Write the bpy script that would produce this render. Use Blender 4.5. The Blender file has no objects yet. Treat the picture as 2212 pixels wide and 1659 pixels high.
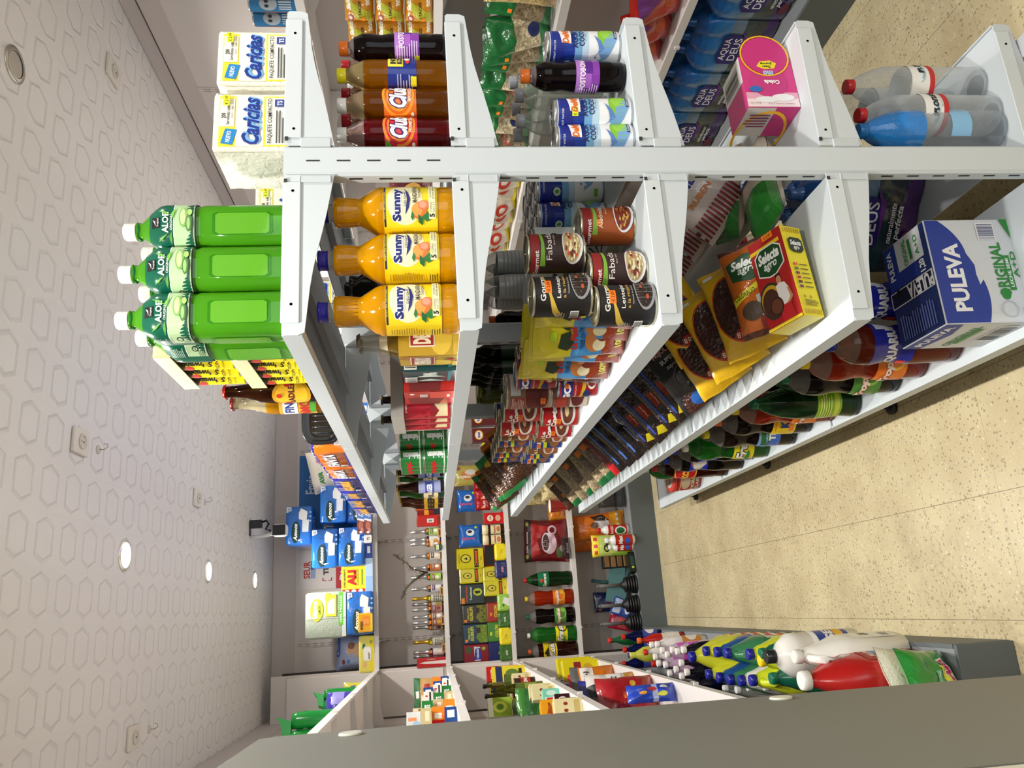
import bpy, bmesh, math, random
from math import sin, cos, pi, radians, tan, atan2, hypot
from mathutils import Vector, Matrix, noise
rnd = random.Random(7)
SC = bpy.context.scene
COL = SC.collection
# ---------------------------------------------------------------- camera (the photo is a portrait frame lying on its side)
EYE = Vector((0, 0, 1.55)); YAW, PITCH, ROLL, FPX = 0.28316, 0.11113, -0.034583, 1682.28
FW = Vector((sin(YAW)*cos(PITCH), cos(YAW)*cos(PITCH), -sin(PITCH)))
r0 = Vector((cos(YAW), -sin(YAW), 0)); u0 = r0.cross(FW)
RT = cos(ROLL)*r0 + sin(ROLL)*u0; UP = -sin(ROLL)*r0 + cos(ROLL)*u0
cam = bpy.data.objects.new('camera', bpy.data.cameras.new('camera')); COL.objects.link(cam)
cam.data.sensor_width = 36; cam.data.lens = FPX*36/2212; cam.data.clip_start = .02
cm = Matrix.Identity(4)
for i in range(3):
    cm[i][0] = -UP[i]; cm[i][1] = RT[i]; cm[i][2] = -FW[i]; cm[i][3] = EYE[i]
cam.matrix_world = cm
SC.camera = cam
def at(x, y, ax, val):
    """point of a real plane (axis ax = val) seen at photo pixel x, y"""
    d = (829.5-y)*RT + (1106-x)*UP + FPX*FW
    return EYE + d*((val-EYE[ax])/d[ax])
# ---------------------------------------------------------------- light and exposure
SC.view_settings.view_transform = 'Standard'; SC.view_settings.look = 'None'
SC.view_settings.gamma = 1; SC.view_settings.use_curve_mapping = False
SC.view_settings.exposure = -0.2
w = bpy.data.worlds.new('world'); SC.world = w; w.use_nodes = True
w.node_tree.nodes['Background'].inputs[0].default_value = (.9, .95, 1, 1)
w.node_tree.nodes['Background'].inputs[1].default_value = .35
def lamp(loc, power, size=.07, col=(1, .955, .9), typ='AREA', rot=(0, 0, 0), size_y=None):
    l = bpy.data.lights.new('spot_or_daylight', typ); l.energy = power; l.color = col
    if typ == 'AREA':
        l.shape = 'RECTANGLE' if size_y else 'DISK'; l.size = size
        if size_y: l.size_y = size_y
        l.spread = radians(150)
    o = bpy.data.objects.new('spot_or_daylight', l); COL.objects.link(o); o.location = loc; o.rotation_euler = rot
    return o
SPOTS = [(.28, -.2), (.28, .85), (.28, 1.95), (.28, 3.02), (.28, 4.12), (.28, 5.18)]
for x, y in SPOTS: lamp((x, y, 2.63), 19 if y < 5 else 8, .09)
for y in (0.9, 3.1, 4.2, 5.1): lamp((1.55, y, 2.63), 15 if y < 5 else 9, .09)
# daylight through the shop front behind the camera
lamp((.9, -2.35, 1.6), 26, 2.6, (.86, .93, 1), 'AREA', (radians(90), 0, 0), 1.9)
# ---------------------------------------------------------------- materials
MC = {}
def lin(h):
    c = [int(h[i:i+2], 16)/255 for i in (0, 2, 4)]
    return [x/12.92 if x <= .04045 else ((x+.055)/1.055)**2.4 for x in c]+[1]
def bs(m): return m.node_tree.nodes['Principled BSDF']
def M(spec):
    """'rrggbb', or 'rrggbb:kind' with kind g gloss, f film, m metal, t tinted drink, c clear plastic, v vinyl, w crinkled wrap"""
    if spec in MC: return MC[spec]
    h, _, k = spec.partition(':')
    m = bpy.data.materials.new('paint_'+spec.replace(':', '_')); m.use_nodes = True; MC[spec] = m
    b = bs(m); c = lin(h); I = b.inputs; nt = m.node_tree
    I['Base Color'].default_value = c; I['Roughness'].default_value = .5
    m.diffuse_color = c
    if k == 'g': I['Roughness'].default_value = .22
    if k == 'f': I['Roughness'].default_value = .16; I['Coat Weight'].default_value = .5
    if k == 'm': I['Metallic'].default_value = .9; I['Roughness'].default_value = .28
    if k == 'e': I['Emission Color'].default_value = c; I['Emission Strength'].default_value = 14
    if k == 't': I['Roughness'].default_value = .06; I['Transmission Weight'].default_value = .78; I['IOR'].default_value = 1.3
    if k == 'v': I['Roughness'].default_value = .1; I['Transmission Weight'].default_value = .45; I['IOR'].default_value = 1.2; I['Coat Weight'].default_value = .6
    if k in 'cx' and k:
        nt.nodes.clear(); o = nt.nodes.new('ShaderNodeOutputMaterial'); mx = nt.nodes.new('ShaderNodeMixShader')
        t = nt.nodes.new('ShaderNodeBsdfTransparent'); p = nt.nodes.new('ShaderNodeBsdfPrincipled')
        p.inputs['Base Color'].default_value = c; p.inputs['Roughness'].default_value = .12
        t.inputs[0].default_value = [min(1, x*.35+.65) for x in c[:3]]+[1]
        fr = nt.nodes.new('ShaderNodeLayerWeight'); fr.inputs[0].default_value = .35
        mr = nt.nodes.new('ShaderNodeMapRange'); mr.inputs[3].default_value = .1 if k == 'x' else .13; mr.inputs[4].default_value = .85
        nt.links.new(fr.outputs['Facing'], mr.inputs[0]); nt.links.new(mr.outputs[0], mx.inputs[0])
        nt.links.new(t.outputs[0], mx.inputs[1]); nt.links.new(p.outputs[0], mx.inputs[2]); nt.links.new(mx.outputs[0], o.inputs[0])
        if k == 'x': bump(m, 60, .5, p)
    if k in ('f', 'w'): bump(m, 55 if k == 'w' else 34, .55 if k == 'w' else .42)
    if k == 's':   # seeds, beans, grains in a bag
        v = nt.nodes.new('ShaderNodeTexVoronoi'); v.inputs['Scale'].default_value = 120
        tc = nt.nodes.new('ShaderNodeTexCoord'); nt.links.new(tc.outputs['Object'], v.inputs['Vector'])
        r = nt.nodes.new('ShaderNodeMixRGB'); nt.links.new(v.outputs['Color'], r.inputs[0])
        r.inputs[1].default_value = [x*.45 for x in c[:3]]+[1]; r.inputs[2].default_value = [min(1, x*1.5) for x in c[:3]]+[1]
        nt.links.new(r.outputs[0], I['Base Color']); I['Roughness'].default_value = .25; I['Coat Weight'].default_value = .3
        bp = nt.nodes.new('ShaderNodeBump'); bp.inputs['Strength'].default_value = .7; bp.inputs['Distance'].default_value = .004
        nt.links.new(v.outputs['Distance'], bp.inputs['Height']); nt.links.new(bp.outputs[0], I['Normal'])
    return m
def bump(m, scale, st, p=None):
    nt = m.node_tree; p = p or bs(m)
    tc = nt.nodes.new('ShaderNodeTexCoord'); n = nt.nodes.new('ShaderNodeTexNoise'); b = nt.nodes.new('ShaderNodeBump')
    n.inputs['Scale'].default_value = scale; n.inputs['Detail'].default_value = 3; n.inputs['Distortion'].default_value = 1.2
    b.inputs['Strength'].default_value = st; b.inputs['Distance'].default_value = .006
    nt.links.new(tc.outputs['Object'], n.inputs['Vector']); nt.links.new(n.outputs[0], b.inputs['Height']); nt.links.new(b.outputs[0], p.inputs['Normal'])
def nodes(name):
    m = bpy.data.materials.new(name); m.use_nodes = True; return m, m.node_tree, bs(m)
def mth(nt, op, a, b=None, c=None):
    n = nt.nodes.new('ShaderNodeMath'); n.operation = op
    for i, v in enumerate((a, b, c)):
        if v is None: continue
        if isinstance(v, (int, float)): n.inputs[i].default_value = v
        else: nt.links.new(v, n.inputs[i])
    return n.outputs[0]
def ceiling_material():
    m, nt, b = nodes('hexagon_relief_ceiling'); b.inputs['Base Color'].default_value = lin('dedad8'); b.inputs['Roughness'].default_value = .55
    tc = nt.nodes.new('ShaderNodeTexCoord'); s = nt.nodes.new('ShaderNodeSeparateXYZ'); nt.links.new(tc.outputs['Object'], s.inputs[0])
    P = .1555
    def cell(o, off): return mth(nt, 'SUBTRACT', mth(nt, 'FRACT', mth(nt, 'DIVIDE', mth(nt, 'SUBTRACT', o, off), P)), .5)
    x, y = cell(s.outputs[0], .046), cell(s.outputs[1], .0)
    ax, ay = mth(nt, 'ABSOLUTE', x), mth(nt, 'ABSOLUTE', y)
    # hexagon, long along X
    d = mth(nt, 'MAXIMUM', mth(nt, 'DIVIDE', ay, .34), mth(nt, 'ADD', mth(nt, 'DIVIDE', ax, .42), mth(nt, 'MULTIPLY', ay, .95)))
    ring = mth(nt, 'SUBTRACT', 1, mth(nt, 'MINIMUM', 1, mth(nt, 'DIVIDE', mth(nt, 'ABSOLUTE', mth(nt, 'SUBTRACT', d, .93)), .13)))
    # the raised side of each ring is broken: it fades where x and y have opposite signs
    gate = mth(nt, 'ADD', .35, mth(nt, 'MULTIPLY', .65, mth(nt, 'GREATER_THAN', mth(nt, 'MULTIPLY', x, mth(nt, 'ADD', y, mth(nt, 'MULTIPLY', x, -.6))), -.03)))
    gx = mth(nt, 'GREATER_THAN', ax, .48); gy = mth(nt, 'MULTIPLY', .35, mth(nt, 'GREATER_THAN', ay, .475))
    hgt = mth(nt, 'SUBTRACT', mth(nt, 'MULTIPLY', ring, -1), mth(nt, 'MULTIPLY', mth(nt, 'MAXIMUM', gx, gy), .6))
    hgt = mth(nt, 'MULTIPLY', hgt, 1.0)
    bp = nt.nodes.new('ShaderNodeBump'); bp.inputs['Strength'].default_value = .9; bp.inputs['Distance'].default_value = .0045
    nt.links.new(hgt, bp.inputs['Height']); nt.links.new(bp.outputs[0], b.inputs['Normal']); return m
def floor_material():
    m, nt, b = nodes('terrazzo_floor'); tc = nt.nodes.new('ShaderNodeTexCoord')
    def tex(kind, sc, **k):
        n = nt.nodes.new('ShaderNodeTex'+kind); n.inputs['Scale'].default_value = sc
        for a, v in k.items(): n.inputs[a].default_value = v
        nt.links.new(tc.outputs['Object'], n.inputs['Vector']); return n
    def ramp(src, pts):
        r = nt.nodes.new('ShaderNodeValToRGB'); e = r.color_ramp.elements
        while len(e) < len(pts): e.new(.5)
        for q, (p_, c_) in zip(e, pts): q.position = p_; q.color = lin(c_)
        nt.links.new(src, r.inputs[0]); return r.outputs[0]
    def mix(f, a, c, mode='MIX'):
        n = nt.nodes.new('ShaderNodeMixRGB'); n.blend_type = mode
        for i, v in enumerate((f, a, c)):
            if isinstance(v, (int, float)): n.inputs[i].default_value = v
            elif isinstance(v, str): n.inputs[i].default_value = lin(v)
            else: nt.links.new(v, n.inputs[i])
        return n.outputs[0]
    big = tex('Noise', 5, Detail=5.0); base = ramp(big.outputs[0], [(.3, 'bfb08a'), (.7, 'd4c8a0')])
    wn = tex('Noise', 60, Detail=2.0); wv = nt.nodes.new('ShaderNodeVectorMath'); wv.operation = 'MULTIPLY_ADD'; nt.links.new(wn.outputs['Color'], wv.inputs[0]); wv.inputs[1].default_value = (.012, .012, 0); nt.links.new(tc.outputs['Object'], wv.inputs[2])
    v1 = tex('Voronoi', 112); nt.links.new(wv.outputs[0], v1.inputs['Vector']); wb = nt.nodes.new('ShaderNodeSeparateColor'); nt.links.new(v1.outputs['Color'], wb.inputs[0])
    chip = mth(nt, 'MULTIPLY', mth(nt, 'LESS_THAN', v1.outputs['Distance'], .42), mth(nt, 'GREATER_THAN', wb.outputs[0], .62))
    col = mix(mth(nt, 'MULTIPLY', chip, .75), base, ramp(wb.outputs[1], [(0, '86765a'), (.35, 'a8997a'), (.75, 'e0dac2'), (1, 'b8a987')]))
    v2 = tex('Voronoi', 98); nt.links.new(wv.outputs[0], v2.inputs['Vector']); w2 = nt.nodes.new('ShaderNodeSeparateColor'); nt.links.new(v2.outputs['Color'], w2.inputs[0])
    chip2 = mth(nt, 'MULTIPLY', mth(nt, 'LESS_THAN', v2.outputs['Distance'], mth(nt, 'MULTIPLY', w2.outputs[1], .42)), mth(nt, 'GREATER_THAN', w2.outputs[0], .6))
    col = mix(mth(nt, 'MULTIPLY', chip2, .62), col, '7f6d52')
    dirt = tex('Noise', 3.2, Detail=9.0, Roughness=.75)
    dm = ramp(dirt.outputs[0], [(.52, '000000'), (.72, 'ffffff')])
    col = mix(mth(nt, 'MULTIPLY', dm, .33), col, '8a7c60')
    sm_ = tex('Noise', 1.7, Detail=3.0); sf = tex('Noise', 70, Detail=4.0)
    scuff = mth(nt, 'MULTIPLY', ramp(sm_.outputs[0], [(.5, '000000'), (.62, 'ffffff')]), ramp(sf.outputs[0], [(.55, '000000'), (.62, 'ffffff')]))
    col = mix(mth(nt, 'MULTIPLY', scuff, .4), col, '6e6350')
    s = nt.nodes.new('ShaderNodeSeparateXYZ'); nt.links.new(tc.outputs['Object'], s.inputs[0])
    def groove(o, off):
        f = mth(nt, 'ABSOLUTE', mth(nt, 'SUBTRACT', mth(nt, 'FRACT', mth(nt, 'DIVIDE', mth(nt, 'SUBTRACT', o, off), .3375)), .5))
        return mth(nt, 'GREATER_THAN', f, .4972)
    g = mth(nt, 'MAXIMUM', groove(s.outputs[0], .2235), mth(nt, 'MULTIPLY', groove(s.outputs[1], 1.99), .45))
    col = mix(mth(nt, 'MULTIPLY', g, .75), col, '4e4330')
    nt.links.new(col, b.inputs['Base Color']); b.inputs['Roughness'].default_value = .3
    return m
# ---------------------------------------------------------------- mesh collector
class G:
    def __init__(s): s.v, s.f, s.m, s.sm, s.ms = [], [], [], [], []
    def mi(s, spec):
        mt = M(spec) if isinstance(spec, str) else spec
        if mt not in s.ms: s.ms.append(mt)
        return s.ms.index(mt)
    def add(s, vs, fs, spec, smooth=False):
        n = len(s.v); k = s.mi(spec); s.v += [tuple(p) for p in vs]
        for f in fs: s.f.append([n+i for i in f]); s.m.append(k); s.sm.append(smooth)
        return s
    def box(s, x0, x1, y0, y1, z0, z1, spec, rot=None, bev=0):
        if bev:
            bm = bmesh.new(); bmesh.ops.create_cube(bm, size=1)
            for q in bm.verts: q.co = Vector(((x0+x1)/2+q.co.x*(x1-x0), (y0+y1)/2+q.co.y*(y1-y0), (z0+z1)/2+q.co.z*(z1-z0)))
            bmesh.ops.bevel(bm, geom=bm.edges[:], offset=bev, segments=2, affect='EDGES', profile=.5)
            bm.verts.index_update(); vs = [q.co.copy() for q in bm.verts]; fs = [[q.index for q in f.verts] for f in bm.faces]; bm.free()
            sm = True
        else:
            vs = [Vector(p) for p in ((x0, y0, z0), (x1, y0, z0), (x1, y1, z0), (x0, y1, z0), (x0, y0, z1), (x1, y0, z1), (x1, y1, z1), (x0, y1, z1))]
            fs = [(0, 3, 2, 1), (4, 5, 6, 7), (0, 1, 5, 4), (1, 2, 6, 5), (2, 3, 7, 6), (3, 0, 4, 7)]; sm = False
        if rot: vs = [rot @ p for p in vs]
        return s.add(vs, fs, spec, sm and False)
    def prism(s, poly, a, b, spec, plane='xz'):
        """polygon (2d) extruded along the third axis from a to b"""
        def P(p, t): return {'xz': (p[0], t, p[1]), 'yz': (t, p[0], p[1]), 'xy': (p[0], p[1], t)}[plane]
        n = len(poly); vs = [P(p, a) for p in poly]+[P(p, b) for p in poly]
        return s.add(vs, [list(range(n)), list(range(2*n-1, n-1, -1))]+[[i, (i+1) % n, n+(i+1) % n, n+i][::-1] for i in range(n)], spec)
    def rings(s, rs, spec, caps=(1, 1), smooth=True, close=True):
        """loft a list of closed rings; spec may be a list, one per band"""
        n = len(rs[0]); base = len(s.v)
        for r in rs: s.v += [tuple(p) for p in r]
        for j in range(len(rs)-1):
            k = s.mi(spec[j] if isinstance(spec, list) else spec)
            for i in range(n if close else n-1):
                s.f.append([base+j*n+i, base+j*n+(i+1) % n, base+(j+1)*n+(i+1) % n, base+(j+1)*n+i]); s.m.append(k); s.sm.append(smooth)
        if caps[0]: s.f.append([base+i for i in range(n)][::-1]); s.m.append(s.mi(spec[0] if isinstance(spec, list) else spec)); s.sm.append(False)
        if caps[1]: s.f.append([base+(len(rs)-1)*n+i for i in range(n)]); s.m.append(s.mi(spec[-1] if isinstance(spec, list) else spec)); s.sm.append(False)
        return s
    def lathe(s, prof, spec, n=28, sx=1, sy=1, e=2, cx=0, cy=0, caps=(1, 1)):
        return s.rings([ring(r, z, n, sx, sy, e, cx, cy) for r, z in prof], spec, caps)
    def tube(s, pts, r, spec, n=10, caps=(1, 1)):
        pts = [Vector(p) for p in pts]; rs = []
        for i, p in enumerate(pts):
            t = (pts[min(i+1, len(pts)-1)]-pts[max(i-1, 0)]).normalized(); a = Vector((0, 0, 1)) if abs(t.z) < .9 else Vector((1, 0, 0))
            u = t.cross(a).normalized(); v = t.cross(u); rr = r[i] if isinstance(r, (list, tuple)) else r
            rs.append([p+u*cos(2*pi*k/n)*rr+v*sin(2*pi*k/n)*rr for k in range(n)])
        return s.rings(rs, spec, caps)
    def sphere(s, c, r, spec, n=14, sz=1):
        return s.lathe([(max(1e-4, r*sin(pi*i/8)), -r*cos(pi*i/8)*sz+c[2]) for i in range(9)], spec, n, cx=c[0], cy=c[1])
    def obj(s, name, parent=None, **k):
        me = bpy.data.meshes.new(name); me.from_pydata(s.v, [], s.f)
        for m in s.ms: me.materials.append(m)
        me.polygons.foreach_set('material_index', s.m); me.polygons.foreach_set('use_smooth', s.sm)
        me.validate(); me.update()
        o = bpy.data.objects.new(name, me); COL.objects.link(o)
        if parent: o.parent = parent
        for a, v in k.items(): o[a] = v
        return o
def sup(a, sx, sy, e):
    if sx == sy == 1 and e == 2: return 1
    return (abs(cos(a)/sx)**e+abs(sin(a)/sy)**e)**(-1/e)
def ring(r, z, n, sx=1, sy=1, e=2, cx=0, cy=0):
    return [(cx+r*sup(2*pi*i/n, sx, sy, e)*cos(2*pi*i/n), cy+r*sup(2*pi*i/n, sx, sy, e)*sin(2*pi*i/n), z) for i in range(n)]
# ---------------------------------------------------------------- printed artwork: shapes and lettering laid on real surfaces
TC = {}
def text_mesh(s, bold, shear):
    k = (s, bold, shear)
    if k not in TC:
        c = bpy.data.curves.new('lettering', 'FONT'); c.body = s; c.align_x = 'CENTER'; c.offset = bold; c.shear = shear; c.resolution_u = 2 if len(s) < 22 else 1
        o = bpy.data.objects.new('lettering', c); COL.objects.link(o)
        me = o.evaluated_get(bpy.context.evaluated_depsgraph_get()).to_mesh()
        vs = [(v.co.x, v.co.y) for v in me.vertices]; fs = [list(p.vertices) for p in me.polygons]
        bpy.data.objects.remove(o); bpy.data.curves.remove(c)
        xs = [v[0] for v in vs] or [0, 1]; ys = [v[1] for v in vs] or [0, 1]
        cx, cy = (min(xs)+max(xs))/2, (min(ys)+max(ys))/2
        TC[k] = ([(x-cx, y-cy) for x, y in vs], fs, max(xs)-min(xs) or 1, max(ys)-min(ys) or 1)
    return TC[k]
def art(g, S, items, W, H, step=0, o0=.0004, u=1):
    """items in fractions of W x H, centre origin x, y from the bottom:
    r x0 y0 x1 y1 col | e cx cy rx ry col | t str cx cy w h col [bold shear rot] | p [pts] col | o cx cy rx ry th col"""
    for li, it in enumerate(items):
        k = it[0]; rot = 0
        if k == 'r': P = [(it[1], it[2]), (it[3], it[2]), (it[3], it[4]), (it[1], it[4])]; F = [[0, 1, 2, 3]]; col = it[5]
        elif k == 'e': P = [(it[1]+it[3]*cos(a*pi/10), it[2]+it[4]*sin(a*pi/10)) for a in range(20)]; F = [list(range(20))]; col = it[5]
        elif k == 'o':
            P = [(it[1]+q*it[3]*cos(a*pi/12), it[2]+q*it[4]*sin(a*pi/12)) for q in (1, 1-it[5]) for a in range(24)]
            F = [[a, (a+1) % 24, 24+(a+1) % 24, 24+a] for a in range(24)]; col = it[6]
        elif k == 'p': P = list(it[1]); F = [list(range(len(P)))]; col = it[2]
        elif k == 't':
            s, cx, cy, tw, th, col = it[1:7]; bold = it[7] if len(it) > 7 else 0; sh = it[8] if len(it) > 8 else 0; rot = it[9] if len(it) > 9 else 0
            vs, F, w0, h0 = text_mesh(s, bold, sh)
            c_, s_ = cos(radians(rot)), sin(radians(rot)); ar = W/H; P = []
            sx, sy = (th/ar/w0, tw*ar/h0) if abs(rot) == 90 else (tw/w0, th/h0)
            for x, y in vs:
                x *= sx; y *= sy
                if rot: x, y = (x*ar*c_-y*s_)/ar, x*ar*s_+y*c_
                P.append((cx+x, cy+y))
        P = [((a-.5)*W, b*H) for a, b in P]
        if step:
            bm = bmesh.new(); bv = [bm.verts.new((a, b, 0)) for a, b in P]
            for f in F:
                try: bm.faces.new([bv[i] for i in f])
                except ValueError: pass
            for ax in ((0, 1) if step < 0 else (0,)):
                q = [p[ax] for p in P]; lo, hi = min(q), max(q); n = int((hi-lo)/abs(step))
                for i in range(1, n+1):
                    co = [0, 0, 0]; no = [0, 0, 0]; co[ax] = lo+(hi-lo)*i/(n+1); no[ax] = 1
                    bmesh.ops.bisect_plane(bm, geom=bm.verts[:]+bm.edges[:]+bm.faces[:], plane_co=co, plane_no=no)
            bm.verts.index_update(); P = [(v.co.x, v.co.y) for v in bm.verts]; F = [[v.index for v in f.verts] for f in bm.faces]; bm.free()
        off = o0+(min(li, 9)*.0002+li*.00005)*u
        g.add([S(a, b, off) for a, b in P], F, col, False)
    return g
def plane(O, U, V):
    O, U, V = Vector(O), Vector(U), Vector(V); N = U.cross(V)
    return lambda a, b, o: O+U*a+V*b+N*o
def prof_r(prof, z):
    for (r1, z1), (r2, z2) in zip(prof, prof[1:]):
        if z1 <= z <= z2 and z2 > z1: return r1+(r2-r1)*(z-z1)/(z2-z1)
    return prof[-1][0]
def round_surf(prof, z0, sx=1, sy=1, e=2, face=-90):
    def S(a, b, o):
        r = prof_r(prof, z0+b); rr = max(r, .01); ang = radians(face)+a/(rr*(sx if e == 2 else max(sx, .8)))
        q = r*sup(ang, sx, sy, e)+o
        return Vector((q*cos(ang), q*sin(ang), z0+b))
    return S
# ---------------------------------------------------------------- things
def thing(name, label, cat, loc=(0, 0, 0), rz=0, group=None, rot=None):
    o = bpy.data.objects.new(name, None); o.empty_display_size = .05; COL.objects.link(o)
    o.location = loc; o.rotation_euler = rot or (0, 0, radians(rz)); tag(o, label, cat, group); return o
def tag(o, label, cat, group=None, kind=None):
    if label: o['label'] = label
    if cat: o['category'] = cat
    if group: o['group'] = group
    if kind: o['kind'] = kind
    return o
def struct(g, name): o = g.obj(name); o['kind'] = 'structure'; return o
def copy_tree(o, parent=None):
    c = o.copy(); COL.objects.link(c); c.parent = parent
    for ch in o.children: copy_tree(ch, c)
    return c
PROTO = {}
DEF = {}
def pose(th, tau=0, rz=0):
    """lying goods: th tips the top towards +X, tau turns the face upwards"""
    return (Matrix.Rotation(radians(rz), 3, 'Z') @ Matrix.Rotation(-radians(tau), 3, 'X') @ Matrix.Rotation(radians(th), 3, 'Y')).to_euler()
def put(key, label, loc, rz=0, group=None, rot=None, s=None, flat=None):
    """first use builds the thing, later ones copy it with its parts"""
    if key in PROTO: o = copy_tree(PROTO[key])
    else: o = DEF[key](); PROTO[key] = o
    o.location = loc; o.rotation_euler = rot or (0, 0, radians(rz))
    o.scale = (s, s, s) if isinstance(s, (int, float)) else (s or (1, 1, 1))
    for k in ('group', 'label'):
        if k in o: del o[k]
    tag(o, label, None, group); return o
# ================================================================ SETTING
ZC = 2.66
g = G(); g.box(-1.9, 2.75, -2.6, 6.1, -.05, 0, floor_material()); struct(g, 'floor')
g = G(); g.box(-1.9, 2.75, -2.6, 6.1, ZC, ZC+.05, ceiling_material()); struct(g, 'ceiling')
WALL = 'c0b6b2'
g = G(); g.box(-1.9, 2.75, 5.9, 6.1, 0, ZC, WALL); struct(g, 'wall_far')
g = G(); g.box(2.42, 2.75, -2.6, 5.9, 0, ZC, WALL); struct(g, 'wall_right')
g = G(); g.box(-1.9, -.86, -2.6, 5.9, 0, ZC, WALL); struct(g, 'wall_left')
g = G(); g.box(-.86, -.6, 2.04, 5.77, 2.5, ZC-.002, 'c4bab6'); struct(g, 'trim_3')
g = G(); g.box(-.86, 2.42, -2.6, -2.5, 0, ZC, 'd8d4d0'); struct(g, 'wall_near')
# fascia boards above the wall shelving
g = G(); g.box(-.62, 2.42, 5.77, 5.9, 2.585, ZC-.002, 'c4bab6'); struct(g, 'trim_1')
g = G(); g.box(2.32, 2.42, -2.5, 5.77, 2.6, ZC-.002, 'c4bab6'); struct(g, 'trim_2')
SH = [.585, 1.035, 1.475, 1.94]      # shelf heights on the walls
PANEL, LIP, KICK = 'd2cac4', 'dedad6', '5c6466'
def slots(g, S, z0, z1, pitch, h, dx, w_=.0025, col='1c1a18'):
    z = z0
    while z < z1:
        for a in dx: g.add([S(a-w_/2, z, .0006), S(a+w_/2, z, .0006), S(a+w_/2, z+h, .0006), S(a-w_/2, z+h, .0006)], [(0, 1, 2, 3)], col)
        z += pitch
def wall_run(label, a0, a1, back, depth, kick, ups, T, gap=()):
    """shelving against a wall; a = along, T maps (along, out, up) to the world, out=0 at the back panel"""
    t = thing('wall_shelving', label, 'shelving')
    def bx(g, p0, p1, q0, q1, z0, z1, c):
        A, B = T(p0, q0, z0), T(p1, q1, z1)
        g.box(min(A[0], B[0]), max(A[0], B[0]), min(A[1], B[1]), max(A[1], B[1]), z0, z1, c)
    g = G(); bx(g, a0, a1, -.02, 0, .16, 2.5, PANEL); bx(g, a0, a1, -.1, 0, 2.5, 2.585, 'c2b8b2'); g.obj('back_panel', t)
    for u in ups:
        g = G(); bx(g, u-.016, u+.016, 0, .004, .18, 2.5, 'cfc6c0')
        S = lambda a, b, o, u=u: Vector(T(u+a, .004+o, b))
        slots(g, S, .2, 2.48, .05, .03, (-.007, .007)); g.obj('upright', t)
    for k, z in enumerate(SH):
        g = G(); bx(g, a0, a1, .004, depth-.012, z-.012, z, LIP); bx(g, a0, a1, depth-.012, depth, z-.03, z+.001, LIP); g.obj('shelf', t)
        for u in ups:
            A = [(.004, z-.012), (depth-.01, z-.012), (depth-.01, z-.03), (depth*.55, z-.04), (.03, z-.075), (.004, z-.08)]
            g = G(); vs = [T(u+s*.0015, q, zz) for s in (-1, 1) for q, zz in A]; n = len(A)
            g.add(vs, [list(range(n)), list(range(2*n-1, n-1, -1))]+[[i, (i+1) % n, n+(i+1) % n, n+i] for i in range(n)], LIP)
            bx(g, u-.006, u+.006, depth-.004, depth+.009, z-.034, z-.016, LIP); g.obj('shelf_bracket', t)
    g = G(); bx(g, a0, a1, 0, kick, .148, .165, '84898b'); g.obj('base_shelf', t)
    g = G(); bx(g, a0, a1, kick, kick+.012, .0, .168, KICK); g.obj('kick_plate', t)
    return t
wall_run('long white wall shelving with beige back facing down the aisle at the far end', -.32, 2.3, 5.77, .32, .455, (-.145, .53, 1.21, 1.885), lambda a, o, z: (a, 5.77-o, z))
wall_run('white wall shelving along the left side of the aisle, cleaning products on its base', 2.08, 5.45, -.62, .3, .443, (2.43, 3.1, 3.78, 4.45, 5.12), lambda a, o, z: (-.62+o, a, z))
wall_run('white wall shelving on the right beyond the free-standing shelf, water packs on its base', 1.0, 5.40, 2.3, .3, .313, (1.05, 1.72, 2.39, 3.06, 3.74, 4.42, 5.1), lambda a, o, z: (2.3-o, a, z))
t = thing('plinth_end', 'grey end board closing the base of the left wall shelving', 'panel')
g = G(); g.box(-.62, -.166, 2.066, 2.079, 0, .167, KICK, bev=.002); g.obj('board', t)
t = thing('end_panel', 'pale end panel closing the left wall shelving at its far corner', 'panel')
g = G()
for k, (z0, z1) in enumerate(((.17, .555), (.6, 1.0), (1.055, 1.44), (1.495, 1.905), (1.96, 2.5))):
    g.box(-.61, -.335, 5.455, 5.465, z0, z1, 'ddd6d1' if k else 'b4aea9', bev=.003)
g.box(-.6, -.318, 5.466, 5.475, .17, 2.6, PANEL); g.obj('panel', t)
# ---------------------------------------------------------------- gondola in the middle
GX0, GX1, GP0, GP1, GY, GM = .503, 1.215, .832, .898, 1.362, 1.015
GZ = [.232, .705, 1.095, 1.482, 1.806]
W1 = 'cbd4d8'
gon = thing('gondola_shelving', 'free-standing two-sided white metal shelving with slotted post at its near end', 'shelving', (0, 0, 0))
JY = [GY+GM*i for i in range(4)]
for j, y in enumerate(JY):
    g = G(); y0, y1 = (y, y+.03) if j == 0 else (y-.015, y+.015)
    g.prism([(GP0+.006, y0), (GP1-.006, y0), (GP1, y0+.006), (GP1, y1), (GP0, y1), (GP0, y0+.006)], .0, GZ[4]+.002, W1, 'xy')
    Sf = plane(((GP0+GP1)/2-.002, y0, 0), (1, 0, 0), (0, 0, 1)); Sl = plane((GP0, y0+.015, 0), (0, -1, 0), (0, 0, 1))
    if j == 0:
        slots(g, Sf, 1.505, 1.76, .0585, .026, (0,), .003); slots(g, Sf, .02, .25, .0585, .026, (0,), .003)
    slots(g, Sl, .02, 1.79, .0585, .026, (0,), .005)
    g.obj('post', gon)
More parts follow.
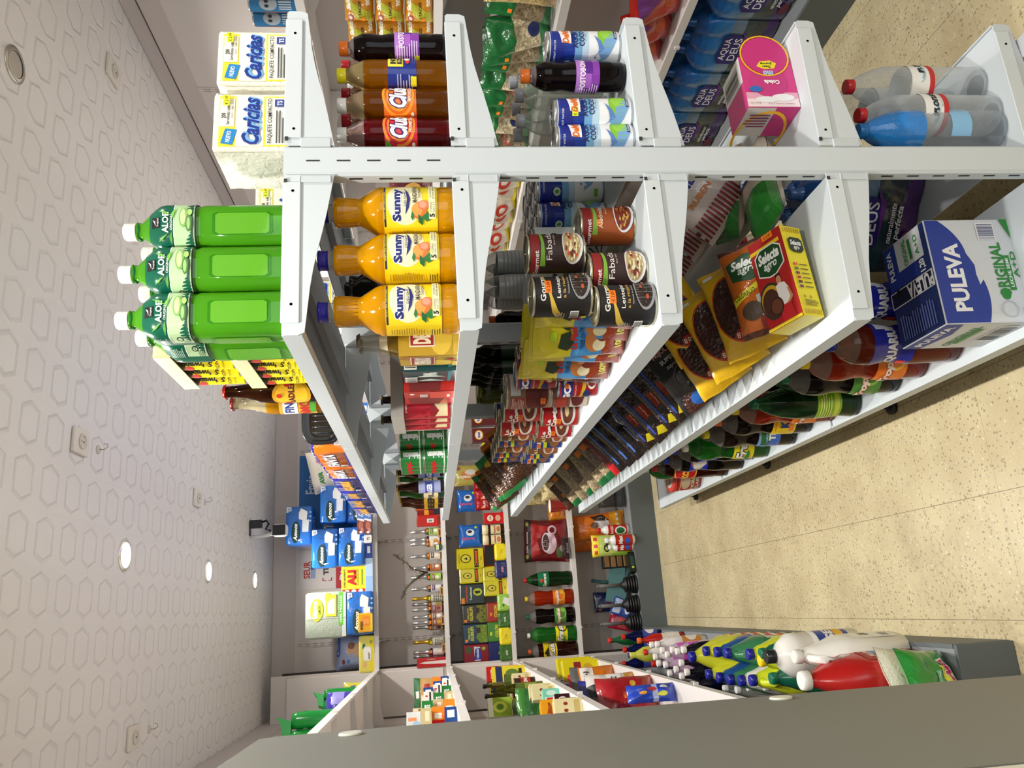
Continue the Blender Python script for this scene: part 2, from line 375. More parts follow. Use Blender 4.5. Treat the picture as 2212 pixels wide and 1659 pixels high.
def bracket(y, z, side, end):
    """plate reaching out from a post; side -1 left, 1 right"""
    xp, xt = (GP0, GX0) if side < 0 else (GP1, GX1); L = xt-xp
    P = [(0, 0), (.985, 0), (1, -.004), (1.0, -.03), (.985, -.041), (.9, -.044), (.72, -.05), (.6, -.056), (.48, -.064), (.36, -.073), (.24, -.081), (.12, -.088), (.03, -.093), (0, -.095)]
    g = G(); g.prism([(xp+L*a, z+b) for a, b in P][::side], y-.0015, y+.0015, W1)
    if end:
        a0, a1 = xp+L*.05, xp+L*.93
        lo, hi = min(a0, a1), max(a0, a1)
        g.box(lo, hi, y-.005, y-.0015, z-.032, z+.002, 'd0d9dc', bev=.0016)
        for q in (.11, .82):
            g.rings([[(xp+L*q+.0028*cos(k*pi/6), y-.0056, z-.017+.0028*sin(k*pi/6)) for k in range(12)]]*2, '5c6166:m')
        g.box(xp+L*.0-.004, xp+L*.05, y-.004, y+.0015, z-.088, z-.03, 'c6cfd2', bev=.0012)
        g.box(min(xp+L*.03, xp+L*.055), max(xp+L*.03, xp+L*.055), y-.0052, y-.003, z-.006, z, '303436')
    g.obj('bracket', gon)
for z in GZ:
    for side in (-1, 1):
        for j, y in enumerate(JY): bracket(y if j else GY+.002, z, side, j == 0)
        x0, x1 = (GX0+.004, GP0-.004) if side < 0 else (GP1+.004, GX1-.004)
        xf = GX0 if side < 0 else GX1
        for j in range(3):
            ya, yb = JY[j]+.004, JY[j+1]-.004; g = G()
            g.box(x0, x1, ya, yb, z-.0065, z-.005, W1); g.box(x0+.002, x1-.002, ya, yb, z-.009, z-.0066, '85888b')  # lower plate is darker: the shade under the shelf is put into its colour
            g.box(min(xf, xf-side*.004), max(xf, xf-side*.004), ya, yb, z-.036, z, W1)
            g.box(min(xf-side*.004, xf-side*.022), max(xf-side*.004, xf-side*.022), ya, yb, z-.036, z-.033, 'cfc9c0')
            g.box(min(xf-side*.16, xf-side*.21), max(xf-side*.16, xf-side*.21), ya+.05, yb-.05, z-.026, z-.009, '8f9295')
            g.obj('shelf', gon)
for y in JY:
    g = G(); g.box(.58, 1.14, y-.014, y+.014, .09, .135, 'a9adb0'); g.obj('base_foot_beam', gon)
    for x in (.565, 1.155):
        g = G(); g.tube([(x, y, .02), (x, y, .16)], .006, '9a9da0:m'); g.box(x-.03, x+.02, y-.03, y+.03, .135, .18, 'c4c8ca')
        g.lathe([(.022, 0), (.024, .004), (.024, .016), (.01, .02)], '15161a', 20, cx=x, cy=y); g.obj('levelling_foot', gon)
# ---------------------------------------------------------------- grey cabinet side close on the left
t = thing('tall_cabinet', 'tall grey cabinet side close by on the left, white edge and screw caps', 'cabinet', (0, 0, 0))
CX = -.19
g = G(); g.prism([(.85, 0), (1.545, 0), (1.545, 1.835), (1.528, 1.862), (.85, 1.872)], CX-.018, CX, '6e6f67', 'yz'); g.obj('side_panel', t)
g = G(); g.box(CX-.06, CX-.001, .825, .85, 0, 1.872, 'cfccba', bev=.004); g.obj('edge_trim', t, label='cream front edge of the cabinet side')
g = G(); g.box(-.8, CX-.06, .838, .85, 0, 1.85, '4c5a8c'); g.obj('door', t, label='blue door beside the cream edge')
g = G(); g.box(-.8, CX-.018, 1.53, 1.545, 0, 1.8, '84857c'); g.obj('back_panel', t)
for x_, y_ in ((762, 1580), (1668, 1505)):
    p = at(x_, y_, 0, CX); g = G(); c = (CX, 1.49, p.z)
    g.rings([[(CX+o, c[1]+r*cos(k*pi/12), c[2]+r*sin(k*pi/12)) for k in range(24)] for r, o in ((.021, 0), (.021, .002), (.019, .004))], 'c9cabd:g'); g.obj('screw_cap', t)
t = thing('wooden_block', 'small pale wooden block on top of the grey cabinet', 'wood', (0, 0, 0))
p = at(415, 1655, 0, -.3); g = G(); g.box(-.34, -.235, 1.0, 1.2, 1.8725, 1.93, 'b08f58', bev=.01); g.obj('block', t)
# ---------------------------------------------------------------- ceiling fittings
for i, (x, y) in enumerate(SPOTS):
    if i < 2: continue
    t = thing('ceiling_spotlight', ['', '', 'lit round ceiling spotlight nearest the shop front', 'large bright ceiling spotlight, nearest of the three lit ones in view', 'middle one of the three lit ceiling spotlights', 'smallest lit ceiling spotlight, nearest the far wall'][i], 'ceiling light', (x, y, ZC), 0, 'lit ceiling spotlights')
    g = G(); g.lathe([(.056, 0), (.056, -.004), (.046, -.007)], 'e8e6e0:m', 28, caps=(0, 0)); g.obj('bezel', t)
    g = G(); g.lathe([(.046, -.0045), (.044, -.0075)], 'fff4e0:e', 24); g.obj('bulb', t)
t = thing('ceiling_spotlight', 'round unlit spotlight in a cut-out near the right wall', 'ceiling light', (1.55, 1.96, ZC))
g = G(); g.lathe([(.052, 0), (.052, -.004), (.038, -.006)], 'b9b4aa:m', 28, caps=(0, 0)); g.obj('bezel', t)
g = G(); g.lathe([(.038, .0), (.036, -.004)], '9b968c:m', 24); g.obj('reflector', t)
def socket(p, label):
    t = thing('ceiling_socket', label, 'power socket', (p[0], p[1], ZC))
    g = G(); g.box(-.042, .042, -.055, .055, -.012, 0, 'd9d2c8', bev=.004); g.obj('frame', t)
    g = G(); g.rings([[(r*cos(k*pi/12), r*sin(k*pi/12), z) for k in range(24)][::-1] for r, z in ((.026, -.012), (.025, -.017), (.019, -.017), (.018, -.0125))], 'cfc8be')
    for s in (-1, 1): g.box(-.003, .003, s*.009-.003, s*.009+.003, -.0135, -.012, '2a2826')
    g.obj('socket_insert', t)
socket((.605, 2.57), 'white power socket on the ceiling beside a small hook, nearest the camera')
socket((.61, 3.87), 'white power socket on the ceiling, farther along above the middle shelving')
socket((2.0, 2.56), 'white power socket on the ceiling close to the right wall')
socket((-.36, 3.22), 'white power socket on the ceiling above the left shelving')
def hook(p, label):
    t = thing('ceiling_hook', label, 'hook', (p[0], p[1], ZC))
    g = G(); g.lathe([(.016, 0), (.014, -.004), (.006, -.006)], 'c9c2b8'); g.obj('plate', t)
    g = G(); g.tube([(0, 0, -.004), (0, 0, -.022), (.008, 0, -.032), (.018, 0, -.03), (.02, 0, -.02)], .0018, 'b9b2a6:m'); g.obj('hook', t)
hook((.61, 2.72), 'small metal hook on the ceiling beside the nearest socket')
hook((.612, 4.02), 'small metal hook on the ceiling beside the farther socket')
hook((-.355, 3.4), 'small metal hook on the ceiling over the left shelving')
# security camera
t = thing('security_camera', 'small white security camera with a black face under the ceiling', 'camera', (.585, 5.02, ZC))
g = G(); g.box(-.045, .045, -.02, .02, -.004, 0, '3b3b3d'); g.box(-.0, .05, -.03, .015, -.075, -.004, '1d1e21', bev=.004); g.obj('power_adapter', t)
g = G(); g.tube([(.03, 0, -.06), (.045, -.01, -.1), (.02, -.03, -.12), (-.01, -.02, -.1), (-.02, -.01, -.13)], .007, '17181b'); g.obj('cable', t)
g = G(); g.tube([(-.05, .01, 0), (-.05, .01, -.08), (-.04, .0, -.13), (-.03, -.01, -.15)], [.01, .009, .012, .016], 'e4e4e6'); g.obj('arm', t)
g = G(); g.box(-.062, .012, -.075, .0, -.235, -.145, 'e8e8ea', bev=.018); g.obj('housing', t)
g = G(); g.box(-.056, .006, -.08, -.074, -.229, -.151, '0c0e16:g', bev=.003); g.lathe([(.012, 0), (.01, .003)], '1c2740:g', 16); g.obj('lens_panel', t)
# ================================================================ GOODS: builders
def D(key):
    def w_(fn): DEF[key] = fn; return fn
    return w_
SODA = [(.03, 0), (.045, .003), (.0505, .016), (.0515, .1), (.0515, .125), (.047, .15), (.0435, .172), (.045, .195), (.0505, .222), (.0515, .24), (.047, .272), (.034, .297), (.018, .312), (.014, .318), (.0135, .33)]
COLA = [(.03, 0), (.045, .003), (.05, .02), (.046, .06), (.05, .11), (.0515, .15), (.051, .2), (.044, .245), (.03, .285), (.016, .312), (.0135, .33)]
SMALL = [(.02, 0), (.029, .003), (.032, .012), (.0325, .05), (.0322, .075), (.032, .12), (.0285, .14), (.0315, .162), (.031, .178), (.023, .198), (.0135, .21), (.0128, .225)]
STRT = [(.02, 0), (.03, .003), (.0325, .012), (.0325, .158), (.031, .175), (.023, .195), (.0135, .21), (.0128, .225)]
BEER = [(.026, 0), (.03, .004), (.0305, .13), (.0285, .15), (.018, .182), (.0142, .21), (.0135, .232), (.0145, .236)]
def bottle(key, name, cat, prof, drink, cap, lab=None, A=(), top=None, fill=.86, n=26, sx=1, sy=1, e=2, k=(1, 1), capr=None, caph=.019, art_u=1, labn='label', ribs=None, sticker=None, capname='cap', crown=False):
    prof = [(r*k[0], z*k[1]) for r, z in prof]; H = prof[-1][1]
    def fn():
        t = thing(name, None, cat)
        g = G(); bands = []
        P = list(prof)
        for i in range(len(P)-1): bands.append(drink if (P[i][1]+P[i+1][1])/2 < fill*H or not top else top)
        g.lathe(P, bands, n, sx, sy, e); g.obj('body', t)
        if lab:
            z0, z1, col = lab; g = G(); m = max(2, int((z1-z0)*H/.012)); zz = [z0*H+(z1-z0)*H*i/m for i in range(m+1)]
            g.lathe([(prof_r(P, z)+.0006, z) for z in zz], col, 36, sx, sy, e, caps=(0, 0))
            if A:
                W = 2*prof_r(P, (z0+z1)/2*H)*(1 if e == 2 else .95)*1.45
                art(g, round_surf(P, z0*H, sx, sy, e), A, W, (z1-z0)*H, .006, .0012)
            g.obj(labn, t)
        if cap:
            cr = (capr or (P[-1][0]+.0022)); g = G()
            if crown: g.lathe([(cr*1.12, H-.006), (cr*1.16, H-.005), (cr, H), (cr*.9, H+.002)], cap, 20)
            else:
                rs = []
                for z, q in ((H-caph*.75, 1.03), (H-caph*.55, 1.0), (H+caph*.22, 1.0), (H+caph*.28, .92)):
                    rs.append([(cr*q*(1+(.025 if i % 2 else 0))*cos(2*pi*i/36), cr*q*(1+(.025 if i % 2 else 0))*sin(2*pi*i/36), z) for i in range(36)])
                g.rings(rs, cap)
            g.obj(capname, t)
        if sticker:
            x, zf, w_, h_, c_ = sticker; g = G()
            art(g, round_surf(P, 0, sx, sy, e), [('r', 0, 0, 1, 1, c_)], .001, .001)
            g = G(); S = round_surf(P, zf*H, sx, sy, e); art(g, lambda a, b, o: S(a+x, b, o), [('r', 0, 0, 1, 1, c_), ('t', '€ 1.19', .5, .5, .7, .45, '3a2a10')], w_, h_, .005, .0016); g.obj('price_sticker', t)
        return t
    DEF[key] = fn
def can(key, name, cat, r, h, col, A=(), rim='c9c4ae:m', ribs=0, n=40, sticker=None, lidcol='b9b49c:m', wr=2.1):
    def fn():
        t = thing(name, None, cat); P = [(r*.985, 0), (r, .0015), (r, h*.03), (r*.985, h*.04)]
        m = 30 if ribs else 2
        for i in range(m+1):
            z = h*(.05+.9*i/m); P.append((r*.985-(ribs*(i % 2)), z))
        P += [(r*.985, h*.96), (r, h*.97), (r, h-.0015), (r*.97, h)]
        sp = [rim]*3+[col]*(len(P)-7)+[rim]*3
        g = G(); g.lathe(P, sp, n, caps=(1, 0))
        if A: art(g, round_surf([(r*.99, 0), (r*.99, h)], h*.05), A, 2*r*1.45, h*.9, .006, .0008)
        g.obj('can_body', t)
        g = G(); g.lathe([(r*.97, h), (r*.95, h-.003), (r*.7, h-.003), (r*.68, h-.0022), (r*.4, h-.0022)], lidcol, n, caps=(0, 1))
        g.tube([(-.008, r*.35, h-.001), (-.01, r*.6, h-.0005), (0, r*.72, h-.0005), (.01, r*.6, h-.0005), (.008, r*.35, h-.001)], .0012, lidcol, 6); g.obj('lid', t)
        if sticker:
            g = G(); S = round_surf([(r, 0), (r, h)], sticker[1]*h); art(g, lambda a, b, o: S(a+sticker[0], b, o), [('r', 0, 0, 1, 1, sticker[4]), ('t', sticker[5] if len(sticker) > 5 else '€ 1.85', .5, .5, .75, .5, '3a2a10')], sticker[2], sticker[3], .005, .0014); g.obj('price_sticker', t)
        return t
    DEF[key] = fn
def carton(key, name, cat, w_, h_, d_, col, A=(), side=None, SA=(), topc=None, TA=(), bev=.001, sticker=None, left=(), step=0):
    """front looks along -Y, side art on +X, left art on -X, top art on +Z"""
    def fn():
        t = None; g = G(); a, b = w_/2, d_/2
        g.box(-a, a, -b, b, 0, h_, side or col, bev=bev)
        art(g, plane((0, -b, 0), (1, 0, 0), (0, 0, 1)), [('r', .0, 0, 1, 1, col)]+list(A), w_-2*bev, h_-bev)
        if SA: art(g, plane((a, 0, 0), (0, 1, 0), (0, 0, 1)), SA, d_-2*bev, h_-bev)
        if left: art(g, plane((-a, 0, 0), (0, -1, 0), (0, 0, 1)), left, d_-2*bev, h_-bev)
        if topc or TA: art(g, plane((0, -b+bev, h_), (1, 0, 0), (0, 1, 0)), ([('r', 0, 0, 1, 1, topc)] if topc else [])+list(TA), w_-2*bev, d_-2*bev)
        if not sticker: return tag(g.obj(name), None, cat)
        t = thing(name, None, cat); g.obj('box_body', t)
        x, z, c_ = sticker; g = G(); art(g, plane((x*w_, -b, z*h_), (1, 0, 0), (0, 0, 1)), [('r', 0, 0, 1, 1, c_), ('t', '€ 2.49', .5, .5, .7, .5, '33300a')], .03, .014, o0=.003); g.obj('price_sticker', t)
        return t
    DEF[key] = fn
def bagf(w_, h_, d_, seed, crease=.003, crimp=.05, sag=.0):
    def th(x, y):
        u, v = abs(2*x/w_), abs(2*y/h_-1); u = min(u, 1); v = min(v, 1)
        q = max(0, 1-u**2.6)**.55*max(0, 1-(v/(1-crimp))**3.0 if v < 1-crimp else 0)**.55
        nn = noise.noise(Vector((x*22+seed*3.1, y*22, seed)))*crease*(.3+q)*1.6
        return d_/2*q*(1+sag*(1-y/h_)*.6)+nn*q+.0008
    def edge(x, y):
        v = y/h_; k = 1-.06*sin(pi*v)*(1 if .05 < v < .95 else 0)+noise.noise(Vector((seed, y*30, 0)))*.02
        return x*k, y+noise.noise(Vector((x*25, seed*2, .3)))*.004*(1 if v < .06 or v > .94 else 0)
    return th, edge
def bag(key, name, cat, w_, h_, d_, col, A=(), seed=1, ends=None, nx=14, ny=18, crease=.003, win=None, zones=None, sticker=None, crimp=.05, parts=False):
    """sealed pillow bag, standing, front towards -Y. zones: [(v0, v1, colour)] bands by height; win: (u0,u1,v0,v1,col) window"""
    def fn():
        g = G(); th, ed = bagf(w_, h_, d_, seed, crease, crimp)
        def colr(u, v):
            c = col
            if ends and (v < ends[0] or v > 1-ends[0]): c = ends[1]
            for z in zones or ():
                if z[0] <= v <= z[1]: c = z[2]
            if win and ((u-(win[0]+win[1])/2)/((win[1]-win[0])/2))**4+((v-(win[2]+win[3])/2)/((win[3]-win[2])/2))**4 < 1: c = win[4]
            return c
        for s in (-1, 1):
            base = len(g.v)
            for j in range(ny+1):
                for i in range(nx+1):
                    x, y = (i/nx-.5)*w_, j/ny*h_; X, Y = ed(x, y); g.v.append((X, s*th(x, y), Y))
            for j in range(ny):
                for i in range(nx):
                    q = [base+j*(nx+1)+i, base+j*(nx+1)+i+1, base+(j+1)*(nx+1)+i+1, base+(j+1)*(nx+1)+i]
                    g.f.append(q if s < 0 else q[::-1]); g.m.append(g.mi(colr((i+.5)/nx, (j+.5)/ny))); g.sm.append(True)
        if A:
            def S(a, b, o): X, Y = ed(a, b); return Vector((X, -th(a, b)-o, Y))
            art(g, S, A, w_, h_, -.012, .001)
        if not sticker: return tag(g.obj(name), None, cat)
        t = thing(name, None, cat); g.obj('pouch', t); g = G()
        def S2(a, b, o): x, y = a+sticker[0]*w_, b+sticker[1]*h_; X, Y = ed(x, y); return Vector((X, -th(x, y)-o, Y))
        art(g, S2, [('r', 0, 0, 1, 1, sticker[2])], .026, .014, -.01, .0028); g.obj('price_sticker', t)
        return t
    DEF[key] = fn
def BAR(x0, y0, x1, y1, n=14, col='1d1d1d', vertical=True):
    """barcode bars"""
    q = random.Random(int(x0*999)); o = [('r', x0, y0, x1, y1, 'f4f4f0')]
    for i in range(n):
        a = i/n+q.random()*.2/n; b = a+(.25+.45*q.random())/n
        o.append(('r', x0+(x1-x0)*(.05+.9*a), y0+(y1-y0)*.06, x0+(x1-x0)*(.05+.9*b), y1-(y1-y0)*.06, col) if vertical else ('r', x0+(x1-x0)*.06, y0+(y1-y0)*a, x1, y0+(y1-y0)*b, col))
    return o
def LINES(x0, y0, x1, y1, n, col, seed=1):
    """rows of very small print"""
    q = random.Random(seed); o = []
    for i in range(n):
        y = y1-(y1-y0)*(i+.5)/n
        o.append(('r', x0, y-(y1-y0)*.22/n, x0+(x1-x0)*(.75+.25*q.random()), y+(y1-y0)*.22/n, col))
    return o
def shift(A, dx=0, dy=0, s=1): return A
# ================================================================ GOODS on the near end of the gondola
NAVY, WHT = '1b2352', 'f2f2ee'
ALOE = [(.1, 0), (.122, .006), (.126, .03), (.126, .5), (.118, .535), (.126, .55), (.127, .74), (.118, .775), (.085, .83), (.05, .885), (.042, .895), (.042, .915), (.048, .918), (.048, .925), (.04, .928), (.038, .99)]
def aloe():
    H = .312; t = thing('aloe_drink_bottle', None, 'bottle'); P = [(r*H*1.13, z*H) for r, z in ALOE]
    g = G(); g.lathe(P, '58b41c:v', 44, e=3.6)
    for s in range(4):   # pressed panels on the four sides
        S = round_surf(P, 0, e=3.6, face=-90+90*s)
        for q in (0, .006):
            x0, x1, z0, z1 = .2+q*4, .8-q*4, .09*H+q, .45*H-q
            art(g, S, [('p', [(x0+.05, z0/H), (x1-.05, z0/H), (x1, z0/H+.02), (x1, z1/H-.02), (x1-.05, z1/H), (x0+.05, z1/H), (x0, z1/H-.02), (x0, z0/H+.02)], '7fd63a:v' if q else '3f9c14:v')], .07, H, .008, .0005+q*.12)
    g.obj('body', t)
    g = G(); g.lathe([(prof_r(P, z*H)+.0008, z*H) for z in [.545+.285*i/14 for i in range(15)]], '0f5f47:g', 48, e=3.6, caps=(0, 0))
    S = round_surf(P, .545*H, e=3.6)
    art(g, S, [('r', -.3, .0, 1.3, .45, 'b9d8a8:g'), ('r', -.3, .44, 1.3, .46, 'eaf4e0'), ('r', -.3, .0, 1.3, .025, '16241c'), ('r', .42, .74, .64, .93, '161a18'), ('t', 'Tropical', .53, .78, .17, .05, 'ffffff'), ('p', [(.46, .83), (.53, .86), (.6, .91), (.56, .84)], 'dfe8df'),
        ('t', 'ALOE', .52, .62, .42, .13, 'ffffff', .03), ('t', 'ORIGINAL', .53, .5, .34, .05, 'e8f6e8', .01),
        ('p', [(.3, .56), (.2, .66), (.16, .76), (.24, .69)], '5fae3c'), ('p', [(.66, .5), (.74, .62), (.76, .78), (.7, .64)], '6dbb44'), ('p', [(.58, .48), (.68, .44), (.82, .4), (.7, .5)], '78c24a'), ('p', [(.34, .49), (.2, .47), (.08, .5), (.22, .53)], '4d9c38'),
        ('e', .62, .25, .2, .09, '7fb35c'), ('e', .63, .26, .16, .055, 'c5e39c'), ('e', .5, .14, .17, .06, '4b7f3c'), ('e', .5, .145, .12, .035, '9cc878'), ('e', .72, .12, .06, .05, 'a8d070'), ('o', -.02, .24, .07, .07, .35, '1c3a2a'),
        ('r', .12, .045, .62, .07, '1e3a2c')]+LINES(-.28, .5, .02, .8, 8, 'a9c6b4', 3)+LINES(-.25, .06, -.05, .2, 4, '3a5a44', 5), .088, .285*H, .006, .0016)
    g.obj('label', t)
    g = G(); g.lathe([(.0135, .905*H), (.0172, .908*H), (.0172, .922*H), (.0145, .926*H)], '0f7a34:g', 28); g.obj('neck_ring', t)
    g = G(); g.rings([[(r*(1+(.02 if i % 2 else 0))*cos(pi*i/22), r*(1+(.02 if i % 2 else 0))*sin(pi*i/22), z) for i in range(44)] for r, z in ((.0172, .93*H), (.0172, .942*H), (.0165, .944*H), (.0168, .95*H), (.0168, 1.0*H), (.0145, 1.008*H))], 'eef0e6:g'); g.obj('cap', t)
    return t
DEF['aloe'] = aloe
def px(x, y, Y): return at(x, y, 1, Y).x
ZT, Z2, Z3, Z4, Z5 = GZ[4]-.005, GZ[3]-.005, GZ[2]-.005, GZ[1]-.005, GZ[0]-.005
Ya = 1.425
for y, d, l in ((500, 0, 'beside the slotted post'), (593, -.006, 'between the two others of the front row'), (690, -.004, 'nearest the aisle edge, over the shelf tip')):
    put('aloe', 'large green aloe drink bottle with white cap, '+l, (px(450, y, Ya), Ya+d, ZT), -14+y*.012, 'aloe drink bottles')
for y, l in ((596, 'middle of the second row'), (695, 'second row, its cap showing behind the front row'), (508, 'second row next to the post side')):
    put('aloe', 'large green aloe drink bottle, '+l, (px(450, y, Ya)+.008, Ya+.1, ZT), 12, 'aloe drink bottles')
# mandarin drink
SUN = [(.14, 0), (.172, .006), (.182, .03), (.183, .1), (.178, .13), (.18, .14), (.18, .515), (.183, .53), (.181, .56), (.165, .6), (.125, .665), (.103, .7), (.1, .72), (.108, .8), (.114, .86), (.108, .885), (.066, .9), (.064, .93)]
H = .272
def sunny():
    t = thing('juice_bottle', None, 'bottle'); P = [(r*H, z*H) for r, z in SUN]+[(.0172, .98*H)]
    g = G(); g.lathe(P, ['eea800:v']*15+['c9c5b4:c']*3, 40)
    n = 22
    for i in range(n):   # pressed ribs round neck and foot
        a = 2*pi*i/n
        for z0, z1, q in ((.72, .87, .0012), (.03, .1, .0008)):
            g.tube([((prof_r(P, z*H)-.0006)*cos(a), (prof_r(P, z*H)-.0006)*sin(a), z*H) for z in (z0, (z0+z1)/2, z1)], q, 'f7b813:v', 5)
    g.obj('body', t)
    g = G(); g.lathe([(.18*H+.0008, z*H) for z in (.135, .25, .4, .525)], 'f5d21c:g', 48, caps=(0, 0))
    S = round_surf([(.18*H, 0), (.18*H, H)], .135*H)
    T1, T2, T3 = ('BAJO EN AZUCARES', 'MANDARINA', 'AYUDA A TU')
    art(g, S, [('r', .0, .0, .98, 1, 'f8dc2a:g'), ('e', .56, .6, .5, .33, 'fdf6c8'), ('r', .02, .955, .98, .99, '2a1e4a'), ('t', T1, .5, .972, .6, .022, 'f8e26a', .01),
        ('t', 'Sunny', .52, .73, .78, .24, 'ffffff', .1), ('t', 'Sunny', .52, .735, .74, .2, '1e2a74', .05), ('p', [(.28, .6), (.42, .53), (.6, .5), (.78, .54), (.92, .62), (.8, .58), (.6, .56), (.44, .58)], '1e2a74'), ('t', 'DELIGHT', .62, .6, .34, .045, '1e2a74', .01),
        ('e', .36, .34, .17, .135, 'e8762a'), ('e', .38, .38, .13, .1, 'f2a04a'), ('e', .47, .26, .1, .1, 'f07848'), ('e', .48, .27, .07, .07, 'f6a080'), ('p', [(.16, .46), (.24, .5), (.36, .47), (.28, .43)], '2f7d3a'), ('p', [(.06, .28), (.14, .36), (.3, .36), (.2, .27)], '1f6a38'), ('p', [(.14, .2), (.24, .3), (.34, .18), (.22, .1)], '2b7a3c'),
        ('t', T2, .74, .42, .44, .085, '3a2f2a', .02), ('t', 'CALIFORNIA', .76, .33, .3, .045, '3a2f2a', .01), ('r', .2, .04, .98, .16, 'fbf3c0'), ('t', '5', .27, .1, .07, .1, '2a2a2a', .05), ('t', 'VITAMINAS', .43, .12, .2, .04, '2a2a2a'), ('t', 'A B C D E', .43, .07, .2, .035, '2a2a2a'), ('t', T3, .77, .125, .3, .035, '2a2a2a'), ('t', 'SISTEMA INMUNE', .77, .075, .36, .035, '2a2a2a')]
        +LINES(-.26, .3, -.04, .92, 14, 'b08a10', 4)+LINES(-.26, .02, -.06, .2, 4, '6a5410', 9), .094, .39*H, .006, .0012)
    g.obj('label', t)
    g = G(); g.rings([[(r*(1+(.02 if i % 2 else 0))*cos(pi*i/22), r*(1+(.02 if i % 2 else 0))*sin(pi*i/22), z) for i in range(44)] for r, z in ((.0195, .93*H), (.0195, .985*H), (.0203, .99*H), (.0203, 1.0*H), (.018, 1.006*H))], '2322a8:g'); g.obj('cap', t)
    return t
DEF['sunny'] = sunny
Ys = 1.432
for y, d, r, l in ((459, 0, -10, 'closest to the post'), (561, .0, 6, 'in the middle of the three'), (670, .002, -2, 'on the aisle side of the three')):
    put('sunny', 'yellow mandarin juice bottle with blue cap, '+l, (px(850, y, Ys), Ys+d, Z2), r, 'mandarin juice bottles')
# napkin packs
NAP = [('r', .03, .03, .97, .97, 'f0de3c'), ('r', .03, .36, .97, .74, 'f4f2e2'), ('r', .06, .05, .94, .33, 'f6f5e6'), ('r', .4, .76, .92, .96, 'f6f4e4'), ('p', [(.06, .78), (.34, .72), (.36, .88), (.09, .94)], '1584c8'),
    ('t', 'NUEVO', .21, .835, .2, .065, 'ffffff', .02, 0, -8), ('t', '200', .6, .91, .1, .06, '1a1a1a', .02), ('t', 'Servilletas suaves', .64, .85, .42, .045, '1a1a1a', .01), ('t', '30x30 1 Hoja', .66, .79, .22, .03, '1a1a1a'),
    ('t', 'Caricias', .51, .52, .9, .26, '6fb2e6', .09, .35), ('t', 'Caricias', .5, .535, .88, .25, '16308c', .035, .35), ('t', 'PAQUETE COMPACTO', .5, .27, .84, .07, '1a1a1a', .01)]+LINES(.08, .07, .7, .2, 3, '4a4a4a', 2)+[('r', .76, .07, .9, .21, '3a4a8a'), ('t', 'TS', .83, .14, .09, .07, 'ffffff', .02)]
def napkins():
    t = thing('napkin_pack', None, 'napkins'); w_, h_, d_ = .131, .15, .145
    bm_v = []; g = G(); nx = 10
    def P(u, v, k):   # wrapped block with slightly swollen faces
        x, z = (u-.5)*w_, v*h_; b = .004*sin(pi*u)*sin(pi*v)
        return x, z, b
    g.box(-w_/2, w_/2, -d_/2, d_/2, 0, h_, 'f1efdc:w', bev=.006)
    S = plane((0, -d_/2, 0), (1, 0, 0), (0, 0, 1)); art(g, S, NAP, w_-.008, h_-.008, 0, .0006)
    g.obj('wrapped_stack', t)
    q = random.Random(3)
    for s in (-1, 1):   # folded film ends on the two sides
        g = G(); vs, fs = [], []
        for j in range(9):
            for i in range(9): vs.append((s*(w_/2+.001+.007*(1-abs(i-4)/4)*(1-abs(j-4)/4)+q.random()*.0022), -d_/2+.004+(d_-.008)*i/8, .003+(h_-.006)*j/8))
        for j in range(8):
            for i in range(8): f = [j*9+i, j*9+i+1, (j+1)*9+i+1, (j+1)*9+i]; fs.append(f if s > 0 else f[::-1])
        g.add(vs, fs, 'f3f1e4:w', False); g.obj('film_end', t)
    g = G(); art(g, plane((.045, -d_/2, h_*.78), (1, 0, 0), (0, 0, 1)), [('r', 0, 0, 1, 1, 'e6f01e'), ('t', '€ 2.49', .5, .5, .8, .5, '33330a')], .024, .013, 0, .006); g.obj('price_sticker', t)
    return t
DEF['nap'] = napkins
put('nap', 'cream and yellow napkin pack, left of the two above the post, its film side showing', (px(530, 262, 1.385), 1.385+.073, ZT), 0, 'napkin packs on the top shelf')
put('nap', 'cream and yellow napkin pack, right of the two at the shelf end', (px(530, 123, 1.385), 1.385+.073, ZT), 0, 'napkin packs on the top shelf', s=.985)
put('nap', 'napkin pack farther back on the top shelf, mostly hidden behind the first pack', (1.0, 2.0, ZT), -6, 'napkin packs on the top shelf')
put('nap', 'white napkin pack behind the left front pack', (.985, 1.84, ZT), -3, 'napkin packs on the top shelf')
# small drinks, right side of level two
bottle('dk', 'soda_bottle', 'bottle', SMALL, '160a0c:t', 'f07a1e:g', (.27, .5, '8a3fae:g'), [('r', -.3, 0, 1.3, 1, '8a3fae:g'), ('r', .3, .35, .62, .62, 'a860c8'), ('r', .62, .3, 1.3, .6, '5a1a90'), ('r', .1, .65, 1.3, 1, 'b47ad0'), ('t', 'POSTOBON', .6, .72, .7, .24, 'ffffff', .02)]+LINES(-.2, .05, .42, .95, 9, 'd8c0e8', 4)+[('r', -.2, .0, .1, .2, 'd8d820')], top='b9aaa8:t', fill=.85)
bottle('inca', 'soda_bottle', 'bottle', STRT, 'c88008:t', 'e8dc1e:g', (.3, .56, '1c2f86:g'), [('r', .5, .45, .96, .98, 'f2e23a'), ('r', .53, .5, .93, .93, 'f8ee66'), ('t', 'INCA', .73, .8, .34, .2, '20242a', .05), ('t', 'KOLA', .73, .58, .34, .2, '20242a', .05), ('e', .72, .3, .16, .09, 'd83a2a'), ('e', .72, .32, .06, .1, 'f0f0f0')]+LINES(-.2, .1, .35, .7, 6, '9aa6d8', 2)+[('r', .1, .0, .3, .2, 'e8dc1e')], top='d6c48a:t', fill=.8)
